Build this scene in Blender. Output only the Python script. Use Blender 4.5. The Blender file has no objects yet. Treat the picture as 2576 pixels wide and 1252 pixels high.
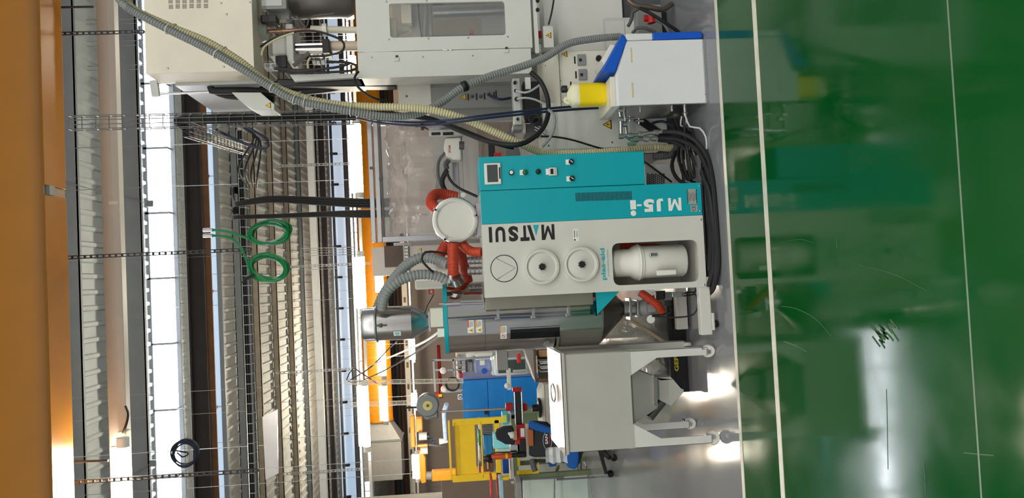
import bpy, bmesh, math, random
from mathutils import Vector, Matrix
random.seed(7)
sc = bpy.context.scene
COL = sc.collection
# ---------------------------------------------------------------- camera
# the photograph is a portrait shot stored on its side: picture right = down in the hall
FPX, CX, CY, HCAM = 1935.0, 1288.0, 626.0, 1.55
yc = Vector((1150 - CX, -(700 - CY), -FPX)).normalized()          # hall depth axis seen by the camera
th = math.radians(2.6)
dn = Vector((math.cos(th), math.sin(th), 0)); dn.z = -(dn.x * yc.x + dn.y * yc.y) / yc.z; dn.normalize()
zc = -dn
xc = yc.cross(zc)
Rm = Matrix((xc, yc, zc))                                         # camera coords -> world
cam = bpy.data.cameras.new('camera'); cam.sensor_fit = 'HORIZONTAL'; cam.sensor_width = 36.0
cam.lens = FPX / 2576 * 36.0; cam.clip_end = 200; cam.clip_start = 0.05
camo = bpy.data.objects.new('camera', cam); COL.objects.link(camo)
mw = Rm.to_4x4(); mw.translation = Vector((0, 0, HCAM)); camo.matrix_world = mw
sc.camera = camo
# ---------------------------------------------------------------- world, exposure
sc.view_settings.view_transform = 'Standard'; sc.view_settings.look = 'None'
sc.view_settings.gamma = 1.0; sc.view_settings.use_curve_mapping = False
sc.view_settings.exposure = 0.20
w = bpy.data.worlds.new('hall_daylight'); sc.world = w; w.use_nodes = True
w.node_tree.nodes['Background'].inputs[0].default_value = (0.93, 0.97, 1.0, 1)
w.node_tree.nodes['Background'].inputs[1].default_value = 0.40
def area_light(name, loc, rot, sx, sy, power, col=(1, 1, 1)):
    l = bpy.data.lights.new(name, 'AREA'); l.shape = 'RECTANGLE'; l.size = sx; l.size_y = sy; l.energy = power; l.color = col
    o = bpy.data.objects.new(name, l); COL.objects.link(o); o.location = loc; o.rotation_euler = rot
    return o
# In view only the lit tubes and the glazed roof steps give light (their own emission). Outside the picture the hall goes on:
# the roof lights repeat every 18 m and the lamp rows every 7.8 m at the height of the trunk that is seen.
area_light('roof_light_behind_offscreen', (0, -1.5, 7.6), (math.radians(-50), 0, 0), 30, 0.45, 420, (0.93, 0.97, 1.0))
for nm, yy in (('walkway', 0.6), ('behind', -7.2)):                  # bare tubes shine all round: one light per side of the row
    for sd, zz, an, pw in (('down', 5.2, 0, 215), ('up', 5.5, 180, 400), ('forward', 5.3, 90, 600)):
        area_light('lamp_row_%s_%s_offscreen' % (nm, sd), (0, yy, zz), (math.radians(an), 0, 0), 26, 0.12, pw, (1.0, 0.95, 0.87))
# ---------------------------------------------------------------- pixel helpers (2576 x 1252 frame)
def ray(x, y): return Rm @ Vector((x - CX, -(y - CY), -FPX))
def P(x, y, D):
    r = ray(x, y); t = D / r.y
    return Vector((r.x * t, D, HCAM + r.z * t))
def PZ(x, y, z):
    r = ray(x, y); t = (z - HCAM) / r.z
    return Vector((r.x * t, r.y * t, z))
def PF(x, y): return PZ(x, y, 0.0)
def S(D): return D / FPX
# ---------------------------------------------------------------- materials
def lin(c):
    def g(v): v /= 255.0; return v / 12.92 if v <= 0.04045 else ((v + 0.055) / 1.055) ** 2.4
    return (g(c[0]), g(c[1]), g(c[2]), 1.0)
MATS = {}
def mat(name, rgb, rough=0.5, metal=0.0, var=0.05, scale=6.0, bump=0.0, bscale=60.0, alpha=None, trans=0.0, ior=1.45, coat=0.0, emit=0.0, spec=0.5, stretch=None):
    if name in MATS: return MATS[name]
    m = bpy.data.materials.new(name); m.use_nodes = True; nt = m.node_tree; b = nt.nodes['Principled BSDF']
    c = lin(rgb)
    b.inputs['Roughness'].default_value = rough; b.inputs['Metallic'].default_value = metal
    b.inputs['Specular IOR Level'].default_value = spec
    b.inputs['Coat Weight'].default_value = coat; b.inputs['Coat Roughness'].default_value = 0.1
    b.inputs['IOR'].default_value = ior
    if trans: b.inputs['Transmission Weight'].default_value = trans
    if alpha is not None: b.inputs['Alpha'].default_value = alpha
    tc = nt.nodes.new('ShaderNodeTexCoord'); geo = nt.nodes.new('ShaderNodeNewGeometry'); mp = nt.nodes.new('ShaderNodeMapping')
    nt.links.new(geo.outputs['Position'], mp.inputs['Vector'])
    if stretch: mp.inputs['Scale'].default_value = stretch
    nz = nt.nodes.new('ShaderNodeTexNoise'); nz.inputs['Scale'].default_value = scale; nz.inputs['Detail'].default_value = 4
    nt.links.new(mp.outputs[0], nz.inputs['Vector'])
    rp = nt.nodes.new('ShaderNodeValToRGB')
    rp.color_ramp.elements[0].position = 0.3; rp.color_ramp.elements[1].position = 0.7
    rp.color_ramp.elements[0].color = tuple(max(0, v * (1 - var)) for v in c[:3]) + (1,)
    rp.color_ramp.elements[1].color = tuple(min(1, v * (1 + var)) for v in c[:3]) + (1,)
    nt.links.new(nz.outputs['Fac'], rp.inputs['Fac']); nt.links.new(rp.outputs['Color'], b.inputs['Base Color'])
    if bump:
        n2 = nt.nodes.new('ShaderNodeTexNoise'); n2.inputs['Scale'].default_value = bscale; n2.inputs['Detail'].default_value = 3
        nt.links.new(mp.outputs[0], n2.inputs['Vector'])
        bp = nt.nodes.new('ShaderNodeBump'); bp.inputs['Strength'].default_value = bump; bp.inputs['Distance'].default_value = 0.01
        nt.links.new(n2.outputs['Fac'], bp.inputs['Height']); nt.links.new(bp.outputs[0], b.inputs['Normal'])
    if emit:
        b.inputs['Emission Color'].default_value = c; b.inputs['Emission Strength'].default_value = emit
    MATS[name] = m
    return m
# ---------------------------------------------------------------- mesh builder
def frame(d):
    d = d.normalized(); a = Vector((0, 0, 1)) if abs(d.z) < 0.9 else Vector((1, 0, 0))
    u = d.cross(a).normalized(); return u, d.cross(u).normalized()
def spline(pts, step):
    pts = [Vector(p) for p in pts]
    if len(pts) < 2: return pts
    ext = [2 * pts[0] - pts[1]] + pts + [2 * pts[-1] - pts[-2]]
    out = []
    for i in range(1, len(ext) - 2):
        p0, p1, p2, p3 = ext[i - 1:i + 3]
        n = max(1, int((p2 - p1).length / step + 0.5))
        for k in range(n):
            t = k / n
            out.append(0.5 * ((2 * p1) + (-p0 + p2) * t + (2 * p0 - 5 * p1 + 4 * p2 - p3) * t * t + (-p0 + 3 * p1 - 3 * p2 + p3) * t ** 3))
    out.append(pts[-1]); return out
class MB:
    def __init__(s): s.v = []; s.f = []
    def add(s, vs, fs):
        n = len(s.v); s.v += [Vector(v) for v in vs]; s.f += [tuple(i + n for i in f) for f in fs]; return s
    def box(s, a, b):
        x0, x1 = sorted((a[0], b[0])); y0, y1 = sorted((a[1], b[1])); z0, z1 = sorted((a[2], b[2]))
        return s.add([(x0, y0, z0), (x1, y0, z0), (x1, y1, z0), (x0, y1, z0), (x0, y0, z1), (x1, y0, z1), (x1, y1, z1), (x0, y1, z1)],
                     [(0, 3, 2, 1), (4, 5, 6, 7), (0, 1, 5, 4), (1, 2, 6, 5), (2, 3, 7, 6), (3, 0, 4, 7)])
    def prism(s, poly, vec):
        poly = [Vector(p) for p in poly]; vec = Vector(vec); n = len(poly)
        nrm = Vector((0, 0, 0))
        for i in range(n): nrm += (poly[i] - poly[0]).cross(poly[(i + 1) % n] - poly[0])
        if nrm.dot(vec) > 0: poly = poly[::-1]
        return s.add(poly + [p + vec for p in poly], [tuple(range(n)), tuple(range(2 * n - 1, n - 1, -1))] +
                     [(i, i + n, (i + 1) % n + n, (i + 1) % n) for i in range(n)])
    def bar(s, p0, p1, w, h, up=(0, 0, 1)):
        p0 = Vector(p0); p1 = Vector(p1); d = (p1 - p0).normalized(); u = d.cross(Vector(up))
        if u.length < 1e-4: u = d.cross(Vector((1, 0, 0)))
        u.normalize(); q = u.cross(d).normalized()
        return s.prism([p0 + u * a * w / 2 + q * b * h / 2 for a, b in ((-1, -1), (1, -1), (1, 1), (-1, 1))], p1 - p0)
    def cyl(s, p0, p1, r0, r1=None, n=16, caps=True):
        p0 = Vector(p0); p1 = Vector(p1); r1 = r0 if r1 is None else r1; u, q = frame(p1 - p0)
        vs = []
        for p, r in ((p0, r0), (p1, r1)):
            vs += [p + (u * math.cos(2 * math.pi * i / n) + q * math.sin(2 * math.pi * i / n)) * r for i in range(n)]
        fs = [(i, (i + 1) % n, (i + 1) % n + n, i + n) for i in range(n)]
        if caps: fs += [tuple(range(n - 1, -1, -1)), tuple(range(n, 2 * n))]
        return s.add(vs, fs)
    def tube(s, pts, r, n=8, step=None, closed=False):
        pts = spline(pts, step) if step else [Vector(p) for p in pts]
        m = len(pts); rr = r if callable(r) else (lambda i: r)
        d0 = (pts[1] - pts[0]); u, q = frame(d0); vs = []
        for i, p in enumerate(pts):
            d = (pts[min(i + 1, m - 1)] - pts[max(i - 1, 0)])
            if d.length < 1e-7: d = d0
            d = d.normalized(); u = u - d * u.dot(d)
            if u.length < 1e-6: u, q = frame(d)
            u.normalize(); q = d.cross(u)
            vs += [p + (u * math.cos(2 * math.pi * k / n) + q * math.sin(2 * math.pi * k / n)) * rr(i) for k in range(n)]
        fs = [(i * n + k, i * n + (k + 1) % n, (i + 1) * n + (k + 1) % n, (i + 1) * n + k) for i in range(m - 1) for k in range(n)]
        fs += [tuple(range(n - 1, -1, -1)), tuple(range((m - 1) * n, m * n))]
        return s.add(vs, fs)
    def hose(s, pts, r, pitch=0.014, depth=0.12, n=12):
        q = spline(pts, pitch / 3.0)
        return s.tube(q, lambda i: r * (1 - depth * (1 if i % 3 == 0 else 0)), n)
    def lathe(s, o, ax, prof, n=32):
        o = Vector(o); ax = Vector(ax).normalized(); u, q = frame(ax); vs = []
        for r, h in prof:
            vs += [o + ax * h + (u * math.cos(2 * math.pi * k / n) + q * math.sin(2 * math.pi * k / n)) * max(r, 1e-4) for k in range(n)]
        m = len(prof)
        fs = [(i * n + k, i * n + (k + 1) % n, (i + 1) * n + (k + 1) % n, (i + 1) * n + k) for i in range(m - 1) for k in range(n)]
        fs += [tuple(range(n - 1, -1, -1)), tuple(range((m - 1) * n, m * n))]
        return s.add(vs, fs)
    def ball(s, c, r, n=12, sz=(1, 1, 1)):
        c = Vector(c); m = n // 2
        prof = [(math.sin(math.pi * i / m), -math.cos(math.pi * i / m)) for i in range(m + 1)]
        a = MB().lathe((0, 0, 0), (0, 0, 1), prof, n)
        return s.add([c + Vector((v.x * r * sz[0], v.y * r * sz[1], v.z * r * sz[2])) for v in a.v], a.f)
    def torus(s, c, ax, R, r, n=32, k=8):
        c = Vector(c); u, q = frame(Vector(ax)); a = Vector(ax).normalized(); vs = []
        for i in range(n):
            t = 2 * math.pi * i / n; e = u * math.cos(t) + q * math.sin(t)
            vs += [c + e * (R + r * math.cos(2 * math.pi * j / k)) + a * r * math.sin(2 * math.pi * j / k) for j in range(k)]
        fs = [(i * k + j, i * k + (j + 1) % k, ((i + 1) % n) * k + (j + 1) % k, ((i + 1) % n) * k + j) for i in range(n) for j in range(k)]
        return s.add(vs, fs)
ORG = {}
def make(name, mb, m, origin, parent=None, smooth=True, bevel=0.0, angle=40):
    me = bpy.data.meshes.new(name); me.from_pydata([tuple(v - origin) for v in mb.v], [], mb.f)
    bm = bmesh.new(); bm.from_mesh(me); bmesh.ops.recalc_face_normals(bm, faces=bm.faces); bm.to_mesh(me); bm.free()
    me.materials.append(m)
    if smooth:
        me.shade_smooth(); me.set_sharp_from_angle(angle=math.radians(angle))
    o = bpy.data.objects.new(name, me); COL.objects.link(o)
    if parent is None: o.location = origin
    else: o.parent = parent
    if bevel:
        b = o.modifiers.new('bevel', 'BEVEL'); b.width = bevel; b.segments = 2; b.limit_method = 'ANGLE'; b.angle_limit = math.radians(50)
    ORG[o.name] = Vector(origin)
    return o
def bbox_base(mb):
    xs = [v.x for v in mb.v]; ys = [v.y for v in mb.v]; zs = [v.z for v in mb.v]
    return Vector(((min(xs) + max(xs)) / 2, (min(ys) + max(ys)) / 2, min(zs)))
def tag(o, label, cat, group=None):
    o['label'] = label; o['category'] = cat
    if group: o['group'] = group
    return o
def thing(name, label, cat, loc, group=None):
    o = bpy.data.objects.new(name, None); o.empty_display_size = 0.1; COL.objects.link(o); o.location = loc
    ORG[o.name] = Vector(loc); return tag(o, label, cat, group)
def part(name, mb, m, parent, bevel=0.0, label=None, smooth=True, stuff=False):
    o = make(name, mb, m, ORG[parent.name], parent, smooth, bevel)
    if label: o['label'] = label
    if stuff: o['kind'] = 'stuff'
    return o
def single(name, mb, m, label, cat, group=None, bevel=0.0, smooth=True):
    return tag(make(name, mb, m, bbox_base(mb), None, smooth, bevel), label, cat, group)
def struct(name, mb, m, bevel=0.0, label=None, smooth=True):
    o = make(name, mb, m, bbox_base(mb), None, smooth, bevel); o['kind'] = 'structure'
    if label: o['label'] = label
    return o
def dup(root, off, label=None, group=None):
    r = root.copy(); COL.objects.link(r); r.location = root.location + Vector(off); ORG[r.name] = ORG[root.name] + Vector(off)
    if label: r['label'] = label
    if group: r['group'] = group
    for ch in list(root.children):
        c = ch.copy(); COL.objects.link(c); c.parent = r; ORG[c.name] = ORG[r.name]
        for g in ch.children:
            d = g.copy(); COL.objects.link(d); d.parent = c
    return r
def pbox(x0, y0, x1, y1, D, depth, mb=None):
    """box whose front face (at depth D) has the photo corners upper-right (x0,y0) and lower-left (x1,y1)"""
    a = P(x0, y0, D); b = P(x1, y1, D)
    return (mb or MB()).box((a.x, D, a.z), (b.x, D + depth, b.z))
def cbox(cx, cy, wx, wy, D, depth, mb=None):
    """box centred on a pixel: wx = pixels of height in the hall, wy = pixels of width"""
    c = P(cx, cy, D); k = S(D) / 2
    return (mb or MB()).box((c.x - wy * k, D, c.z - wx * k), (c.x + wy * k, D + depth, c.z + wx * k))
def ppoly(pts, D, depth, mb=None):
    return (mb or MB()).prism([P(x, y, D) for x, y in pts], (0, depth, 0))
def ptube(pts, r, n=8, step=0.03):
    """pts = (x, y, D) picture points"""
    return MB().tube([P(*p) for p in pts], r, n, step)
# lettering -------------------------------------------------------
def text_mesh(s, bold=0.0):
    cu = bpy.data.curves.new('txt', 'FONT'); cu.body = s; cu.offset = bold; cu.resolution_u = 3
    o = bpy.data.objects.new('txt', cu); COL.objects.link(o)
    bpy.context.view_layer.update()
    me = bpy.data.meshes.new_from_object(o.evaluated_get(bpy.context.evaluated_depsgraph_get()))
    vs = [v.co.copy() for v in me.vertices]; fs = [tuple(p.vertices) for p in me.polygons]
    bpy.data.objects.remove(o); bpy.data.curves.remove(cu); bpy.data.meshes.remove(me)
    return vs, fs
def lettering(s, c, length, height, read, up, bold=0.02, off=(0, -0.0012, 0)):
    """flat lettering centred on c; read / up are world directions"""
    vs, fs = text_mesh(s, bold); read = Vector(read); up = Vector(up); c = Vector(c) + Vector(off)
    x0 = min(v.x for v in vs); x1 = max(v.x for v in vs); y0 = min(v.y for v in vs); y1 = max(v.y for v in vs)
    return MB().add([c + read * ((v.x - x0) / (x1 - x0) - 0.5) * length + up * ((v.y - y0) / (y1 - y0) - 0.5) * height for v in vs], fs)
# ================================================================ materials used all over
WHITE = mat('machine_white', (206, 205, 198), 0.45, var=0.03)
CREAM = mat('panel_cream', (214, 208, 192), 0.5, var=0.03)
LGREY = mat('light_grey_paint', (196, 197, 195), 0.45, var=0.04)
MGREY = mat('mid_grey_paint', (140, 141, 140), 0.5, var=0.05)
DGREY = mat('dark_grey_paint', (86, 88, 90), 0.55, var=0.08)
BLACK = mat('black_plastic', (22, 22, 24), 0.45, var=0.1)
RUBBER = mat('black_rubber', (30, 30, 33), 0.6, var=0.15)
NAVY = mat('navy_cable', (32, 44, 72), 0.5, var=0.1)
STEEL = mat('brushed_steel', (185, 185, 188), 0.28, 1.0, var=0.06, scale=20)
CHROME = mat('polished_steel', (196, 194, 190), 0.09, 1.0, var=0.05, scale=8, bump=0.3, bscale=11, stretch=(1, 1, 0.08))
ALU = mat('aluminium', (158, 159, 162), 0.36, 0.95, var=0.05, scale=15)
GALV = mat('galvanised_wire', (150, 152, 155), 0.4, 0.8, var=0.1)
TEAL = mat('teal_paint', (0, 160, 174), 0.42, var=0.03)
BLUE = mat('blue_paint', (0, 128, 220), 0.45, var=0.05)
DBLUE = mat('deep_blue_plastic', (12, 86, 196), 0.42, var=0.05)
YEL = mat('yellow_paint', (240, 200, 10), 0.45, var=0.04)
SIGN = mat('warning_yellow', (246, 196, 24), 0.5, var=0.02)
GIRD = mat('girder_yellow', (176, 112, 4), 0.32, var=0.05, scale=3)
ORANGE = mat('robot_orange', (245, 150, 20), 0.4, var=0.05)
RED = mat('red_plastic', (200, 38, 32), 0.45, var=0.05)
DRED = mat('dark_red_anodised', (168, 24, 34), 0.35, 0.2, var=0.06)
SILI = mat('orange_silicone', (180, 58, 30), 0.5, var=0.12, scale=30)
GREEN = mat('green_hose', (10, 130, 72), 0.35, var=0.08)
BENCHG = mat('bench_green', (112, 128, 92), 0.5, var=0.05)
PAPER = mat('white_print', (232, 232, 228), 0.6, var=0.02)
INK = mat('black_print', (26, 26, 28), 0.6, var=0.03)
TINK = mat('teal_print', (30, 165, 178), 0.55, var=0.03)
BROWN = mat('brown_wood', (104, 72, 50), 0.5, var=0.2, scale=12)
HOSEC = mat('cream_hose', (204, 196, 160), 0.5, var=0.05)
HOSEG = mat('grey_hose', (134, 138, 138), 0.45, var=0.06)
WPLAS = mat('white_plastic', (226, 224, 216), 0.4, var=0.03)
LAMPM = mat('lit_tube', (255, 243, 220), 0.5, emit=170.0)
SKYM = mat('daylight_pane', (244, 246, 255), 0.5, emit=17.0, var=0.02, scale=0.6)
SKYB = mat('hazy_daylight_pane', (190, 214, 240), 0.5, emit=0.55, var=0.03, scale=0.6)
ACRYL = mat('clear_acrylic', (236, 240, 242), 0.03, alpha=0.09, spec=0.7)
DECK = mat('roof_deck_white', (188, 196, 196), 0.6, var=0.06, scale=2)
DECKG = mat('roof_deck_grey', (184, 184, 178), 0.6, var=0.06, scale=2)
PURL = mat('purlin_grey', (140, 146, 150), 0.5, var=0.06, scale=3)
PURLB = mat('purlin_beige', (168, 158, 142), 0.6, var=0.12, scale=4)
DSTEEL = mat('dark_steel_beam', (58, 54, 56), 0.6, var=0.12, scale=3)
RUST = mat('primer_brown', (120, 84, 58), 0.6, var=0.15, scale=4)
WALLM = mat('wall_panel_beige', (200, 188, 178), 0.7, var=0.03, scale=1)
# glossy painted floors, scuffed
def floor_mat(name, rgb, r0, r1, var):
    m = mat(name, rgb, 0.2, var=var, scale=0.8, coat=0.0, bump=0.05, bscale=7, spec=0.38)
    m.node_tree.nodes['Bump'].inputs['Distance'].default_value = 0.0012
    nt = m.node_tree; b = nt.nodes['Principled BSDF']
    geo = nt.nodes.new('ShaderNodeNewGeometry'); nz = nt.nodes.new('ShaderNodeTexNoise'); nz.inputs['Scale'].default_value = 2.2; nz.inputs['Detail'].default_value = 8
    nt.links.new(geo.outputs['Position'], nz.inputs['Vector'])
    mr = nt.nodes.new('ShaderNodeMapRange'); mr.inputs['From Min'].default_value = 0.35; mr.inputs['From Max'].default_value = 0.7
    mr.inputs['To Min'].default_value = r0; mr.inputs['To Max'].default_value = r1
    nt.links.new(nz.outputs['Fac'], mr.inputs['Value']); nt.links.new(mr.outputs[0], b.inputs['Roughness'])
    return m
FGREEN = floor_mat('green_epoxy', (2, 78, 27), 0.06, 0.17, 0.12)
FGREY = floor_mat('grey_epoxy', (128, 130, 134), 0.07, 0.17, 0.06)
STRIPE = mat('white_floor_paint', (226, 220, 206), 0.4, var=0.12, scale=9)
# ================================================================ floor
ya = PF(1804, 0).y; yb = PF(1869, 1252).y; Y1 = (ya + yb) / 2
ya = PF(1899, 0).y; yb = PF(1968, 1252).y; Y2 = (ya + yb) / 2
Y3 = PF(2418, 500).y
print('stripe depths', Y1, Y2, Y3, PF(1804, 0).y, PF(1869, 1252).y, PF(1899, 0).y, PF(1968, 1252).y)
FX0, FX1 = -22.0, 22.0
struct('floor', MB().box((FX0, Y1, -0.1), (FX1, 46, 0)), FGREY, label='glossy grey epoxy machine floor')
for nm, a_, b_ in (('floor_far_side', (FX0, -9, -0.1), (FX1, -1.7, 0)), ('floor_left_end', (FX0, -1.7, -0.1), (-6, Y1, 0)), ('floor_right_end', (6, -1.7, -0.1), (FX1, Y1, 0))): struct(nm, MB().box(a_, b_), FGREY, label='grey epoxy floor beyond the walkway')
g = struct('floor_green', MB().box((-6, -1.7, -0.1), (6, Y1, 0)), FGREEN, label='glossy green walkway floor')
struct('trim_1', MB().box((FX0, Y1 - 0.018, 0), (FX1, Y1 + 0.018, 0.003)), STRIPE, label='off-white painted edge line between the grey and green floors')
struct('trim_2', MB().box((FX0, Y2 - 0.022, 0), (FX1, Y2 + 0.022, 0.003)), STRIPE, label='off-white painted lane line on the green floor')
struct('trim_3', MB().box((FX0, Y3 - 0.0035, 0), (PF(2450, 1140).x * -1 if False else FX1, Y3 + 0.0035, 0.0012)), mat('joint_grey', (120, 140, 118), 0.5, var=0.15), label='thin grey floor joint')
# scuffs on the walkway
sf = mat('scuff_dark', (52, 98, 58), 0.5, var=0.3)
m_ = MB()
random.seed(3)
for i in range(26):
    c = PF(2218 + random.gauss(0, 12) + i * 0.4, 850 + random.gauss(0, 12) - i * 0.6); a = random.uniform(0.6, 1.4); L = random.uniform(0.008, 0.03)
    m_.bar(c + Vector((-L * math.cos(a), -L * math.sin(a), 0.001)), c + Vector((L * math.cos(a), L * math.sin(a), 0.001)), 0.006, 0.0015)
for pts, w_ in (([(1965, 770), (2000, 775), (2050, 800), (2092, 845)], .003), ([(1985, 605), (2015, 602), (2048, 610)], .002), ([(2160, 665), (2250, 690), (2330, 730)], .002), ([(1972, 858), (2000, 868), (2030, 884)], .005), ([(2230, 978), (2232, 1060), (2234, 1180)], .002), ([(2425, 1138), (2460, 1142), (2500, 1145)], .003), ([(2325, 1160), (2327, 1200), (2330, 1245)], .003), ([(2104, 596), (2106, 625)], .005)):
    q = spline([PF(*p) + Vector((0, 0, .0006)) for p in pts], .05)
    for k in range(len(q) - 1): m_.bar(q[k], q[k + 1], w_, .0008)
o = make('scuff_mark', m_, sf, bbox_base(m_)); o['kind'] = 'stuff'; o['label'] = 'dark rubbed scuff on the green floor'; o['category'] = 'scuff'
# ================================================================ roof
def deck(name, y0, y1, z0, z1, m, pitch=0.28):
    mb = MB(); x = FX0; prof = []
    while x < FX1:
        prof += [(x, 0), (x + pitch * 0.62, 0), (x + pitch * 0.70, -0.045), (x + pitch * 0.92, -0.045)]; x += pitch
    prof.append((FX1, 0)); n = len(prof)
    mb.add([(px, y0, z0 + pz) for px, pz in prof] + [(px, y1, z1 + pz) for px, pz in prof], [(i, i + 1, i + 1 + n, i + n) for i in range(n - 1)])
    return struct(name, mb, m, smooth=False, label='trapezoidal steel roof deck')
ZR = 8.0
STEPS = [(16.6, 8.0, 16.85, 7.5), (18.4, 7.5, 18.5, 7.12), (34.4, 7.12, 34.55, 6.32), (36.4, 6.3, 36.5, 5.9)]   # glazed steps of the sawtooth roof
def zroof(y):
    z = ZR
    for y0, z0, y1, z1 in STEPS:
        if y >= y0: z = z1
    return z
deck('ceiling', -9, 16.6, 8.0, 8.0, DECK)
deck('ceiling_second_bay', 16.85, 18.4, 7.5, 7.5, DECK)
deck('ceiling_third_bay', 18.5, 34.4, 7.12, 7.12, DECKG)
deck('ceiling_fourth_bay', 34.55, 36.4, 6.3, 6.3, DECKG)
deck('ceiling_far_bay', 36.5, 45, 5.9, 5.9, DECKG)
def rooflight(name, y0, y1, z0, z1, wid, m, n0):
    fr = MB(); L = FX1 - FX0
    for y, z in ((y0, z0), (y1, z1)): fr.box((FX0, y - 0.03, z - 0.07), (FX1, y + 0.03, z + 0.03))
    o = struct(name, fr, PURL, label='continuous roof light band with daylight behind')
    o2 = MB()
    k = 0; x = FX0 + 0.4; gw = 0.05 if m is SKYB else 0.022
    while x + wid < FX1:
        q = MB().add([(x, y0, z0), (x + wid - 0.04, y0, z0), (x + wid - 0.04, y1, z1), (x, y1, z1), (x, y0, z0 + 0.02), (x + wid - 0.04, y0, z0 + 0.02), (x + wid - 0.04, y1, z1 + 0.02), (x, y1, z1 + 0.02)],
                     [(0, 3, 2, 1), (4, 5, 6, 7), (0, 1, 5, 4), (1, 2, 6, 5), (2, 3, 7, 6), (3, 0, 4, 7)])
        part('pane', q, m, o, smooth=False)
        b = MB().box((x + wid - 0.02 - gw, y0 - 0.03, z0 - (z0 - z1) * (.25 if m is SKYB else 0)), (x + wid - 0.02 + gw, y1 + 0.01, z1 + (z0 - z1) * (.35 if m is SKYB else 0)))
        part('glazing_bar', b, PURL if m is not SKYB else DSTEEL, o); x += wid
    return o
for i, (wid, m) in enumerate(((1.37, SKYM), (2.7, SKYB), (1.37, SKYB), (2.0, SKYM))):
    y0, z0, y1, z1 = STEPS[i]; rooflight('window_%d' % (i + 1), y0, y1, z0, z1, wid, m, 0)
# purlins and roof beams : (front depth, drop, depth, material)
for i, (y, h, d, m) in enumerate([(13.15, 0.26, 0.08, PURL), (15.2, 0.46, 0.1, PURL), (10.4, 0.26, 0.08, PURL), (7.8, 0.26, 0.08, PURL), 
                                  (19.6, 0.22, 0.1, PURL), (21.3, 0.2, 0.1, PURLB), (23.4, 0.2, 0.1, PURLB), (25.5, 0.2, 0.1, PURLB), (27.6, 0.2, 0.1, PURL), (30.6, 0.26, 0.1, DSTEEL)]):
    z = zroof(y)
    mb = MB().box((FX0, y, z - h), (FX1, y + 0.02, z - 0.03)); mb.box((FX0, y, z - h), (FX1, y + d, z - h + 0.02)); mb.box((FX0, y, z - 0.05), (FX1, y + d, z - 0.03))
    o = struct('roof_purlin', mb, m, label='grey steel roof purlin under the deck')
    if m is PURLB:
        rb = MB(); x = FX0
        while x < FX1: rb.box((x, y - 0.012, z - h + 0.02), (x + 0.22, y, z - 0.05)); x += 0.28
        part('rib_filler', rb, PURLB, o)
# dark crane runway beam below the roof light
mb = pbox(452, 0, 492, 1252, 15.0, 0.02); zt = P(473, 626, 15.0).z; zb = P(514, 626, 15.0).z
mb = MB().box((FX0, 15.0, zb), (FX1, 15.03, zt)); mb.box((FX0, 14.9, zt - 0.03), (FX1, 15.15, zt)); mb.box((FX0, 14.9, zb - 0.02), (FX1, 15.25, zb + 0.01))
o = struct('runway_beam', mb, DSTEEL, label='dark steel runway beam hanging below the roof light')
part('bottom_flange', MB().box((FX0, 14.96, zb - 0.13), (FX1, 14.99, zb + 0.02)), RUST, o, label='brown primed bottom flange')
# far wall
WY = 45.0
mb = MB().box((FX0, WY, 0), (FX1, WY + 0.2, 5.9))
wf = struct('wall_far', mb, WALLM, label='beige panelled end wall')
x = FX0
while x < FX1:
    part('wall_panel', MB().box((x + 0.012, WY - 0.02, 0.0), (x + 1.0, WY, 5.85)), WALLM, wf); x += 1.012
struct('wall_left', MB().box((FX0 - 0.2, -9, 0), (FX0, WY, 8.4)), WALLM)
struct('wall_right', MB().box((FX1, -9, 0), (FX1 + 0.2, WY, 8.4)), WALLM)
# ================================================================ small shared pieces
def warn_sign(parent, cx, cy, D, size=22, point='left', bolt=True):
    """triangular yellow warning label; its tip points up in the hall, or sideways"""
    c = P(cx, cy, D); k = size * S(D) / 2
    def tri(r, o):
        return MB().prism([c + Vector((-0.95 * r, -o, -0.8 * r)), c + Vector((0.95 * r, -o, -0.8 * r)), c + Vector((0, -o, 0.95 * r))], (0, -0.0008, 0))
    a = part('warning_label', tri(k, 0.0005), INK, parent, smooth=False, label='triangular yellow warning label')
    part('warning_field', tri(k * 0.74, 0.0014), SIGN, a, smooth=False)
    if bolt:
        z = MB().prism([c + Vector((k * p, -0.0024, k * q)) for p, q in ((0.10, 0.35), (-0.22, -0.15), (-0.02, -0.12), (-0.10, -0.55), (0.22, 0.02), (0.02, 0.0), (0.2, 0.35))], (0, -0.0006, 0))
        part('bolt_symbol', z, INK, a, smooth=False)
    return a
def screw(parent, cx, cy, D, r=0.006, m=None):
    c = P(cx, cy, D)
    return part('screw', MB().lathe(c, (0, -1, 0), [(r, 0), (r, 0.002), (r * 0.6, 0.004)], 10), m or STEEL, parent)
def rounded(pts, r, n=5):
    out = []; m = len(pts)
    for i in range(m):
        p = Vector(pts[i]); a = (Vector(pts[i - 1]) - p); b = (Vector(pts[(i + 1) % m]) - p)
        a.normalize(); b.normalize()
        for k in range(n + 1):
            t = k / n; out.append(p + a * r * (1 - t) ** 2 + b * r * t ** 2)
    return out
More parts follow.
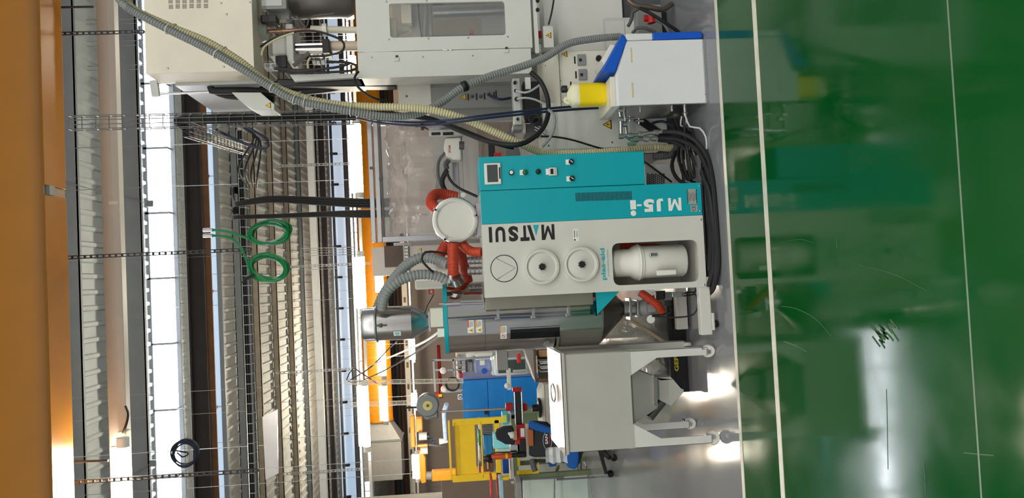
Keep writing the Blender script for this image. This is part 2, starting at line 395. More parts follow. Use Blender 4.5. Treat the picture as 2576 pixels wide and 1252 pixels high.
def plate_with_hole(outer, hole, y0, y1):
    """rectangular plate in XZ (x0,z0,x1,z1) with a (rounded) hole loop of (x,z)"""
    x0, z0, x1, z1 = outer; mb = MB(); n = len(hole)
    if sum(hole[i - 1][0] * hole[i][1] - hole[i][0] * hole[i - 1][1] for i in range(n)) < 0: hole = hole[::-1]
    cxm = sum(p[0] for p in hole) / n; czm = sum(p[1] for p in hole) / n
    rim = []
    for p in hole:
        dx, dz = p[0] - cxm, p[1] - czm
        t = min((x1 - cxm) / dx if dx > 1e-9 else ((x0 - cxm) / dx if dx < -1e-9 else 1e9), (z1 - czm) / dz if dz > 1e-9 else ((z0 - czm) / dz if dz < -1e-9 else 1e9))
        rim.append((cxm + dx * t, czm + dz * t))
    corners = [(x0, z0), (x1, z0), (x1, z1), (x0, z1)]
    for y in (y0, y1):
        mb.v += [Vector((p[0], y, p[1])) for p in hole] + [Vector((p[0], y, p[1])) for p in rim] + [Vector((p[0], y, p[1])) for p in corners]
    q = 2 * n + 4
    def side(p):
        e = 1e-6
        return 0 if abs(p[1] - z0) < e else 1 if abs(p[0] - x1) < e else 2 if abs(p[1] - z1) < e else 3
    edge = []
    for i in range(n):
        j = (i + 1) % n; edge.append(n + i); mid = []; s_ = side(rim[i])
        while s_ != side(rim[j]): s_ = (s_ + 1) % 4; mid.append(2 * n + s_)
        edge += mid
        for b in (0, q): mb.f.append(tuple(b + k for k in [i, j, n + j] + mid[::-1] + [n + i]))
    m = len(edge)
    for i in range(m): mb.f.append((edge[i], edge[(i + 1) % m], q + edge[(i + 1) % m], q + edge[i]))
    for i in range(n): j = (i + 1) % n; mb.f.append((i, j, q + j, q + i))
    return mb
def caster(parent, c, r, wid, m_wheel, m_fork, yaw=0.0, top=None):
    """wheel centred at c; yaw turns the rolling direction"""
    ax = Vector((math.cos(yaw), math.sin(yaw), 0)); fw = Vector((-math.sin(yaw), math.cos(yaw), 0))
    top = top or c.z + r * 1.5
    fk = MB()
    for s in (-1, 1):
        a = c + ax * s * (wid / 2 + 0.004)
        fk.prism([a + fw * r * 0.25 + Vector((0, 0, -r * 0.25)), a - fw * r * 0.25 + Vector((0, 0, -r * 0.25)), a - fw * r * 0.75 + Vector((0, 0, r * 1.15)), a + fw * r * 0.4 + Vector((0, 0, r * 1.15))], ax * 0.003 * s)
    q = c - fw * r * 0.2
    fk.cyl(q + Vector((0, 0, r * 1.1)), Vector((q.x, q.y, top)), wid * 0.6, n=12)
    a = part('caster_fork', fk, m_fork, parent)
    part('caster_wheel', MB().lathe(c - ax * wid / 2, ax, [(r * 0.5, 0), (r * 0.92, 0), (r, wid * 0.25), (r, wid * 0.75), (r * 0.92, wid), (r * 0.5, wid)], 24), m_wheel, a)
    part('axle', MB().cyl(c - ax * (wid / 2 + 0.008), c + ax * (wid / 2 + 0.008), r * 0.16, n=10), STEEL, a)
    return a
# ================================================================ dehumidifying dryer
DD = 4.5
tl = P(1205, 396, DD); lb = P(1776, 722, DD)
XR = P(1415, 387, DD).x; XS = P(1415, 472, DD).x; XB = P(1490, 553, DD).x; XL = P(1500, 735, DD).x
ZT = P(1212, 570, DD).z; ZC = P(1622, 421, DD).z; ZB = P(1771, 600, DD).z
dry = thing('material_dryer', 'teal and white plastics dryer cabinet with round lids and a canister bay', 'dryer', ((XL + XR) / 2, DD + 0.35, 0))
DEP = 0.45
part('control_cabinet', MB().box((XS + 0.002, DD + 0.002, ZC), (XR, DD + DEP, ZT)), TEAL, dry, 0.004)
part('front_panel', MB().box((XB + 0.0015, DD, ZB), (XS - 0.001, DD + 0.02, ZT)), TEAL, dry, 0.002, label='teal front panel')
hole = [(v.x, v.z) for v in rounded([P(1543, 612, DD), P(1757, 601, DD), P(1760, 708, DD), P(1545, 715, DD)], 0.045, 6)]
hole = [(v.x, v.z) for v in rounded([Vector((P(1650, 607, DD).x, 0, P(1541, 660, DD).z)), Vector((P(1650, 607, DD).x, 0, P(1757, 655, DD).z)), Vector((P(1650, 713, DD).x, 0, P(1757, 655, DD).z)), Vector((P(1650, 713, DD).x, 0, P(1541, 660, DD).z))], 0.045, 6)]
fp = plate_with_hole((XL, ZB, XB, ZT), hole, DD, DD + 0.016)
part('bay_panel', fp, WHITE, dry, smooth=False, label='white front panel with a rounded bay opening')
# body shell with an open bay behind the panel
zbay = max(p[1] for p in hole); 
XN = 0.004; YN = DD + 0.13                                        # the rear left corner is cut back for the hopper
sh = MB().box((XB - 0.05, DD + 0.02, ZB), (XS, DD + DEP, ZT)); sh.box((XN, DD + 0.02, zbay + 0.06), (XB - 0.05, DD + DEP, ZT)); sh.box((XL, DD + 0.02, zbay + 0.06), (XN, YN, ZT))
sh.box((XL, DD + 0.02, ZB), (XL + 0.012, YN, zbay + 0.06)); sh.box((XL, YN, ZB), (XL + 0.012, DD + DEP, 0.58)); sh.box((XL, DD + DEP - 0.02, ZB), (XN, DD + DEP, 0.58)); sh.box((XN, DD + DEP - 0.02, ZB), (XB - 0.05, DD + DEP, zbay + 0.06)); sh.box((XL, DD + 0.02, ZB), (XB - 0.05, DD + DEP, ZB + 0.03))
part('body', sh, WHITE, dry, 0.002, label='white sheet metal body')
sp = MB().box((XL - 0.09, DD + 0.06, P(1500, 760, DD).z), (XL - 0.001, DD + 0.20, ZT)); 
part('hopper_bracket', MB().box((XL - 0.075, DD + 0.10, P(1500, 760, DD).z), (XL - 0.001, DD + 0.14, ZT - 0.005)), mat('bracket_beige_steel', (150, 146, 134), 0.35, 0.6), dry, 0.002)
gz = MB().prism([(XL - 0.002, DD + 0.05, P(1503, 742, DD).z), (XL - 0.002, DD + 0.05, P(1563, 737, DD).z), (P(1503, 797, DD).x, DD + 0.05, P(1503, 797, DD).z + 0.002), (P(1503, 797, DD).x, DD + 0.05, P(1503, 742, DD).z)], (0, 0.012, 0))
part('gusset_plate', gz, TEAL, dry, label='teal triangular gusset plate')
# round lids
def lid(cx, cy, rpx):
    c = P(cx, cy, DD); r = rpx * S(DD)
    a = part('round_lid', MB().lathe(c, (0, -1, 0), [(r, 0), (r, 0.022), (r * 0.97, 0.032), (r * 0.86, 0.034), (r * 0.8, 0.028), (r * 0.76, 0.022), (r * 0.72, 0.024), (0, 0.025)], 48), WHITE, dry)
    n = 7; pts = []
    for i in range(n * 4):
        t = 2 * math.pi * i / (n * 4); q = r * (0.20 if i % 4 in (0, 1) else 0.165)
        pts.append(c + Vector((math.cos(t) * q, -0.024, math.sin(t) * q)))
    k = MB().prism(pts, (0, -0.03, 0)); part('star_knob', k, BLACK, a, 0.002)
lid(1362, 671, 45); lid(1461, 665, 45)
c = P(1268, 675, DD); r = 33 * S(DD)
a = part('inspection_cover', MB().lathe(c, (0, -1, 0), [(r * 0.985, 0), (r * 0.985, 0.004), (0, 0.004)], 48), WHITE, dry)
part('cover_gasket', MB().torus(c + Vector((0, -0.002, 0)), (0, 1, 0), r * 1.01, 0.0028, 48, 6), BLACK, a)
vw = MB()
for s in (-1, 1):
    p0 = c + Vector((s * r * 0.80, -0.006, 0.62 * r)); p1 = c + Vector((0, -0.006, -0.85 * r))
    vw.tube([c + Vector((s * r * 0.62, -0.006, 0.35 * r)), p0, p1] if False else [p0, p1], 0.0014, 6)
    vw.tube([p0, c + Vector((s * r * 0.72, -0.006, 0.36 * r))], 0.0014, 6)
part('spring_wire', vw, STEEL, a)
# canister in the bay
zc_ = P(1650, 655, DD).z; xc_ = P(1650, 657, DD).x; yb_ = DD + 0.13
def zpx(px): return P(px, 657, DD + 0.05).z
can = part('filter_canister', MB().lathe((xc_, yb_, zpx(1730)), (0, 0, 1), [(0.0, 0), (0.088, 0.0), (0.098, 0.012), (0.098, zpx(1622) - zpx(1730)), (0.104, zpx(1620) - zpx(1730)), (0.108, zpx(1608) - zpx(1730)), (0.1, zpx(1600) - zpx(1730)), (0.085, zpx(1590) - zpx(1730)), (0.083, zpx(1530) - zpx(1730)), (0, zpx(1530) - zpx(1730))], 40), WPLAS, dry, label='white cylindrical filter canister')
part('clamp_ring', MB().torus((xc_, yb_, zpx(1612)), (0, 0, 1), 0.104, 0.008, 40, 8), WPLAS, can)
cl = P(1640, 640, yb_ - 0.1); ck = MB().box(cl + Vector((-0.008, -0.014, -0.03)), cl + Vector((0.008, 0.004, 0.012))); ck.cyl(cl + Vector((-0.01, -0.012, 0.012)), cl + Vector((0.01, -0.012, 0.012)), 0.008, n=10)
part('toggle_clamp', ck, STEEL, can, 0.001)
hd = P(1672, 684, yb_ - 0.1)
part('grip_handle', MB().prism([hd + Vector(q) for q in ((0.012, -0.012, 0.055), (-0.018, -0.012, 0.055), (-0.018, -0.012, -0.06), (0.012, -0.012, -0.06))], (0, -0.03, 0)), WPLAS, can, 0.004)
# orange hose inside the bay
part('bay_hose', MB().hose([P(1560, 618, DD + .3), P(1600, 622, DD + .28), P(1660, 624, DD + .28), P(1700, 640, DD + .33)], 0.026, 0.016, 0.08), SILI, dry)
# vents
vt = MB()
for i in range(44):
    px = 1449 + i * (1588 - 1449) / 43.0; py = 495.5 - i * (495.5 - 491) / 43.0
    cbox(px, py, 1.7, 22, DD - 0.0006, 0.002, vt)
part('vent_slot_row', vt, BLACK, dry, smooth=False, label='row of narrow black ventilation slots')
for q in ((1760, 467), (1762, 530), (1763, 552), (1772, 716)): screw(dry, *q, DD)
# lettering
def flat(name, s, cx, cy, length, height, m, bold=0.03, D=DD, parent=dry, read=(0, 0, 1), up=(-1, 0, 0)):
    return part(name, lettering(s, P(cx, cy, D), length * S(D), height * S(D), read, up, bold), m, parent, smooth=False)
def big_m(cx, cy, w_, h_, m):
    poly = [(0, 0), (0, 1), (.26, 1), (.5, .40), (.74, 1), (1, 1), (1, 0), (.79, 0), (.79, .66), (.57, .10), (.43, .10), (.21, .66), (.21, 0)]
    c = P(cx, cy, DD); return part('letter', MB().prism([c + Vector((-(v - .5) * h_ * S(DD), -0.0008, (u - .5) * w_ * S(DD))) for u, v in poly], (0, -0.0006, 0)), m, dry, smooth=False)
big_m(1378.5, 583.5, 33, 39, INK); big_m(1697.5, 513.5, 34, 33, PAPER)
for s, cx, w_, cy in (('T', 1320, 23, 586.5), ('S', 1291, 25, 587.8), ('U', 1258.5, 25, 589), ('I', 1233.8, 8, 590.2)):
    flat('letter', s, cx, cy, w_, 39, INK, 0.05)
def sym(pts, m, nm): return part(nm, MB().prism([P(x, y, DD) + Vector((0, -0.0008, 0)) for x, y in pts], (0, -0.0006, 0)), m, dry, smooth=False)
sym([(1325.5, 566.5), (1334, 566), (1346.5, 604), (1338, 604.8)], INK, 'letter')
sym([(1340.3, 566), (1355.5, 565.2), (1348.6, 593)], TINK, 'logo_triangle')
for s, cx, w_, cy in (('J', 1660.5, 18, 515.2), ('5', 1632, 27, 516.5)):
    flat('letter', s, cx, cy, w_, 33, PAPER, 0.055)
sym([(1602, 514), (1613.5, 513.5), (1613.6, 518), (1602.2, 518.5)], PAPER, 'letter')
sym([(1584.8, 503.8), (1599, 503), (1600.3, 526), (1586.2, 527)], PAPER, 'letter')
part('letter', MB().lathe(P(1593.3, 536, DD), (0, -1, 0), [(7.2 * S(DD), 0.0008), (7.2 * S(DD), 0.0016)], 24), PAPER, dry)
flat('lettering', 'plas-aid', 1518.5, 664, 81, 14.5, TINK, 0.03, read=(1, 0, 0), up=(0, 0, 1))
flat('lettering', 'produced by matsui', 1529.5, 661, 68, 5.5, TINK, 0.0, read=(1, 0, 0), up=(0, 0, 1))
# stickers
st = part('rating_plate', cbox(1741, 494, 24, 39, DD - 0.0012, 0.0012), mat('plate_grey', (168, 172, 166), 0.4, 0.3), dry, smooth=False)
part('plate_text', MB(), INK, st) if False else None
pm = MB()
for i in range(6): cbox(1733 + i * 3.4, 494.5, 0.8, 26 - (i % 3) * 5, DD - 0.0018, 0.0006, pm)
cbox(1729.6, 494, 1.6, 37, DD - 0.0018, 0.0006, pm); cbox(1752, 493.4, 1.6, 37, DD - 0.0018, 0.0006, pm)
part('plate_print', pm, INK, st, smooth=False)
ce = part('ce_sticker', cbox(1746, 524, 18, 17, DD - 0.0012, 0.0012), mat('plate_grey', (168, 172, 166)), dry, smooth=False)
part('lettering', lettering('CE', P(1745, 524, DD), 13 * S(DD), 9 * S(DD), (1, 0, 0), (0, 0, 1), 0.0, (0, -0.002, 0)), INK, ce, smooth=False)
ws = part('info_sticker', cbox(1449, 591, 14, 31, DD - 0.0012, 0.0012), PAPER, dry, smooth=False)
wm = MB(); cbox(1445, 588, 1.6, 18, DD - 0.0018, 0.0006, wm); cbox(1449.5, 588, 0.8, 16, DD - 0.0018, 0.0006, wm); cbox(1453, 588, 0.8, 16, DD - 0.0018, 0.0006, wm); cbox(1446, 603, 4, 4, DD - 0.0018, 0.0006, wm)
part('sticker_print', wm, INK, ws, smooth=False)
# control elements
Dc = DD + 0.002
tp = part('touch_panel', cbox(1239.5, 436.5, 42, 54, Dc - 0.012, 0.012), WPLAS, dry, 0.004)
part('screen', cbox(1239, 436, 27, 44, Dc - 0.0128, 0.001), mat('screen_dark_grey', (74, 76, 80), 0.25), tp, smooth=False)
part('key_strip', cbox(1257, 435, 3.4, 29, Dc - 0.0128, 0.001), INK, tp, smooth=False)
def button(cx, cy, r, m, plate=True, ring=BLACK):
    c = P(cx, cy, Dc)
    if plate: part('button_plate', cbox(cx - 7, cy, 12, 13, Dc - 0.002, 0.002), PAPER, dry, smooth=False)
    a = part('push_button', MB().lathe(c, (0, -1, 0), [(r, 0), (r, 0.014), (r * 0.85, 0.018)], 20), ring, dry)
    part('button_cap', MB().lathe(c + Vector((0, -0.016, 0)), (0, -1, 0), [(r * 0.72, 0), (r * 0.7, 0.006), (r * 0.4, 0.008)], 20), m, a)
button(1286, 434.5, 0.015, PAPER, False)
button(1320.5, 433.5, 0.015, mat('green_lens', (10, 110, 50), 0.25), True, mat('green_ring', (8, 70, 34), 0.4))
button(1353.5, 432, 0.015, BLACK, False)
tm = part('timer_unit', cbox(1391, 431, 20, 20, Dc - 0.014, 0.014), WPLAS, dry, 0.002)
part('screen', cbox(1388.5, 431, 8, 14, Dc - 0.0148, 0.001), INK, tm, smooth=False)
km = MB()
for i in range(4): cbox(1396.5, 424.5 + i * 4.2, 3.4, 2.4, Dc - 0.0155, 0.0015, km)
part('key_row', km, MGREY, tm, smooth=False)
part('button_plate', cbox(1376.5, 432, 7, 15, Dc - 0.002, 0.002), PAPER, dry, smooth=False)
for q in ((1436.5, 407), (1438.5, 449)):
    part('button_plate', cbox(q[0] - 8, q[1] + 0.5, 11, 13, Dc - 0.002, 0.002), PAPER, dry, smooth=False)
    a = part('rotary_switch', MB().lathe(P(*q, Dc), (0, -1, 0), [(0.0155, 0), (0.0155, 0.016), (0.013, 0.02)], 20), BLACK, dry)
    c = P(*q, Dc); part('pointer', MB().bar(c + Vector((-0.006, -0.021, -0.007)), c + Vector((0.006, -0.021, 0.007)), 0.004, 0.003, (0, 1, 0)), PAPER, a)
# grille low on the right, under the control box
gm = part('rear_plate', pbox(1622, 414, 1700, 470, DD + 0.42, 0.02), LGREY, dry, 0.002)
gr = MB()
for i in range(9):
    for j in range(6): cbox(1630 + i * 5.0, 438 + j * 5.2 + (i % 2) * 2.6, 3.6, 4.0, DD + 0.417, 0.004, gr)
part('perforated_grille', gr, INK, gm, smooth=False)
screw(gm, 1690, 420, DD + 0.42)
# base skid and casters
zs0 = P(1790, 780, DD).z; zs1 = P(1762, 780, DD).z
part('base_bar', MB().box((P(1785, 842, DD).x, DD + 0.005, zs0), (XL + 0.06, DD + 0.06, zs1)).box((P(1785, 831, DD).x, DD + 0.004, zs0 - 0.018), (P(1785, 787, DD).x, DD + 0.06, zs0)), WHITE, dry, 0.004)
part('base_bar', MB().box((P(1722, 828, DD + .6).x, DD + 0.6, P(1730, 790, DD + .6).z), (XL + 0.06, DD + 0.66, P(1702, 790, DD + .6).z)), WHITE, dry, 0.004)
for y_ in (0.04, 0.38): part('base_beam', MB().box((XL + 0.02, DD + y_, zs0), (XR - 0.03, DD + y_ + 0.05, ZB)), DGREY, dry)
rcw = zs0 * 0.48
for xx, yy in ((P(1810, 815, DD).x, DD + 0.03), (XR - 0.1, DD + 0.06), (XR - 0.1, DD + 0.40), (P(1740, 815, DD + .6).x, DD + 0.63)):
    caster(dry, Vector((xx, yy, rcw)), rcw, 0.032, BLACK, BLACK, 0.5, zs0)
# ================================================================ stainless drying hopper + vacuum loader
DH = 4.86
hc = P(1310, 790, DH); rh = 87 * S(DH)
zt = P(1128, 800, DH).z; zb = P(1503, 800, DH).z
hop = thing('drying_hopper', 'mirror-polished stainless drying hopper hung on the side of the dryer', 'hopper', (hc.x, DH, 0))
def hz(px, D=DH): return P(px, 800, D).z
HX = hc.x
part('shell', MB().lathe((HX, DH, zb), (0, 0, 1), [(0, 0), (rh * 0.97, 0), (rh, 0.01), (rh, 0.016), (rh, 0.06), (rh, zt - zb - 0.02), (rh, zt - zb), (0, zt - zb)], 64), CHROME, hop)
part('cone', MB().lathe((HX, DH, hz(1568)), (0, 0, 1), [(0.0, 0), (0.05, 0.0), (rh * 0.96, zb - hz(1568)), (0, zb - hz(1568))], 48), mat('dull_steel', (120, 118, 112), 0.32, 1.0), hop)
part('lid_rim', MB().lathe((HX, DH, zt), (0, 0, 1), [(rh, 0), (rh * 1.03, 0.002), (rh * 1.03, 0.026), (0, 0.03)], 64), TEAL, hop, label='teal rimmed lid')
tz = zt + 0.03
# door seam band, latches, sight glass, stickers
def on_shell(px, py, out=0.001):
    q = P(px, py, DH - rh); dx = max(-rh * 0.98, min(rh * 0.98, q.x - HX)); yy = -math.sqrt(rh * rh - dx * dx)
    # refine for real depth
    for _ in range(3):
        q = P(px, py, DH + yy); dx = max(-rh * 0.98, min(rh * 0.98, q.x - HX)); yy = -math.sqrt(rh * rh - dx * dx)
    n = Vector((dx, yy, 0)).normalized()
    return Vector((HX, DH, q.z)) + n * (rh + out), n
def patch(px0, py0, px1, py1, out=0.001, thick=0.001):
    mb = MB(); a, _ = on_shell((px0 + px1) / 2, py0); b, _ = on_shell((px0 + px1) / 2, py1)
    t0 = math.atan2(a.y - DH, a.x - HX); t1 = math.atan2(b.y - DH, b.x - HX)
    z1 = on_shell(px0, (py0 + py1) / 2)[0].z; z0 = on_shell(px1, (py0 + py1) / 2)[0].z; n = 6; vs = []
    for r in (rh + out, rh + out + thick):
        for i in range(n + 1):
            t = t0 + (t1 - t0) * i / n
            for z in (z0, z1): vs.append((HX + r * math.cos(t), DH + r * math.sin(t), z))
    k = 2 * (n + 1); fs = []
    for b_ in (0, k): fs += [(b_ + 2 * i, b_ + 2 * i + 2, b_ + 2 * i + 3, b_ + 2 * i + 1) for i in range(n)]
    fs += [(2 * i, 2 * i + 2, k + 2 * i + 2, k + 2 * i) for i in range(n)] + [(2 * i + 1, 2 * i + 3, k + 2 * i + 3, k + 2 * i + 1) for i in range(n)]
    fs += [(0, 1, k + 1, k), (2 * n, 2 * n + 1, k + 2 * n + 1, k + 2 * n)]
    return mb.add(vs, fs)
sgl = part('sight_glass', patch(1284, 824, 1408, 848, 0.001, 0.004), mat('dark_glass', (12, 14, 16), 0.08), hop)
part('sight_frame', patch(1282, 822, 1410, 824, 0.001, 0.006).add(*(lambda m: (m.v, m.f))(patch(1282, 848, 1410, 850, 0.001, 0.006))), STEEL, sgl)
for i, (px, py, hd) in enumerate(((1184, 821, RED), (1205, 820, ORANGE), (1266.5, 835, ORANGE))):
    s_ = part('warning_sticker', patch(px - 8, py - 16, px + 8, py + 16), PAPER, hop, label='white safety sticker')
    part('sticker_header', patch(px - 8, py - 16, px - 5, py + 2, 0.0025, 0.0005), hd, s_)
    tx = MB()
    for k in range(4): m2 = patch(px - 3 + k * 2.4, py - 14, px - 2.3 + k * 2.4, py + 2 - k, 0.0025, 0.0004); tx.add(m2.v, m2.f)
    part('sticker_print', tx, INK, s_)
    p0, n_ = on_shell(px, py + 9, 0.003)
    u_ = Vector((-n_.y, n_.x, 0)); k = 0.013
    if i < 2:
        part('warning_field', MB().prism([p0 - u_ * k + Vector((0, 0, -k)), p0 + u_ * k + Vector((0, 0, -k)), p0 + Vector((0, 0, k))], n_ * 0.0006), SIGN, s_, smooth=False)
        q = p0 + n_ * 0.001
        part('warning_mark', MB().prism([q - u_ * k * 0.2 + Vector((0, 0, -k * 0.6)), q + u_ * k * 0.2 + Vector((0, 0, -k * 0.6)), q + Vector((0, 0, k * 0.4))], n_ * 0.0004), INK, s_, smooth=False)
    else:
        part('prohibition_ring', MB().torus(p0, n_, 0.011, 0.0013, 24, 6).tube([p0 - u_ * 0.008 + Vector((0, 0, -0.008)), p0 + u_ * 0.008 + Vector((0, 0, 0.008))], 0.0013, 6), DRED, s_)
# seam wire and toggle latches along the door edge
sm = patch(1220, 800, 1222, 884, 0.0005, 0.001); part('seam', sm, DGREY, hop)
for px, py in ((1253, 775), (1342, 771), (1430, 766)):
    a, n_ = on_shell(px, py, 0.004); b, _ = on_shell(px, py + 26, 0.004); u_ = Vector((-n_.y, n_.x, 0))
    lt = MB().bar(a + Vector((0, -0.01, 0)), b + Vector((0, -0.01, 0)), 0.012, 0.016); lt.cyl(b + Vector((0, -0.006, -0.014)), b + Vector((0, -0.006, 0.014)), 0.009, n=10)
    for s in (-1, 1): lt.ball(b + n_ * 0.004 + Vector((0, 0, 0.012 * s)), 0.006, 8)
    lt.bar(a + Vector((0.01, -0.012, 0)), a + Vector((0.055, -0.0, 0)), 0.01, 0.012)
    part('toggle_latch', lt, STEEL, hop, 0.001)
# long closing rod at the top right
part('clamp_rod', MB().cyl(P(1118, 765, DH - .2), P(1217, 762, DH - .2), 0.008, n=12).cyl(P(1122, 765, DH - .2), P(1158, 763, DH - .2), 0.014, n=12).cyl(P(1104, 764, DH - .2), P(1118, 764, DH - .2), 0.01, n=10), STEEL, hop)
# outlet below the cone : flange, valve
oz = hz(1568); oc = Vector((HX, DH, oz))
ov = MB().lathe(oc + Vector((0, 0, -0.075)), (0, 0, 1), [(0.05, 0), (0.05, 0.075)], 24)
ov.box(oc + Vector((-0.07, -0.06, -0.045)), oc + Vector((0.07, 0.06, -0.03))); ov.box(oc + Vector((-0.055, -0.055, -0.095)), oc + Vector((0.055, 0.055, -0.08)))
part('outlet_flange', ov, STEEL, hop, 0.002)
vb = MB().lathe(oc + Vector((0, 0, -0.22)), (0, 0, 1), [(0, 0), (0.045, 0), (0.055, 0.03), (0.055, 0.09), (0.04, 0.125), (0, 0.125)], 20)
vb.box(oc + Vector((-0.024, -0.085, -0.19)), oc + Vector((0.024, -0.05, -0.14)))
part('suction_box', vb, MGREY, hop)
part('tag_disc', MB().lathe(oc + Vector((-0.07, -0.07, -0.16)), (0, -1, 0), [(0.026, 0), (0.026, 0.003)], 24), PAPER, hop, label='round white hanging tag')
part('outlet_hose', MB().hose([P(1610, 735, DD + .2), P(1635, 752, DD + .2), P(1655, 768, DD + .22), P(1665, 782, DD + .26)], 0.026, 0.014, 0.08), SILI, hop, label='orange silicone outlet hose')
# ---- vacuum loader on the lid
DL = 4.86
lc = P(1000, 812, DL); rl = 42 * S(DL); LX = lc.x
def lz(px): return P(px, 812, DL).z
ldr = thing('vacuum_loader', 'brushed stainless vacuum loader with conical bottom on top of the hopper', 'loader', (LX, DL, tz))
part('adapter_block', MB().box((LX - 0.034, DL - 0.07, tz), (LX + 0.083, DL + 0.07, lz(1084))), CREAM, ldr, 0.003)
part('base_flange', MB().box((LX - 0.06, DL - 0.06, lz(1083)), (LX + 0.06, DL + 0.06, lz(1079))), STEEL, ldr)
part('cone', MB().lathe((LX, DL, lz(1080)), (0, 0, 1), [(0, 0), (rl * 0.45, 0), (rl, lz(1036) - lz(1080)), (0, lz(1036) - lz(1080))], 48), STEEL, ldr)
part('drum', MB().lathe((LX, DL, lz(1037)), (0, 0, 1), [(0, 0), (rl, 0), (rl, lz(948) - lz(1037)), (0, lz(948) - lz(1037))], 48), mat('satin_steel', (190, 186, 182), 0.2, 1.0, var=0.05, scale=8, stretch=(1, 1, 8)), ldr)
part('lid', MB().lathe((LX, DL, lz(947)), (0, 0, 1), [(rl, 0), (rl * 1.02, 0.004), (rl, 0.01), (rl * 0.99, lz(920) - lz(947)), (rl * 0.9, lz(913) - lz(947)), (0, lz(912) - lz(947))], 48), STEEL, ldr)
part('clamp_ring', MB().torus((LX, DL, lz(948)), (0, 0, 1), rl * 1.02, 0.008, 48, 8), STEEL, ldr)
tc_ = Vector((LX - 0.004, DL - rl - 0.006, lz(962)))
part('toggle_clamp', MB().box(tc_ + Vector((-0.006, -0.008, -0.035)), tc_ + Vector((0.006, 0.004, 0.03))).cyl(tc_ + Vector((-0.012, -0.006, 0)), tc_ + Vector((0.012, -0.006, 0)), 0.009, n=10), DGREY, ldr, 0.001)
rng = MB()
a0 = math.radians(236)
s0 = Vector((LX + (rl + 0.001) * math.cos(a0), DL + (rl + 0.001) * math.sin(a0), lz(1001))); n0 = Vector((math.cos(a0), math.sin(a0), 0)); u0 = Vector((-n0.y, n0.x, 0))
st = part('logo_sticker', MB().prism([s0 - u0 * 0.016 + Vector((0, 0, -0.022)), s0 + u0 * 0.016 + Vector((0, 0, -0.022)), s0 + u0 * 0.016 + Vector((0, 0, 0.022)), s0 - u0 * 0.016 + Vector((0, 0, 0.022))], n0 * 0.001), PAPER, ldr, smooth=False)
lm = MB()
for k, w_ in ((-0.012, 0.02), (0.0, 0.03), (0.012, 0.03)): 
    q = s0 + n0 * 0.0014 + u0 * k * 0.6
    lm.bar(q + Vector((0, 0, -w_ / 2)), q + Vector((0, 0, w_ / 2)), 0.004, 0.0008, n0)
part('logo_bars', lm, TINK, st, smooth=False)
# ---- filter drum on top of the dryer
fc = P(1145, 553, 4.62); rf = 55 * S(4.62)
fd = thing('filter_housing', 'cream round filter housing lying on top of the dryer', 'filter', (fc.x, 4.78, ZT))
part('drum', MB().lathe(fc + Vector((0, 0.02, 0)), (0, 1, 0), [(0, 0), (rf * 0.96, 0), (rf * 0.96, 0.24), (0, 0.24)], 48), CREAM, fd)
part('lid', MB().lathe(fc + Vector((0, 0.02, 0)), (0, -1, 0), [(rf * 0.99, 0), (rf * 1.0, 0.012), (rf * 0.9, 0.02), (rf * 0.84, 0.016), (rf * 0.82, 0.008), (0, 0.009)], 56), WHITE, fd)
part('clamp_band', MB().torus(fc + Vector((0, 0.022, 0)), (0, 1, 0), rf * 1.0, 0.009, 56, 8), STEEL, fd)
for ang in (60, 150, 280):
    t = math.radians(ang); q = fc + Vector((math.cos(t) * rf, 0, math.sin(t) * rf)); e = Vector((math.cos(t), 0, math.sin(t)))
    part('clip', MB().bar(q - e * 0.018, q + e * 0.014, 0.012, 0.02, (0, 1, 0)).cyl(q + Vector((0, -0.01, 0)), q + Vector((0, 0.02, 0)), 0.006, n=8), STEEL, fd)
sd = MB().box((fc.x - 0.1, 4.66, ZT), (fc.x + 0.1, 4.9, ZT + 0.025)); sd.box((fc.x - 0.1, 4.7, ZT + 0.025), (fc.x - 0.085, 4.88, fc.z - 0.05)); sd.box((fc.x + 0.085, 4.7, ZT + 0.025), (fc.x + 0.1, 4.88, fc.z - 0.05))
part('stand', sd, STEEL, fd, 0.002)
# ---- orange silicone hoses
def sil(name, pts, r, label, dep=0.08):
    return single(name, MB().hose([P(*p) for p in pts], r, 0.02, dep, 14), SILI, label, 'hose', 'orange silicone air hoses on the dryer')
sil('silicone_hose', [(1150, 496, 4.96), (1118, 489, 4.95), (1094, 490, 4.90), (1084, 508, 4.82), (1094, 522, 4.76), (1106, 530, 4.74)], 0.036, 'orange silicone hose looping over the top of the cream filter housing')
sil('silicone_hose', [(1128, 604, 4.85), (1118, 622, 4.89), (1106, 640, 4.90), (1092, 652, 4.91)], 0.034, 'orange silicone hose slanting away beside the grey ribbed hose')
sil('silicone_hose', [(1140, 612, 4.6), (1139, 640, 4.6), (1140, 672, 4.62), (1141, 686, 4.64)], 0.034, 'straight orange silicone hose ending in the steel neck on the hopper lid')
sil('silicone_hose', [(1150, 612, 4.8), (1160, 645, 4.92), (1168, 675, 5.04), (1176, 706, 5.13)], 0.036, 'orange silicone hose running down behind to the hopper lid')
sil('silicone_hose', [(1156, 606, 4.7), (1170, 622, 4.68), (1186, 632, 4.68), (1211, 634, 4.66)], 0.030, 'short curved orange silicone hose entering the side of the white dryer cabinet')
nk = P(1141, 688, 4.64)
single('hose_neck', MB().lathe(P(1150, 706, 4.72), (nk - P(1150, 706, 4.72)), [(0, 0), (0.045, 0.0), (0.04, 0.03), (0.036, 0.06), (0, 0.06)], 24), STEEL, 'steel hose neck on the hopper lid', 'pipe fitting')
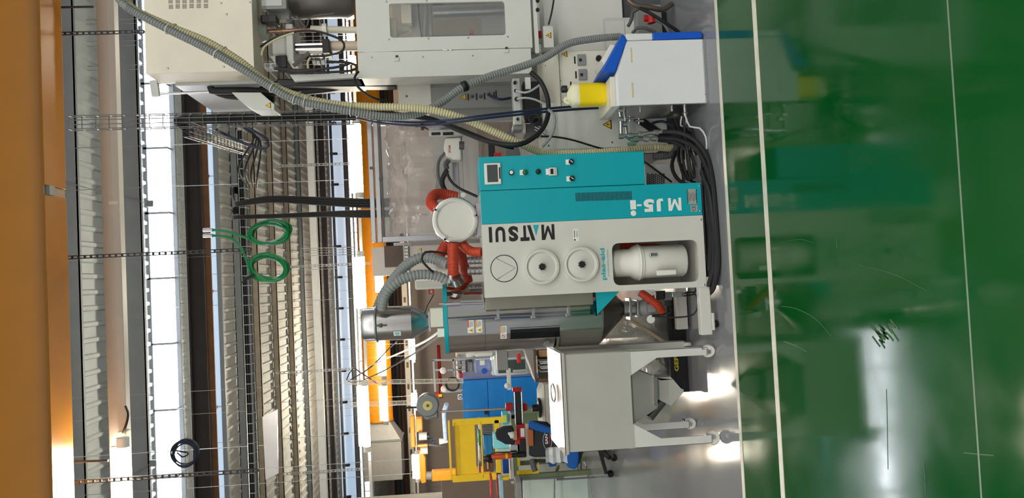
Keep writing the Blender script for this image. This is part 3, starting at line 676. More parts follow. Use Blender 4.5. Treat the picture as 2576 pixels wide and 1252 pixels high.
for i, (x0, x1, yy) in enumerate(((1176, 1212, 655), (1176, 1212, 681))):
    a = P(x0, yy, 4.8); b = P(x1, yy - 1, 4.8); t_ = MB().cyl(a, b, 0.024, n=20); 
    for k in (0.2, 0.5, 0.8): q = a + (b - a) * k; t_.torus(q, b - a, 0.024, 0.004, 20, 6)
    single('steel_pipe', t_, STEEL, ('steel pipe stub with clamp bands next to the short curved orange hose', 'steel pipe stub with clamp bands just above the hopper shell')[i], 'pipe')
# pale elbow left of the hoses
single('elbow_pipe', MB().tube([P(1092, 655, 4.9), P(1092, 672, 4.9), P(1104, 684, 4.9), P(1130, 688, 4.88)], 0.034, 16, 0.02), WPLAS, 'pale plastic elbow under the slanting orange hose', 'pipe')
# grey ribbed material hoses from hopper side to the loader
h1 = [(1128, 665, 4.7), (1105, 655, 4.74), (1070, 647, 4.78), (1040, 655, 4.8), (1008, 680, 4.85), (983, 712, 4.9), (962, 745, 4.95), (950, 775, 4.98)]
single('ribbed_hose', MB().hose([P(*p) for p in h1], 0.033, 0.022, 0.16, 14), HOSEG, 'grey ribbed hose arching from the orange hoses to behind the vacuum loader', 'hose', 'grey ribbed hoses of the vacuum loader')
h2 = [(1126, 706, 4.70), (1100, 694, 4.70), (1070, 690, 4.70), (1038, 693, 4.70), (1005, 706, 4.70), (978, 728, 4.70), (965, 752, 4.71), (961, 778, 4.74)]
single('ribbed_hose', MB().hose([P(*p) for p in h2], 0.032, 0.022, 0.16, 14), HOSEG, 'grey ribbed hose arching from the hopper lid to the front of the vacuum loader', 'hose', 'grey ribbed hoses of the vacuum loader')
single('black_cable', ptube([(1130, 640, 4.66), (1100, 634, 4.64), (1070, 634, 4.62), (1061, 652, 4.62), (1072, 668, 4.62), (1090, 685, 4.64)], 0.007), RUBBER, 'thin black cable loop around the grey ribbed hose by the orange hoses', 'cable')
# white clip box and stay wires on the hopper lid
single('junction_box', MB().box(P(1101, 848, 4.8), P(1121, 825, 4.8) + Vector((0, 0.06, 0))), WPLAS, 'small white clip box on the edge of the teal hopper lid', 'box', bevel=0.004)
# ================================================================ hopper cart
DC = 4.6; CB = 5.12
a = P(1421, 892, DC); b = P(1599, 1127, DC)
cxr = P(1500, 888, DC).x; cxl = P(1515, 1132, DC).x
cz1 = P(1418, 1010, DC).z; cz0 = P(1590, 1005, DC).z
cart = thing('hopper_cart', 'light grey steel hopper cart on white swivel casters', 'cart', ((cxl + cxr) / 2, (DC + CB) / 2, 0))
CARTM = mat('cart_grey', (176, 175, 168), 0.5, var=0.03); CARTL = mat('cart_light', (206, 206, 202), 0.5, var=0.03); CARTD = CARTM
part('bin', MB().box((cxl, DC, cz0), (cxr, CB, cz1 - 0.016)), CARTM, cart, 0.003)
part('side_sheet', MB().box((cxr, DC + 0.01, cz0 + 0.01), (cxr + 0.003, CB - 0.01, cz1 - 0.03)), CARTD, cart)
part('rim', MB().box((cxl - 0.012, DC - 0.012, cz1 - 0.018), (cxr + 0.012, CB + 0.01, cz1)), CARTM, cart, 0.003)
part('lid_sheet', MB().prism([(cxl - 0.02, DC + 0.0, cz1 + 0.002), (cxl - 0.02, DC + 0.0, cz1 + 0.006), (cxl - 0.02, CB - 0.03, cz1 + 0.03), (cxl - 0.02, CB - 0.03, cz1 + 0.024)], (cxr - cxl + 0.03, 0, 0)), mat('lid_aluminium', (132, 130, 128), 0.32, 0.9, var=0.25, scale=9, bump=0.15, bscale=7), cart, label='bright aluminium lid sheet')
hc_ = PZ(1399, 987, cz1 + 0.012); hw = 0.053
hd_ = MB().torus(hc_ + Vector((0, 0, 0.012)), Vector((0, -0.35, 1)), 0.001, 0.0005, 4, 3) if False else MB()
hd_.tube([hc_ + Vector((math.cos(t) * 0.055 * (1 if abs(math.cos(t)) < .9 else 1), math.sin(t) * 0.03 * 2, 0.02 + 0.006 * math.sin(t))) for t in [2 * math.pi * i / 24 for i in range(25)]], 0.005, 8)
part('handle', hd_, STEEL, cart, label='oval chrome handle')
# folded plastic bag hanging on the left edge of the lid is its own thing below
# corner plates and legs
def leg(front, right):
    y0 = DC if front else CB - 0.06; y1 = y0 + 0.05
    mb = MB(); s = 1 if right else -1; xo = cxr if right else cxl
    zl = P(1778, 885, DC).z
    w1 = 0.145; w2 = 0.048; zg = cz0 - 0.165
    prof = [(xo, cz0 + 0.03), (xo, zl), (xo - s * w2, zl), (xo - s * w2, zg), (xo - s * w1, cz0), (xo - s * w1, cz0 + 0.03)]
    mb.prism([(x, y0, z) for x, z in prof], (0, 0.004, 0))
    mb.prism([(xo, y0, cz0 + 0.03), (xo, y0, zl), (xo, y1, zl), (xo, y1 + 0.08, cz0 + 0.03)], (-s * 0.004, 0, 0))
    l = part('leg', mb, CARTL, cart, 0.001)
    part('foot_plate', MB().box((xo, y0, zl - 0.004), (xo - s * 0.05, y0 + 0.05, zl)), STEEL, l)
    part('corner_plate', MB().box((xo - s * 0.0, y0 - 0.002, cz0 - 0.002), (xo - s * w1, y0 + 0.002, cz0 + 0.035)), CARTM, l)
    return zl
for f_, r_ in ((1, 1), (1, 0), (0, 1), (0, 0)): zl = leg(f_, r_)
rw = 0.041
for f_, r_, yaw in ((1, 1, 1.2), (1, 0, 2.0), (0, 1, 0.1), (0, 0, 1.3)):
    xo = cxr if r_ else cxl; s = 1 if r_ else -1
    caster(cart, Vector((xo - s * 0.026, (DC if f_ else CB - 0.05) + 0.025, rw)), rw, 0.024, WPLAS, STEEL, yaw, zl - 0.002)
# funnel under the bin, outlet box and pipe
fz = P(1642, 985, DC + .26).z; xm = P(1640, 990, DC + .26).x
fn = MB().add([(cxl + 0.13, DC + 0.04, cz0), (cxr - 0.10, DC + 0.04, cz0), (cxr - 0.10, CB - 0.04, cz0), (cxl + 0.13, CB - 0.04, cz0),
               (xm - 0.075, DC + 0.16, fz), (xm + 0.12, DC + 0.16, fz), (xm + 0.12, DC + 0.36, fz), (xm - 0.075, DC + 0.36, fz)],
              [(0, 1, 2, 3), (4, 7, 6, 5), (0, 4, 5, 1), (1, 5, 6, 2), (2, 6, 7, 3), (3, 7, 4, 0)])
part('funnel', fn, CARTM, cart, 0.002)
Df = DC + 0.17
part('outlet_flange', MB().bar(P(1643, 944, Df), P(1645, 1017, Df), 0.16, 0.008, (0, 0, 1)), STEEL, cart)
part('outlet_box', ppoly([(1648, 957), (1694, 954), (1721, 985), (1688, 1021), (1648, 1000)], Df, 0.15), CARTM, cart, 0.002)
part('outlet_side', ppoly([(1648, 950), (1686, 947), (1720, 979), (1720, 984), (1694, 954), (1648, 957)], Df + .004, 0.14), CARTM, cart)
part('outlet_pipe', MB().cyl(P(1668, 1006, Df + .05), P(1632, 1051, Df + .02), 0.03, n=20), mat('dull_steel', (120, 118, 112)), cart)
for q in ((1641, 945), (1642, 1013)): part('wing_bolt', MB().cyl(P(*q, Df - .02), P(q[0] + 6, q[1], Df - .02), 0.006, n=8).ball(P(q[0] + 2, q[1], Df - .02), 0.009, 8), STEEL, cart)
# plastic bag on the lid edge
CLEARBAG = mat('clear_plastic_film', (226, 228, 230), 0.18, alpha=0.55, bump=0.6, bscale=22, spec=0.8)
bg = MB()
q0 = P(1393, 1142, DC + .1); random.seed(5)
pts = [[q0 + Vector((-0.05 + 0.09 * i / 6 + random.uniform(-.006, .006), -0.02 + random.uniform(-.015, .015) + 0.03 * (j % 2), 0.05 - 0.13 * j / 6)) for i in range(7)] for j in range(7)]
bg.add([p for r_ in pts for p in r_] + [p + Vector((0, 0.02, 0)) for r_ in pts for p in r_], [(j * 7 + i, j * 7 + i + 1, j * 7 + i + 8, j * 7 + i + 7) for j in range(6) for i in range(6)] + [(49 + j * 7 + i, 49 + j * 7 + i + 7, 49 + j * 7 + i + 8, 49 + j * 7 + i + 1) for j in range(6) for i in range(6)])
single('plastic_bag', bg, CLEARBAG, 'crumpled clear plastic bag hanging over the corner of the cart lid', 'bag')
# ================================================================ chiller / temperature controller
DK = 4.5
kx1 = P(1640, 100, DK).x; kx0 = P(1660, 262, DK).x; kz1 = P(1548, 185, DK).z; kz0 = P(1776, 180, DK).z
KD = 0.42
ch = thing('temperature_controller', 'white boxy temperature controller unit with blue slanted front edge', 'machine', ((kx0 + kx1) / 2, DK + KD / 2, 0))
KW = mat('chiller_white', (222, 224, 226), 0.4, var=0.02)
xm_ = P(1548, 190, DK).x
prof = [(kx0, kz0), (kx1, kz0), (kx1, P(1575, 103, DK).z), (xm_, kz1), (kx0, kz1)]
part('body', MB().prism([(x, DK + 0.012, z) for x, z in prof], (0, KD - 0.024, 0)), KW, ch, 0.002)
part('side_panel', MB().prism([(x, DK, z) for x, z in [(kx0, kz0 + 0.012), (kx1 - 0.004, kz0 + 0.012), (kx1 - 0.004, P(1575, 103, DK).z), (xm_, kz1 - 0.012), (kx0, kz1 - 0.012)]], (0, 0.012, 0)), KW, ch, 0.002)
part('base_plate', MB().box((kx0, DK - 0.004, kz0 - 0.006), (kx1 + 0.003, DK + KD, kz0 + 0.004)), STEEL, ch)
part('top_tray', MB().box((kx0 - 0.0, DK + 0.02, kz1), (xm_, DK + KD, kz1 + 0.03)), mat('tray_cream', (226, 222, 206), 0.5), ch, 0.004)
f1 = P(1640, 82, DK)
part('front_fascia', MB().box((kx1, DK - 0.004, kz0 + 0.01), (f1.x, DK + KD, P(1642, 90, DK).z)), DBLUE, ch, 0.006, label='blue lower front fascia')
part('front_door', MB().box((kx1, DK - 0.002, P(1642, 90, DK).z), (f1.x - 0.002, DK + KD, P(1574, 92, DK).z)), KW, ch, 0.006)
pa = P(1566, 84, DK); pb = P(1512, 181, DK); pc = P(1548, 182, DK); pd = P(1578, 101, DK)
part('slanted_panel', MB().prism([(q.x, DK - 0.005, q.z) for q in (pa, pb, pc, pd)], (0, KD, 0)), DBLUE, ch, 0.006, label='blue slanted control panel')
mid = (pa + pb) / 2; dr = (pb - pa).normalized(); nr = Vector((-dr.z, 0, dr.x)); nr = nr if nr.z > 0 else -nr
part('display_cover', MB().prism([mid - dr * 0.07 + nr * 0.001 + Vector((0, 0.05, 0)), mid + dr * 0.07 + nr * 0.001 + Vector((0, 0.05, 0)), mid + dr * 0.055 + nr * 0.03 + Vector((0, 0.05, 0)), mid - dr * 0.06 + nr * 0.03 + Vector((0, 0.05, 0))], (0, 0.25, 0)), WPLAS, ch, 0.003)
for y0, y1, px in ((119, 158, 1588.5), (207, 246, 1591.5)):
    part('grip_slot', cbox(px, (y0 + y1) / 2, 4.4, y1 - y0, DK - 0.001, 0.004), mat('slot_tan', (206, 190, 150), 0.6), ch, smooth=False)
for q in ((1772, 106), (1774, 237), (1541, 168)): screw(ch, *q, DK, 0.004)
for yy in (DK + 0.05, DK + KD - 0.06):
    for py in (100, 247):
        xx = P(1790, py, DK).x; c = Vector((xx, yy, 0.032)); caster(ch, c, 0.032, 0.03, BLACK, BLACK, 0.7, kz0 - 0.004)
part('underside_pan', MB().box((kx0 + 0.01, DK + 0.02, kz0 - 0.03), (kx1 - 0.01, DK + KD - 0.02, kz0 - 0.006)), DGREY, ch)
part('left_panel', MB().box((kx0 - 0.003, DK + 0.01, kz0 + 0.01), (kx0, DK + KD - 0.01, kz1 - 0.02)), STEEL, ch)
for px, dz in ((1610, 0), (1690, 0)):
    q = P(px, 268, DK + .12); part('side_bolt', MB().cyl(Vector((kx0, q.y, q.z)), Vector((kx0 - 0.02, q.y, q.z)), 0.006, n=8), STEEL, ch)
# yellow coolant jug on top
DJ = 4.62
jc = P(1500, 232, DJ); jr = 29.5 * S(DJ)
jz = kz1 + 0.03
def jzz(px): return P(px, 232, DJ).z
jug = thing('coolant_jug', 'translucent jug filled with yellow liquid on the white controller', 'jug', (jc.x, DJ + 0.05, jz))
def sq(r, z, n=4.0, m=28):
    out = []
    for i in range(m):
        t = 2 * math.pi * i / m; c_, s_ = math.cos(t), math.sin(t); k = (abs(c_) ** n + abs(s_) ** n) ** (-1 / n); out.append(Vector((jc.x + r * k * c_, DJ + 0.07 + r * k * s_ * 0.85, z)))
    return out
def loft(rings):
    m = len(rings[0]); mb = MB(); vs = [p for r_ in rings for p in r_]
    return mb.add(vs, [(i * m + k, i * m + (k + 1) % m, (i + 1) * m + (k + 1) % m, (i + 1) * m + k) for i in range(len(rings) - 1) for k in range(m)] + [tuple(range(m - 1, -1, -1)), tuple(range((len(rings) - 1) * m, len(rings) * m))])
zj0 = jz; zjl = jzz(1459); zjs = jzz(1444); zjt = jzz(1429)
part('liquid_body', loft([sq(jr * 0.9, zj0), sq(jr * 0.99, zj0 + 0.012), sq(jr, zj0 + 0.05), sq(jr, zjl)]), mat('yellow_liquid', (236, 208, 22), 0.25, var=0.05), jug)
part('shoulder', loft([sq(jr, zjl), sq(jr * 0.98, zjs), sq(jr * 0.75, (zjs + zjt) / 2), sq(jr * 0.45, zjt)]), mat('milky_plastic', (226, 222, 190), 0.35, var=0.04), jug)
part('grip', MB().tube([(jc.x - jr * 0.7, DJ + .07, zjs - .01), (jc.x - jr * 0.62, DJ + .07, zjt + 0.0), (jc.x - jr * .35, DJ + .07, zjt + 0.012), (jc.x - jr * .15, DJ + 0.07, zjt - 0.01)], 0.011, 10, 0.01), MATS['milky_plastic'], jug)
cp = P(1424, 226, DJ + .07)
part('cap', MB().lathe((cp.x, DJ + .05, zjt - 0.002), (0, 0, 1), [(0.022, 0), (0.022, 0.03), (0.019, 0.034)], 20), BLACK, jug)
# pipes and quick couplings left of the controller
pf = MB()
pts = [P(1552, 268, 4.62), P(1560, 300, 4.62), P(1562, 335, 4.62), P(1575, 344, 4.62), P(1630, 340, 4.62)]
pipe = thing('coolant_pipework', 'galvanised coolant pipe stubs with green valves beside the white controller', 'pipework', (pts[0].x, 4.62, 0.4))
part('pipe', MB().tube([P(1556, 266, 4.6), P(1561, 300, 4.6), P(1562, 342, 4.6)], 0.013, 12, 0.03).tube([P(1562, 342, 4.6), P(1600, 340, 4.6), P(1630, 335, 4.6), P(1665, 331, 4.6)], 0.012, 12, 0.03), STEEL, pipe)
part('pipe', MB().tube([P(1568, 270, 4.7), P(1573, 300, 4.7), P(1577, 345, 4.7), P(1585, 350, 4.7), P(1656, 348, 4.7)], 0.011, 12, 0.03), STEEL, pipe)
for i, (x, y) in enumerate(((1562, 342), (1585, 341), (1612, 338), (1650, 333), (1600, 350), (1625, 349), (1645, 348), (1561, 300), (1572, 312), (1560, 277))):
    part('coupling', MB().cyl(P(x - 5, y, 4.6), P(x + 6, y, 4.6), 0.018, n=8), STEEL if i % 3 else ALU, pipe)
for x, y in ((1597, 351), (1590, 361)): part('valve_lever', cbox(x, y, 22, 8, 4.57, 0.02), mat('dull_green', (84, 110, 92), 0.5), pipe, 0.003)
for x, y in ((1584, 298), (1607, 304)): part('tap', MB().cyl(P(x - 8, y, 4.66), P(x + 12, y, 4.66), 0.009, n=10).cyl(P(x, y - 6, 4.66), P(x, y + 8, 4.66), 0.006, n=8), STEEL, pipe)
part('drain_fitting', MB().cyl(P(1722, 262, 4.6), P(1724, 292, 4.6), 0.012, n=10).torus(P(1723, 285, 4.6), P(1724, 292, 4.6) - P(1722, 262, 4.6), 0.014, 0.005, 16, 6), STEEL, pipe)
# ================================================================ vertical moulding machine
DG = 5.1; DM = 5.3
mac = thing('moulding_machine', 'tall white vertical moulding machine with windowed guard and open screw drive', 'machine', (1.9, 5.9, 0))
XO = P(1000, -420, DG).x                                            # right edge, beyond the picture
GW = mat('guard_white', (212, 212, 208), 0.45, var=0.02)
BOXW = mat('housing_white', (234, 224, 208), 0.5, var=0.03)
def xz(x, y, D): p = P(x, y, D); return p.x, p.z
# upper housing
ux, uz1 = xz(367, 186, 5.2); uz0 = P(640, 180, 5.2).z
part('upper_housing', MB().box((ux, 5.2, uz0), (XO, 5.45, uz1)), BOXW, mac, 0.004)
part('housing_back', MB().prism([(ux - 0.02, 5.45, uz1 - 0.1), (ux - 0.02, 6.3, uz1 - 0.1), (ux - 0.02, 6.3, uz0 + 0.2), (ux - 0.02, 5.7, uz0 + 0.14), (ux - 0.02, 5.45, uz0)], (XO - ux, 0, 0)), mat('housing_side', (190, 192, 194), 0.35, 0.1), mac)
vh = [(429, 3), (447, 3), (464, 3), (482, 2), (500, 2), (518, 1), (430, 17), (447, 16), (464, 16), (482, 15), (500, 15), (518, 15)]
for x, y in vh:
    m_ = MB()
    for i in range(4):
        for j in range(4): cbox(x - 4.2 + i * 2.8, y - 4.2 + j * 2.8, 1.7, 1.7, 5.199, 0.002, m_)
    part('vent_perforation', m_, INK, mac, smooth=False, stuff=True)
for q in ((556, 8), (628, 6), (570, 36), (422, 172), (563, 168)): screw(mac, *q, 5.2, 0.007)
# hanging rods with bracket on the left of the housing
rb = P(392, 222, 5.55)
part('rod_bracket', MB().bar(P(387, 203, 5.5), P(393, 242, 5.5), 0.05, 0.035, (0, 1, 0)), LGREY, mac)
for y0 in (208, 236): part('guide_rod', MB().cyl(P(392, y0, 5.5), P(565, y0 - 6, 5.5), 0.009, n=12), STEEL, mac)
# drive section between housing and guard
DS = 5.45
part('nut_housing', MB().lathe(P(642, 80, DS), P(680, 79, DS) - P(642, 80, DS), [(0, 0), (0.075, 0), (0.075, 0.05), (0.06, 0.085), (0, 0.085)], 24), WPLAS, mac)
sp_ = MB(); a_ = P(668, 80, DS); b_ = P(790, 75, DS); L_ = (b_ - a_).length
sp_.tube([a_ + (b_ - a_) * (i / 120) for i in range(121)], lambda i: 0.015 if i % 3 else 0.0125, 10)
part('ball_screw', sp_, mat('copper_screw', (196, 158, 134), 0.35, 0.9), mac)
part('screw_sleeve', MB().cyl(P(782, 73, DS), P(905, 76, DS), 0.024, n=16), CREAM, mac)
part('screw_collar', MB().lathe(P(812, 76, DS), P(825, 75, DS) - P(812, 76, DS), [(0.045, 0), (0.045, 0.03)], 20), WPLAS, mac)
part('motor_block', MB().box(P(672, 88, DS + .05), P(722, 140, DS + .05) + Vector((0, 0.25, 0))), WPLAS, mac, 0.02)
part('cross_plate', MB().box(P(718, 60, DS + .02), P(739, 153, DS + .02) + Vector((0, 0.3, 0))), GW, mac, 0.004)
part('cross_plate', MB().box(P(738, 95, DS + .06), P(742, 158, DS + .06) + Vector((0, 0.25, 0))), LGREY, mac, 0.002)
part('slide_column', MB().box(P(740, 108, DS + .08), P(812, 124, DS + .08) + Vector((0, 0.1, 0))), DGREY, mac, 0.002)
part('slide_rail', MB().box(P(740, 122, DS + .06), P(812, 125, DS + .06) + Vector((0, 0.02, 0))), STEEL, mac)
part('slide_rail', MB().box(P(740, 110, DS + .06), P(812, 113, DS + .06) + Vector((0, 0.02, 0))), STEEL, mac)
part('slide_block', MB().box(P(810, 98, DS + .03), P(829, 132, DS + .03) + Vector((0, 0.14, 0))), BLACK, mac, 0.003)
part('ram_cylinder', MB().cyl(P(828, 116, DS + .1), P(905, 115, DS + .1), 0.036, n=24), mat('cream_cylinder', (214, 196, 176), 0.45), mac)
part('accumulator_drum', MB().lathe(P(720, 8, DS + .2), P(898, 2, DS + .2) - P(720, 8, DS + .2), [(0, 0), (0.1, 0.02), (0.12, 0.06), (0.12, 0.44), (0.1, 0.48), (0, 0.5)], 32), mat('drum_grey', (92, 88, 86), 0.4, 0.3), mac)
part('black_bracket', MB().box(P(655, 38, DS - .1), P(695, 55, DS - .1) + Vector((0, 0.1, 0))), BLACK, mac, 0.003)
part('terminal_plate', MB().box(P(655, -20, DS - .12), P(721, 22, DS - .12) + Vector((0, 0.06, 0))), MGREY, mac, 0.004)
part('cover_plate', MB().box(P(657, -20, DS - .124), P(709, 14, DS - .124) + Vector((0, 0.004, 0))), LGREY, mac)
part('plate_arm', MB().box(P(675, 22, DS - .02), P(728, 48, DS - .02) + Vector((0, 0.08, 0))), MGREY, mac, 0.003)
part('black_motor', MB().box(P(692, 140, DS), P(722, 170, DS) + Vector((0, 0.12, 0))), BLACK, mac, 0.006)
part('angle_brace', MB().bar(P(738, 166, DS), P(778, 132, DS), 0.02, 0.03, (0, 1, 0)), DGREY, mac)
vm = MB()
for i, (x, y) in enumerate(((785, 138), (795, 138), (805, 138), (790, 156), (800, 156), (812, 155))): vm = cbox(x, y, 9, 7, DS - .05, 0.05); part('valve_block', vm, LGREY if i % 2 else ALU, mac, 0.002)
part('valve_block', MB().box(P(664, 158, DS - .1), P(695, 172, DS - .1) + Vector((0, 0.08, 0))), LGREY, mac, 0.004)
for x in (672, 687): part('port', MB().cyl(P(x, 165, DS - .1), P(x, 165, DS - .12), 0.012, n=12), STEEL, mac)
part('tray_plate', MB().prism([P(728, 187, DS - .1), P(905, 184, DS - .1), P(905, 194, DS - .1), P(740, 204, DS - .1)], (0, 0.4, 0)), GW, mac, 0.003)
part('black_duct', MB().bar(P(700, 213, DS), P(998, 212, DS), 0.12, 0.055, (0, 0, 1)), BLACK, mac, 0.01)
# sagging black cable sleeves beside the housing
cs = [[(560, 205, 5.62), (540, 214, 5.62), (560, 222, 5.62), (700, 213, 5.6)], [(530, 218, 5.5), (533, 228, 5.5), (620, 228, 5.5), (720, 232, 5.5), (830, 222, 5.5), (900, 205, 5.5)], [(540, 228, 5.6), (570, 240, 5.6), (640, 245, 5.6), (690, 250, 5.6)]]
for c_ in cs: part('cable_sleeve', ptube(c_, 0.026, 10, 0.04), RUBBER, mac)
part('cable_box', ppoly([(582, 232), (655, 232), (690, 262), (690, 276), (640, 276), (615, 262), (600, 250)], 5.4, 0.2), GW, mac, 0.004)
warn_sign(mac, 675, 265, 5.4, 16, bolt=False)
# front guard with window
gx, gz1 = xz(902, 197, DG); gz0 = P(1343, 185, DG).z; gs = P(1120, 126, DG).x
wx0, wz1 = xz(982, 95, DG); wx1 = P(1120, 6, DG).x; wz0 = P(1271, 50, DG).z
hl = [(v.x, v.z) for v in rounded([Vector((wx1, 0, wz1)), Vector((wx1, 0, wz0)), Vector((wx0, 0, wz0)), Vector((wx0, 0, wz1))], 0.022, 4)]
gd = plate_with_hole((gs + 0.002, gz0, XO, gz1), hl, DG, DG + 0.02)
gp = part('guard_door', gd, GW, mac, smooth=False, label='white guard door with a rounded window')
part('window_pane', MB().box((wx0 - 0.02, DG + 0.02, wz0 - 0.02), (wx1 + 0.02, DG + 0.024, wz1 + 0.02)), ACRYL, gp)
part('guard_panel', MB().box((gx, DG, gz0 + 0.012), (gs - 0.001, DG + 0.02, gz1)), GW, mac, 0.002)
part('guard_side', MB().box((gx, DG + 0.02, gz0 + 0.012), (gx + 0.02, DG + 0.2, gz1)), GW, mac)
part('guard_top', MB().box((gx, DG + 0.02, gz1 - 0.02), (XO, DG + 0.2, gz1)), GW, mac)
for q in ((997, 149), (1273, 128)):
    h = part('hinge', cbox(*q, 14, 8, DG - 0.008, 0.008), GW, mac, 0.002); part('hinge_pin', cbox(q[0] + 1, q[1] - 8, 6, 4, DG - 0.008, 0.008), BLACK, h)
for q in ((935, 144), (1064, 143), (1189, 140), (978, 99), (1078, 97), (1178, 95), (1277, 92), (972, 4), (1073, 2)): screw(mac, *q, DG, 0.006)
for x0, x1 in ((1114, 1126), (1131, 1137)): part('handle_clip', cbox((x0 + x1) / 2, 125, x1 - x0, 5, DG - 0.006, 0.006), WPLAS, mac, 0.002)
# inside the window
DI = 5.5
part('inner_plate', MB().box(P(960, -120, DI + .5), P(1345, 190, DI + .5) + Vector((0, 0.02, 0))), mat('inner_beige', (190, 176, 158), 0.5), mac)
part('tie_bar', MB().cyl(P(1090, 32, DI), P(1345, 22, DI), 0.055, n=24), STEEL, mac)
part('platen', MB().box(P(1030, -20, DI - .1), P(1089, 120, DI - .1) + Vector((0, 0.3, 0))), mat('platen_grey', (178, 172, 168), 0.4, 0.3), mac, 0.004)
part('mould_block', MB().box(P(1008, 0, DI - .2), P(1036, 58, DI - .2) + Vector((0, 0.2, 0))), BOXW, mac, 0.003)
part('cream_block', MB().box(P(980, 45, DI - .15), P(1000, 100, DI - .15) + Vector((0, 0.15, 0))), CREAM, mac, 0.006)
part('nozzle', MB().cyl(P(1000, 72, DI - .1), P(1030, 70, DI - .1), 0.05, 0.03, 20), CREAM, mac)
part('dark_block', MB().box(P(1089, 0, DI - .02), P(1117, 18, DI - .02) + Vector((0, 0.1, 0))), DGREY, mac)
part('inner_hose', ptube([(1068, 0, DI - .15), (1072, 25, DI - .15), (1070, 50, DI - .15), (1068, 95, DI - .15)], 0.012), MGREY, mac)
part('inner_hose', ptube([(1052, 0, DI - .15), (1054, 40, DI - .15), (1058, 75, DI - .15), (1062, 98, DI - .15)], 0.005), RUBBER, mac)
part('floor_tray', MB().box(P(1075, 90, DI - .2), P(1290, 130, DI - .2) + Vector((0, 0.05, 0))), DGREY, mac)
part('red_coupling', cbox(1186, 80, 10, 9, DI - .2, 0.03), DRED, mac)
# base panels
bz = 0.03
bx = P(1500, 128, DM).x; bx2 = P(1500, 270, DM).x; bx3 = P(1500, 372, DM).x
part('base_panel', MB().box((bx + 0.002, DM, 0.3), (XO, DM + 0.02, gz0 + 0.04)), GW, mac, 0.003)
rp = part('recess_frame', cbox(1560, 86, 88, 86, DM - 0.004, 0.004), LGREY, mac, 0.002)
part('recess_door', cbox(1549, 88, 48, 74, DM - 0.008, 0.004), GW, rp, 0.001); part('recess_door', cbox(1588, 88, 26, 74, DM - 0.008, 0.004), GW, rp, 0.001)
DLP = 5.04
bx3 = P(1500, 372, DLP).x
part('lower_panel', MB().box((bx3, DLP, 0.10), (P(1500, 255, DLP).x, DM + 0.04, P(1366, 320, DLP).z)), GW, mac, 0.004)
warn_sign(mac, 1528, 313, DLP, 27)
for q in ((1540, 358), (1380, 366), (1383, 350)): screw(mac, *q, DLP, 0.006, DGREY)
part('base_shade_block', MB().box((bx3, DM + 0.08, 0.0), (XO, 6.8, 0.4)), DGREY, mac)  # machine base, coloured dark to stand for the shade beneath the machine
part('rear_column', MB().box((bx + 0.1, 5.9, 0.4), (XO, 6.6, gz0 + 0.3)), LGREY, mac)
part('support_column', MB().box((P(770, -60, 5.9).x, 5.7, gz0 + 0.3), (XO - 0.1, 6.3, uz0 + 0.05)), LGREY, mac, 0.01)
part('table_block', MB().box((gx + 0.05, DM + 0.02, P(1365, 150, DM).z), (XO, 6.4, gz0 + 0.02)), LGREY, mac)
part('left_panel', MB().box(P(1000, 197, 5.4), P(1087, 300, 5.4) + Vector((0, 0.02, 0))), mat('left_panel_white', (206, 202, 196), 0.5), mac, 0.003)
part('rear_panel', MB().box(P(1005, 150, 5.5), P(1360, 300, 5.5) + Vector((0, 0.02, 0))), LGREY, mac)
screw(mac, 1009, 212, 5.4); screw(mac, 1023, 242, 5.4, 0.008, DGREY)
# small switch box with red button
sb = part('switch_box', cbox(1380, 92, 27, 56, DM - 0.16, 0.08), GW, mac, 0.004)
warn_sign(mac, 1380, 89, DM - 0.16, 17)
part('red_button', cbox(1357, 85, 12, 16, DM - 0.12, 0.04), RED, mac, 0.003)
part('box_gland', cbox(1358, 103, 10, 10, DM - 0.12, 0.03), ALU, mac, 0.002)
part('hinge_strip', cbox(1348, 60, 10, 150, DG - 0.002, 0.02), GW, mac)
for y in (3, 26): part('black_knob', MB().lathe(P(1352, y, DG), (0, -1, 0), [(0.012, 0), (0.014, 0.012), (0.01, 0.02)], 16), BLACK, mac)
# electrical cabinet
DE = 5.0
ex0, ez1 = xz(1365, 270, DE); ex1 = P(1450, 128, DE).x; ez0 = P(1570, 200, DE).z
ec = part('breaker_cabinet', MB().box((ex0, DE, ez0), (ex1, DE + 0.28, P(1402, 200, DE).z)), mat('cabinet_cream', (220, 216, 202), 0.45), mac, 0.004)
part('cabinet_hood', MB().prism([(ex0, DE - 0.03, P(1406, 200, DE).z), (ex0, DE + 0.28, ez1), (ex0, DE + 0.28, P(1406, 200, DE).z)], (ex1 - ex0, 0, 0)), MATS['cabinet_cream'], ec, 0.003)
warn_sign(ec, 1420, 136, DE - 0.001, 17)
for x, y in ((1463, 150), (1466, 187)):
    b = part('breaker', cbox(x, y, 21, 28, DE - 0.012, 0.014), MGREY, ec, 0.002); part('toggle', cbox(x - 3, y, 6, 6, DE - 0.022, 0.01), BLACK, b)
    part('label_strip', cbox(x - 17, y + 1, 4, 19, DE - 0.001, 0.002), INK, ec, smooth=False)
part('label_strip', cbox(1436, 212, 4, 14, DE - 0.001, 0.002), INK, ec, smooth=False)
for x, y in ((1505, 148), (1507, 184)): part('black_knob', MB().lathe(P(x, y, DE), (0, -1, 0), [(0.018, 0), (0.02, 0.02), (0.014, 0.03)], 20), BLACK, ec)
for q in ((1411, 203), (1415, 256), (1372, 165)): screw(ec, *q, DE, 0.004)
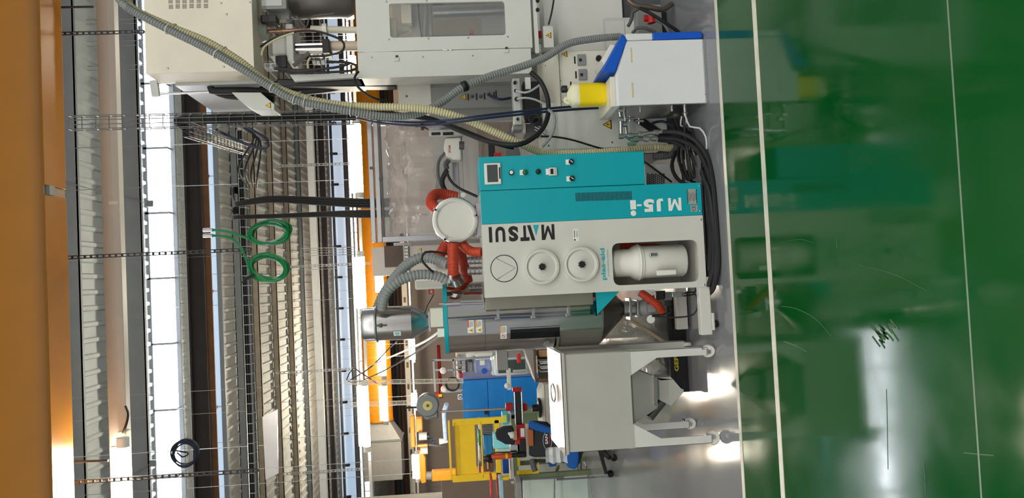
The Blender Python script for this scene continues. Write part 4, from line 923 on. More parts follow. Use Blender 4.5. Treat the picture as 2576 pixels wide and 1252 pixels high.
# grey connector panel
gpn = part('connector_panel', MB().box(P(1083, 219, 5.34), P(1292, 272, 5.34) + Vector((0, 0.1, 0))), mat('panel_mid_grey', (128, 128, 128), 0.5, var=0.03), mac, 0.003)
part('panel_sill', MB().prism([P(1080, 274, 5.34), P(1292, 268, 5.34), P(1292, 300, 5.2), P(1080, 305, 5.2)], (0, 0.01, -0.004)), mat('sill_grey', (160, 160, 158), 0.4, 0.2), mac)
warn_sign(gpn, 1166, 244, 5.339, 16)
for x, y in ((1178, 244), (1199, 243), (1219, 242), (1243, 240), (1248, 236)): part('label_strip', cbox(x, y, 4, 17, 5.339, 0.002), INK, gpn, smooth=False)
for x, y in ((1187, 243), (1209, 243), (1229, 238)): part('socket', MB().lathe(P(x, y, 5.34), (0, -1, 0), [(0.012, 0), (0.012, 0.012), (0.007, 0.02)], 14), DGREY, gpn)
part('plug_lead', ptube([(1229, 238, 5.31), (1245, 246, 5.28), (1262, 250, 5.28), (1285, 246, 5.3)], 0.009), NAVY, gpn)
# grey castings low at the right
part('base_casting', MB().box(P(1600, 12, DM - .1), P(1668, 88, DM - .1) + Vector((0, 0.2, 0))), MGREY, mac, 0.006)
part('base_foot', MB().box(P(1660, 30, DM - .05), (P(1696, 84, DM - .05).x, DM + 0.2, 0.0)), BLACK, mac, 0.004)
# ---------------------------------------------------------------- things at the machine foot
single('red_coupling', MB().cyl(P(1620, 46, 5.05), P(1655, 48, 5.05), 0.022, n=12).cyl(P(1636, 40, 5.05), P(1640, 58, 5.05), 0.03, n=8), RED, 'red hose coupling at the foot of the moulding machine', 'coupling')
for i, (pts, r, m, lb) in enumerate([
    ([(1580, 0, 5.0), (1600, 14, 5.0), (1640, 20, 5.0), (1668, 24, 5.02), (1690, 10, 5.05)], 0.018, mat('tarnished_pipe', (120, 108, 98), 0.35, 0.7), 'tarnished metal pipe bent across the foot of the moulding machine'),
    ([(1608, 20, 4.95), (1630, 30, 4.95), (1670, 55, 4.95), (1700, 75, 4.96), (1720, 92, 4.98)], 0.011, RUBBER, 'black hose passing over the red coupling behind the blue fascia'),
    ([(1648, 50, 5.0), (1668, 58, 5.0), (1680, 75, 5.0), (1686, 92, 5.02)], 0.011, mat('clear_grey_tube', (126, 130, 136), 0.2), 'grey translucent tube leaving the red coupling'),
    ([(1590, 84, 5.1), (1604, 70, 5.08), (1620, 70, 5.06), (1650, 82, 5.06)], 0.010, DGREY, 'short dark pipe bend above the blue fascia'),
    ([(1580, 66, 5.1), (1588, 50, 5.1), (1592, 30, 5.1), (1606, 22, 5.08)], 0.012, DGREY, 'dark elbow valve stem beside the recess doors')]):
    single('hose_line', ptube(pts, r, 10), m, lb, 'hose')
# ================================================================ flow regulator box on a post
rg = thing('regulator_unit', 'light grey regulator bar with black knobs and black body', 'regulator', (P(1310, 262, 4.95).x, 5.0, P(1330, 262, 4.95).z))
part('face_bar', MB().box(P(1289, 197, 4.95), P(1313, 313, 4.95) + Vector((0, 0.12, 0))), LGREY, rg, 0.004)
part('black_body', MB().box(P(1315, 205, 5.02), P(1361, 300, 5.02) + Vector((0, 0.12, 0))), BLACK, rg, 0.006)
part('end_block', MB().box(P(1290, 313, 4.97), P(1316, 326, 4.97) + Vector((0, 0.12, 0))), MGREY, rg, 0.004)
part('label_plate', cbox(1328, 209, 14, 30, 5.0, 0.02), PAPER, rg)
for q in ((1293, 205), (1294, 311)): screw(rg, *q, 4.95, 0.003)
for x, y, r in ((1295, 209, 0.011), (1296, 229, 0.009), (1299, 250, 0.013), (1302, 300, 0.009)): part('knob', MB().lathe(P(x, y, 4.95), (0, -1, 0), [(r, 0), (r, 0.02), (r * 0.7, 0.03)], 16), BLACK, rg)
for pts in ([(1297, 228, 4.9), (1320, 233, 4.9), (1340, 226, 4.92), (1357, 214, 4.95)], [(1300, 249, 4.9), (1320, 246, 4.9), (1345, 250, 4.92), (1370, 262, 4.95)]): part('clear_tube', ptube(pts, 0.007), mat('milky_tube', (196, 198, 200), 0.3), rg)
for q in ((1345, 300, 0.034), (1350, 305, 0.03)): part('cable_coil', MB().torus(P(q[0], q[1], 4.96), (0.3, -1, 0.2), q[2], 0.008, 24, 8), RUBBER, rg)
part('post', MB().box(P(1322, 312, 5.08), P(1364, 332, 5.08) + Vector((0, 0.24, 0))), DGREY, rg)
for k, y in enumerate((312, 318, 325)): part('clip_rod', MB().cyl(P(1345, y, 5.0), P(1375, y + 16, 5.0), 0.005, n=8), STEEL, rg)
# dark wedge plate beside it
single('wedge_plate', ppoly([(1285, 305), (1310, 390), (1272, 392), (1276, 340)], 5.25, 0.03), mat('wedge_grey', (106, 106, 108), 0.5), 'grey tapering steel plate behind the regulator unit', 'plate')
# ================================================================ clear take-out enclosure
DT = 5.75
en = thing('clear_enclosure', 'clear acrylic machine enclosure in an aluminium frame behind the dryer', 'enclosure', (P(1100, 450, DT).x, 6.2, 0.0))
ex_l = P(1050, 605, DT).x; ex_r = P(1000, 296, DT).x; ez_t = P(928, 450, DT).z; ez_b = P(1215, 450, DT).z
for dz in (0.0, 0.045): part('top_rail', MB().box((ex_l, DT, ez_t - 0.035 - dz), (ex_r, DT + 0.045, ez_t - dz)), ALU, en, 0.003)
part('inner_rail', MB().box((ex_l + 0.02, DT + 0.01, ez_t - 0.1), (ex_r, DT + 0.03, ez_t - 0.085)), DGREY, en)
part('corner_post', MB().box((ex_l, DT, 0.0), (ex_l + 0.04, DT + 0.045, ez_t - 0.08)), ALU, en, 0.003)
part('middle_rail', MB().box((ex_l + 0.04, DT - 0.05, P(1145, 450, DT).z - 0.03), (ex_r, DT - 0.01, P(1138, 450, DT).z)), ALU, en, 0.003)
part('front_pane', MB().box((ex_l + 0.04, DT + 0.015, P(1215, 450, DT).z), (ex_r, DT + 0.019, ez_t - 0.1)), ACRYL, en)
part('top_pane', MB().box((ex_l, DT + 0.045, ez_t - 0.02), (ex_r, 6.1, ez_t - 0.015)), ACRYL, en)
part('top_pane', MB().box((ex_l, 6.45, ez_t - 0.02), (ex_r, DT + 1.0, ez_t - 0.015)), ACRYL, en)
part('right_post', MB().box((ex_r - 0.04, DT + 0.05, 0.4), (ex_r, DT + 0.1, ez_t - 0.04)), ALU, en, 0.003)
part('back_post', MB().box((ex_l, DT + 1.0, 0.0), (ex_l + 0.04, DT + 1.04, ez_t - 0.08)), ALU, en, 0.003)
for q in ((934, 422), (1010, 590), (957, 448)): part('pane_clip', cbox(*q, 8, 6, DT - 0.012, 0.014), DGREY, en)
# film curtain hanging over the top edge
FILM = mat('hazy_film', (190, 168, 156), 0.12, alpha=0.72, bump=0.7, bscale=14, spec=0.9)
fm = MB(); pr = []
for i in range(13):
    t = math.pi * (0.5 + 0.5 * i / 12); pr.append((DT + 0.28 + 0.2 * math.cos(t), ez_t - 0.32 + 0.2 * math.sin(t)))
pr.append((DT + 0.085, ez_t - 0.48))
random.seed(9); n_ = 20
fm.add([(ex_l + 0.06 + (ex_r - ex_l - 0.1) * k / n_, y + random.uniform(-.022, .022), z + random.uniform(-.018, .018)) for k in range(n_ + 1) for y, z in pr],
       [(k * len(pr) + i, k * len(pr) + i + 1, (k + 1) * len(pr) + i + 1, (k + 1) * len(pr) + i) for k in range(n_) for i in range(len(pr) - 1)])
part('film_curtain', fm, FILM, en, label='crumpled hazy plastic film rolled along the top')
# inside the enclosure
part('rear_board', MB().box(P(1020, 345, 6.5), P(1215, 600, 6.5) + Vector((0, 0.02, 0))), mat('board_grey', (206, 204, 204), 0.5), en, 0.003)
part('side_board', MB().box(P(955, 300, 6.6), P(1020, 598, 6.6) + Vector((0, 0.02, 0))), mat('board_pinkish', (178, 166, 160), 0.5), en)
part('socket_plate', cbox(1050, 405, 13, 26, 6.47, 0.03), MGREY, en)
wf_ = part('inspection_frame', MB().box(P(1040, 450, 6.4), P(1098, 530, 6.4) + Vector((0, 0.05, 0))), WPLAS, en, 0.004)
part('inspection_glass', MB().box(P(1055, 457, 6.38), P(1088, 522, 6.38) + Vector((0, 0.02, 0))), mat('taupe_glass', (150, 140, 132), 0.2), wf_)
part('vertical_channel', MB().box(P(1004, 370, 6.3), P(1012, 595, 6.3) + Vector((0, 0.03, 0))), ALU, en)
# slide unit near the top right of the enclosure
sl = thing('slide_unit', 'pale grey linear slide with dark handle inside the clear enclosure', 'slide unit', (P(1120, 335, 5.55).x, 5.55, P(1160, 335, 5.55).z))
part('slide_body', MB().box(P(1078, 318, 5.5), P(1165, 339, 5.5) + Vector((0, 0.12, 0))), LGREY, sl, 0.004)
part('slide_rail', MB().box(P(1078, 322, 5.49), P(1165, 324, 5.49) + Vector((0, 0.01, 0))), ALU, sl)
for x0, x1 in ((1085, 1107), (1114, 1140)): part('window_slot', MB().box(P(x0, 333, 5.49), P(x1, 339, 5.49) + Vector((0, 0.01, 0))), INK, sl)
part('handle', MB().cyl(P(1045, 317, 5.45), P(1060, 316, 5.45), 0.009, n=10).box(P(1058, 309, 5.43), P(1066, 323, 5.43) + Vector((0, 0.065, 0))), BLACK, sl)
part('lead_stop', MB().cyl(P(1064, 319, 5.485), P(1080, 326, 5.51), 0.006, n=8), BROWN, sl)
# robot head with red lettering
rh_ = thing('takeout_robot_head', 'rounded white take-out robot head with red lettering', 'robot', (P(1130, 375, 5.6).x, 5.6, P(1160, 375, 5.6).z))
part('cover', ppoly([(1120, 347), (1160, 344), (1161, 402), (1135, 402), (1122, 390), (1116, 370)], 5.56, 0.14), WPLAS, rh_, 0.012)
part('lettering', lettering('STAR', P(1131, 374, 5.56), 20 * S(5.56), 5 * S(5.56), (-1, 0, 0) if False else (1, 0, 0), (0, 0, 1), 0.04), DRED, rh_, smooth=False)
part('motor', MB().cyl(P(1155, 366, 5.5), P(1168, 366, 5.5), 0.03, n=16), DGREY, rh_)
part('column', MB().box(P(1160, 345, 5.6), P(1170, 530, 5.6) + Vector((0, 0.05, 0))), MGREY, rh_)
part('ribbed_lead', MB().hose([P(1130, 402, 5.55), P(1122, 412, 5.55), P(1124, 425, 5.55)], 0.02, 0.012, 0.2), DGREY, rh_)
for i, (pts, r, lb) in enumerate([([(1119, 385, 5.64), (1104, 405, 5.68), (1102, 440, 5.71), (1110, 465, 5.72), (1120, 490, 5.73)], 0.011, 'thin grey lead arching beside the take-out robot head'),
                                  ([(1122, 425, 5.54), (1130, 448, 5.52), (1150, 470, 5.5), (1200, 494, 5.45)], 0.010, 'black lead from the robot head sloping down to the teal cabinet'),
                                  ([(1124, 428, 5.56), (1112, 455, 5.6), (1120, 480, 5.62), (1140, 505, 5.65)], 0.018, 'thick dark lead hanging under the take-out robot head')]):
    single('robot_lead', ptube(pts, r), RUBBER if i else DGREY, lb, 'cable')
single('round_tag', MB().lathe(P(1165, 490, 5.5), (0, -1, 0), [(0.018, 0), (0.018, 0.004)], 20), PAPER, 'round white tag hanging behind the cream filter housing', 'tag')
single('black_box_post', MB().box(P(1140, 338, 5.45), P(1225, 356, 5.45) + Vector((0, 0.06, 0))), BLACK, 'black upright sensor post behind the teal control cabinet', 'post', bevel=0.004) if False else None
single('red_stop_switch', MB().box(P(1243, 384, 5.0), P(1262, 396, 5.0) + Vector((0, 0.05, 0))), RED, 'red switch block peeking above the teal control cabinet', 'switch', bevel=0.003)
single('sensor_post', MB().box(P(1228, 352, 5.3), P(1246, 396, 5.3) + Vector((0, 0.04, 0))), BLACK, 'black sensor post rising beside the red switch block', 'post', bevel=0.003)
# white panel machine part left of the enclosure (white front with warning)
wp = thing('granulator_cabinet', 'cream machine cabinet with dark viewing window left of the clear enclosure', 'cabinet', (P(1080, 690, 6.4).x, 6.6, 0))
cz_b = 0.0
part('body', MB().box((P(1080, 702, 6.4).x, 6.4, 0.0), (ex_l - 0.006, 7.0, P(1030, 650, 6.4).z)), mat('cabinet_warm_white', (204, 194, 184), 0.5), wp, 0.004)
part('upper_body', MB().box(Vector((ex_l - 0.006, 6.4, P(935, 612, 6.4).z)), P(1031, 690, 6.4) + Vector((0, 0.4, 0))), MATS['cabinet_warm_white'], wp, 0.004)
part('viewing_window', MB().box(P(966, 619, 6.385), P(1014, 670, 6.385) + Vector((0, 0.02, 0))), mat('brown_glass', (96, 80, 70), 0.15), wp)
pm_ = part('perforated_strip', MB().box(Vector((ex_l - 0.006, 6.37, P(1017, 604, 6.37).z)), P(1029, 684, 6.37) + Vector((0, 0.02, 0))), PAPER, wp)
hm = MB()
for i in range(9):
    for dx in (-2.5, 2): cbox(1021 + dx + i * 0.35, 609 + i * 8.2, 2, 3.6, 6.368, 0.003, hm)
part('slot_row', hm, INK, pm_, smooth=False)
warn_sign(wp, 1057, 628, 6.398, 9, bolt=False)
single('lamp_bulb', MB().ball(P(952, 612, 6.2), 0.028, 14, (1, 1, 1.2)), LAMPM, 'small lit white lamp under the enclosure corner', 'lamp') if False else None
# wall units behind the hoses
single('utility_cabinet', MB().box(P(1043, 704, 9.0), Vector((P(1080, 727, 9.0).x, 9.3, 0))), LGREY, 'narrow pale grey utility cabinet behind the grey ribbed hoses', 'cabinet', bevel=0.02)
fs_ = thing('fire_sign', 'square red fire equipment sign with a white symbol', 'sign', P(1085, 733, 44.96))
part('sign_plate', cbox(1085, 733, 14, 13, 44.96, 0.02), RED, fs_, smooth=False)
part('symbol', cbox(1085, 733, 5, 7, 44.95, 0.01), PAPER, fs_, smooth=False)
# ================================================================ long ribbed hoses, cables
cream = [(300, -25, 4.75), (335, 22, 4.75), (430, 68, 4.72), (520, 105, 4.7), (600, 152, 4.68), (680, 212, 4.66), (760, 245, 4.65), (840, 262, 4.64), (925, 268, 4.63), (1010, 270, 4.63), (1090, 277, 4.65), (1170, 300, 4.67), (1240, 330, 4.69), (1310, 362, 4.73), (1370, 384, 4.82), (1450, 386, 4.87), (1540, 381, 4.91), (1640, 371, 4.95), (1690, 372, 4.99)]
hs = thing('ribbed_hose', 'cream ribbed hose sweeping diagonally across the machines to the teal cabinet', 'hose', P(1370, 384, 4.8))
part('hose_wall', MB().hose([P(*p) for p in cream], 0.0245, 0.0165, 0.22, 12), HOSEC, hs)
gry = [(285, -25, 4.69), (320, 18, 4.69), (420, 72, 4.665), (520, 122, 4.645), (600, 168, 4.625), (680, 218, 4.60), (745, 252, 4.59), (830, 270, 4.59), (920, 287, 4.61), (990, 294, 4.66), (1050, 286, 4.72), (1110, 258, 4.75), (1160, 222, 4.77), (1230, 192, 4.80), (1310, 168, 4.84), (1370, 145, 4.90), (1430, 110, 4.96), (1500, 97, 5.03), (1560, 92, 5.1)]
hg = thing('ribbed_hose', 'grey ribbed hose tied along the cream hose then turning to the breaker cabinet', 'hose', P(990, 291, 4.6))
part('hose_wall', MB().hose([P(*p) for p in gry], 0.0245, 0.0165, 0.22, 12), HOSEG, hg)
c = P(1168, 217, 4.773); d = P(1178, 213, 4.776) - c
part('clamp', MB().lathe(c - d * 0.6, d, [(0.03, 0), (0.034, 0.006), (0.034, 0.03), (0.03, 0.036)], 20), BLACK, hg)
cs_ = spline([P(*p) for p in cream], 0.01); gs_ = spline([P(*p) for p in gry], 0.01)
for (x, y, D) in ((432, 72, 4.69), (555, 128, 4.66), (692, 218, 4.63), (745, 246, 4.62), (772, 252, 4.62), (882, 275, 4.61)):
    q = P(x, y, D); i1 = min(range(len(cs_)), key=lambda i: (cs_[i] - q).length); c1 = cs_[i1]; c2 = min(gs_, key=lambda v: (v - c1).length)
    t_ = (cs_[i1 + 1] - cs_[i1 - 1]).normalized(); e = c2 - c1; e = (e - t_ * e.dot(t_)); L_ = e.length; e.normalize(); n_ = t_.cross(e); R_ = 0.0285
    loop = [c1 + (-e * math.cos(a_) + n_ * math.sin(a_)) * R_ for a_ in [math.pi * (j / 8 - .5) for j in range(9)]][::-1]
    loop = [c1 - e * R_ * math.cos(a_) + n_ * R_ * math.sin(a_) for a_ in [math.pi * (j / 8 - .5) for j in range(9)]] + [c1 + e * (L_ + R_ * math.cos(a_)) - n_ * R_ * math.sin(a_) for a_ in [math.pi * (j / 8 - .5) for j in range(9)]]
    part('cable_tie', MB().tube(loop + [loop[0]], 0.003, 6), WPLAS, hs)
blackc = [(300, -20, 4.82), (345, 30, 4.82), (440, 80, 4.79), (530, 118, 4.77), (620, 168, 4.75), (690, 222, 4.73), (760, 252, 4.73), (860, 270, 4.74), (980, 286, 4.77), (1080, 298, 4.80), (1160, 330, 4.77), (1230, 356, 4.70), (1300, 364, 4.63), (1350, 340, 4.70), (1376, 300, 4.80), (1378, 250, 4.84), (1360, 205, 4.85), (1335, 182, 4.87)]
single('black_hose', ptube(blackc, 0.0155, 10), RUBBER, 'thick black hose following the ribbed hoses and looping up to the regulator unit', 'hose')
single('black_hose', ptube([(980, 288, 4.83), (1080, 300, 4.86), (1150, 322, 4.85), (1220, 350, 4.85), (1260, 365, 4.87), (1290, 372, 4.93)], 0.012, 10), RUBBER, 'thinner black hose sloping beside the thick one towards the grey wedge plate', 'hose')
for k, (dy, lb) in enumerate(((0, 'upper of two navy hoses running from the cable drop to the controller'), (7.5, 'lower of two navy hoses running from the cable drop to the controller'))):
    single('navy_hose', ptube([(898, 290 + dy, 5.68), (960, 302 + dy, 5.25), (1040, 308 + dy, 4.84), (1085, 306 + dy, 4.69), (1120, 303 + dy, 4.62), (1170, 297 + dy, 4.595), (1220, 290 + dy, 4.60), (1320, 279 + dy, 4.67), (1400, 271 + dy, 4.76), (1470, 266 + dy, 4.88), (1528, 263 + dy, 4.97)], 0.0075, 8), NAVY, lb, 'hose', 'navy hoses between cable drop and controller')
single('grey_tube', ptube([(1378, 275, 4.7), (1394, 290, 4.7), (1394, 320, 4.7), (1384, 345, 4.71), (1364, 370, 4.73)], 0.009), MGREY, 'grey tube arching beside the thick black hose', 'hose')
single('black_cable', ptube([(1360, 343, 4.95), (1395, 344, 4.95), (1440, 352, 4.96), (1500, 370, 4.98), (1560, 386, 5.0), (1600, 398, 4.98), (1622, 408, 4.91), (1645, 424, 4.86), (1690, 458, 4.85)], 0.0065), BLACK, 'thin black cable crossing the lower machine panel behind the teal cabinet', 'cable')
# hoses pouring onto the floor beside the dryer
random.seed(21)
fl = [
 ([(1668, 331, 4.6), (1710, 334, 4.58), (1752, 356, 4.55), (1785, 400, 4.5), (1803, 460, 4.44), (1812, 560, 4.42), (1808, 660, 4.42), (1795, 725, 4.46)], 0.014, 'black coolant hose sweeping round to the front of the dryer base'),
 ([(1660, 347, 4.68), (1705, 350, 4.64), (1745, 370, 4.58), (1772, 410, 4.52), (1790, 470, 4.47), (1800, 560, 4.45), (1798, 650, 4.45), (1782, 720, 4.5)], 0.014, 'second black coolant hose lying inside the first along the dryer base'),
 ([(1655, 352, 4.72), (1700, 358, 4.7), (1735, 385, 4.64), (1756, 430, 4.6), (1780, 500, 4.52), (1788, 590, 4.48), (1784, 680, 4.5)], 0.013, 'third black coolant hose tucked against the dryer base'),
 ([(1770, 450, 4.5), (1783, 480, 4.46), (1792, 540, 4.44), (1806, 610, 4.43), (1800, 690, 4.44)], 0.016, 'glossy thick black hose lying nearest the dryer feet'),
 ([(1720, 292, 4.62), (1722, 330, 4.62), (1730, 380, 4.62), (1738, 430, 4.6), (1746, 445, 4.6), (1768, 430, 4.56), (1778, 400, 4.54), (1768, 370, 4.56)], 0.008, 'thin black cable loop hanging below the controller drain'),
 ([(1690, 300, 4.9), (1705, 350, 4.85), (1712, 420, 4.75), (1730, 452, 4.65), (1758, 440, 4.58), (1780, 470, 4.5)], 0.009, 'dark cable looping down from behind the couplings'),
 ([(1640, 310, 4.95), (1665, 305, 4.95), (1695, 318, 4.9), (1715, 350, 4.85), (1720, 400, 4.8)], 0.009, 'navy lead arching over the black straps'),
 ([(1700, 380, 4.85), (1690, 420, 4.8), (1710, 455, 4.72), (1745, 465, 4.6), (1770, 455, 4.54)], 0.012, 'black hose bending around the corner of the teal cabinet'),
 ([(1740, 320, 4.7), (1752, 370, 4.66), (1755, 430, 4.62), (1765, 480, 4.55)], 0.007, 'thin slack cable dropping behind the black hoses'),
 ([(1724, 290, 4.6), (1735, 318, 4.6), (1760, 322, 4.56), (1778, 345, 4.54), (1782, 375, 4.54)], 0.006, 'light grey drain tube curling below the controller'),
 ([(1715, 292, 4.64), (1712, 315, 4.66), (1722, 320, 4.66), (1726, 300, 4.66)], 0.005, 'small light grey tube loop at the controller drain')]
for k in range(7):
    o_ = random.uniform(-3, 3)
    fl.append(([(1745 + k * 4, 395 + k * 8, 4.6 - k * .012), (1770 + k * 4, 440 + k * 10, 4.54 - k * .012), (1779 + k * 4 + o_, 520 + k * 5, 4.52 - k * .014), (1782 + k * 4 - o_, 610, 4.52 - k * .016), (1778 + k * 3.5, 690 + k * 4, 4.55 - k * .014), (1760 + k * 3, 722 + k * 4, 4.62 - k * .01)], 0.012 + 0.001 * (k % 3), ['black hose curving under the dryer edge, innermost of the heap', 'second black hose of the heap under the dryer', 'third black hose of the heap under the dryer', 'fourth black hose of the heap under the dryer', 'fifth black hose of the heap under the dryer', 'sixth black hose of the heap under the dryer', 'outermost black hose of the heap under the dryer'][k]))
for k in range(6):
    fl.append(([(1700 + k * 9, 300 + k * 8, 4.85), (1712 + k * 8, 345 + k * 6, 4.82 - k * .02), (1705 + k * 12, 395, 4.78 - k * .03), (1722 + k * 9, 440 + (k % 3) * 8, 4.72 - k * .03), (1750 + k * 6, 462, 4.64 - k * .02)], 0.007 + 0.001 * (k % 3), ['thin dark cable in the tangle beside the controller, by the drain', 'second thin cable of the tangle beside the controller', 'third thin cable of the tangle beside the controller', 'fourth thin cable of the tangle beside the controller', 'fifth thin cable of the tangle beside the controller', 'last thin cable of the tangle, next to the coolant hoses'][k]))
for i, (pts, r, lb) in enumerate(fl):
    pts = [P(*p) for p in pts]
    for p in pts: p.z = max(p.z, r + 0.002)
    single('floor_hose', MB().tube(pts, r, 8, 0.03), RUBBER if i not in (6, 9, 10) else (NAVY if i == 6 else MATS['milky_tube']), lb, 'hose' if 'hose' in lb.split(',')[0] else 'cable')
sp = MB().bar(P(1600, 296, 5.03), P(1680, 350, 5.03), 0.05, 0.012, (0, 1, 0)); single('strap', sp, BLACK, 'black strap slanting behind the coolant couplings', 'strap')
single('ribbed_hose', MB().hose([P(1722, 300, 5.0), P(1715, 330, 5.0), P(1706, 365, 4.92), P(1690, 388, 4.90), P(1645, 394, 4.97)], 0.025, 0.016, 0.2, 12), DGREY, 'dark grey ribbed hose bending down behind the coolant couplings', 'hose')
# grey pads of darker floor clutter under the machine
# cables at the drive section
for i, (pts, r, m, lb) in enumerate([
    ([(655, 118, 5.3), (690, 96, 5.28), (740, 80, 5.28), (790, 78, 5.28), (830, 88, 5.28), (860, 102, 5.28), (866, 118, 5.28), (855, 132, 5.28), (820, 140, 5.3), (780, 142, 5.32)], 0.008, BLACK, 'black cable loop in front of the screw drive'),
    ([(658, 140, 5.26), (665, 118, 5.26), (700, 96, 5.258), (740, 82, 5.258)], 0.007, HOSEC, 'pale lead rising beside the white nut housing'),
    ([(800, 139, 5.36), (782, 143, 5.36), (774, 160, 5.36), (778, 185, 5.36)], 0.008, HOSEC, 'pale lead bundle dropping onto the white tray plate'),
    ([(825, 155, 5.3), (880, 158, 5.3), (898, 168, 5.3), (880, 178, 5.3), (800, 182, 5.32), (700, 178, 5.34)], 0.009, BLACK, 'black cable loop above the white tray plate'),
    ([(880, 160, 5.262), (840, 170, 5.262), (760, 176, 5.275), (690, 172, 5.29)], 0.009, BLACK, 'black cable run from the valve blocks to the grey ribbed hose'),
    ([(745, 40, 5.35), (770, 68, 5.35), (776, 50, 5.35), (790, 40, 5.35), (840, 34, 5.35)], 0.006, DGREY, 'dark lead under the grey accumulator drum'),
    ([(902, 180, 5.05), (892, 195, 5.03), (898, 215, 5.02), (920, 236, 5.02), (950, 250, 5.04), (975, 254, 5.08)], 0.008, BLACK, 'black lead curling round the lower corner of the white guard'),
    ([(1393, 0, 5.0), (1388, 30, 5.05), (1380, 62, 5.1)], 0.006, BLACK, 'thin black cable running down to the small switch box')]):
    single('machine_cable', ptube(pts, r), m, lb, 'cable')
# ================================================================ crane girder close overhead
DY = 7.45
zg = P(112, 626, DY).z
gr = thing('crane_girder', 'large yellow crane girder spanning the hall overhead', 'girder', (0, DY + 0.2, zg))
part('web', MB().prism([(FX0, DY + 0.03, zg), (FX0, DY - 0.0, zg + 0.12), (FX0, DY, zg + 0.9), (FX0, DY + 0.42, zg + 0.9), (FX0, DY + 0.42, zg)], (44, 0, 0)), GIRD, gr, 0.02)
part('edge_strip', MB().box((FX0, DY - 0.01, zg - 0.022), (FX1, DY + 0.36, zg - 0.001)), mat('edge_tan', (170, 140, 112), 0.5), gr)
xs_ = P(120, 466, DY).x; xt_ = P(120, 490, DY).x
FLB = GIRD
part('bottom_flange', MB().box((xs_, DY - 0.06, zg - 0.045), (FX1, DY + 0.34, zg - 0.022)), FLB, gr, 0.004)
part('bottom_flange', MB().box((FX0, DY - 0.06, zg - 0.045), (xt_, DY + 0.34, zg - 0.022)), FLB, gr, 0.004)
part('splice_block', MB().box((xt_, DY + 0.0, zg - 0.06), (xs_, DY + 0.1, zg - 0.022)), MGREY, gr)
# ================================================================ beige lighting trunk with lamp
DLT = 8.4
zt0 = P(283, 626, DLT).z
tr = thing('lighting_trunk', 'long beige lighting trunk hanging below the roof', 'trunking', (0, DLT, zt0 - 0.1))
part('trunk', MB().box((FX0, DLT, zt0 - 0.08), (FX1, DLT + 0.14, zt0 + 0.10)), mat('trunk_beige', (186, 184, 178), 0.4, var=0.03), tr, 0.015)
part('trunk_lip', MB().box((FX0, DLT - 0.008, zt0 - 0.09), (FX1, DLT + 0.02, zt0 - 0.01)), MATS['trunk_beige'], tr, 0.006)
part('joint', cbox(285, 510, 22, 8, DLT - 0.01, 0.01), CREAM, tr)
def tube_lamp(label, x0, y0, x1, y1, D, r, group, holder=True):
    a = P(x0, y0, D); b = P(x1, y1, D); b.z = a.z = (a.z + b.z) / 2
    t = thing('fluorescent_lamp', label, 'lamp', (a + b) / 2 + Vector((0, 0, -r)), group)
    part('tube', MB().cyl(a, b, r, n=14), LAMPM, t)
    d = (b - a).normalized()
    for k_ in (0.2, 0.8): q_ = a + (b - a) * k_; part('suspension_wire', MB().cyl(q_ + Vector((0, r, r)), Vector((q_.x, q_.y + r, zroof(D) - 0.06)), 0.004, n=5), GALV, t)
    if holder:
        part('end_cap', MB().cyl(a - d * r * 1.6, a, r * 1.05, n=14), WPLAS, t); part('end_cap', MB().cyl(b, b + d * r * 1.6, r * 1.05, n=14), WPLAS, t)
        part('batten', MB().box((min(a.x, b.x), D + r * 0.4, a.z + r), (max(a.x, b.x), D + r * 1.6, a.z + r * 2.4)), WPLAS, t)
    return t
tube_lamp('lit fluorescent lamp under the beige trunk next to the yellow girder', 308, 1124, 318, 1300, 8.15, 0.06, None)
eb = P(302, 1102, DLT - .02)
single('lamp_connector', MB().box(P(295, 1085, 8.25), P(317, 1118, 8.25) + Vector((0, 0.14, 0))), CREAM, 'cream connector box at the end of the lamp under the beige trunk', 'connector', bevel=0.01)
single('lamp_cable', ptube([(316, 1022, 8.35), (322, 1038, 8.2), (320, 1058, 8.2), (310, 1088, 8.25)], 0.012), BLACK, 'short black cable looping from the beige trunk to its lamp', 'cable')
# trunk of the next lamp row, above the walkway
zt1 = 5.25
t2 = thing('lighting_trunk', 'long beige lighting trunk above the green walkway', 'trunking', (0, 0.6, zt1))
part('trunk', MB().box((FX0, 0.55, zt1), (FX1, 0.65, zt1 + 0.12)), MATS['trunk_beige'], t2, 0.01)
# ================================================================ hanger straps
def strap(x0, y0, x1, y1, D, wpx, label, group=None, m=None):
    a = P(x0, y0, D); b = P(x1, y1, D); b.x = a.x; wd = wpx * S(D); mb = MB(); n = max(3, int((a.z - b.z) / (wd * 1.6)))
    for s in (-1, 1): mb.box((a.x + s * wd * 0.5, D, b.z), (a.x + s * wd * 0.26, D + 0.012, a.z))
    for i in range(n + 1):
        z = b.z + (a.z - b.z) * i / n; mb.box((a.x - wd * 0.3, D + 0.001, z - wd * 0.28), (a.x + wd * 0.3, D + 0.011, z + wd * 0.28))
    return single('hanger_strap', mb, m or DSTEEL, label, 'hanger', group)
strap(-165, 92, 362, 80, 7.9, 9, 'perforated steel hanger strap above the machine housing', 'perforated hangers')
strap(-155, 662, 632, 628, 8.0, 9, 'perforated steel hanger strap beside the green hose coils', 'perforated hangers')
strap(-155, 1235, 648, 1190, 8.0, 10, 'perforated steel hanger strap next to the blue cable coil', 'perforated hangers')
GLT = mat('strap_light', (172, 174, 174), 0.5, 0.1)
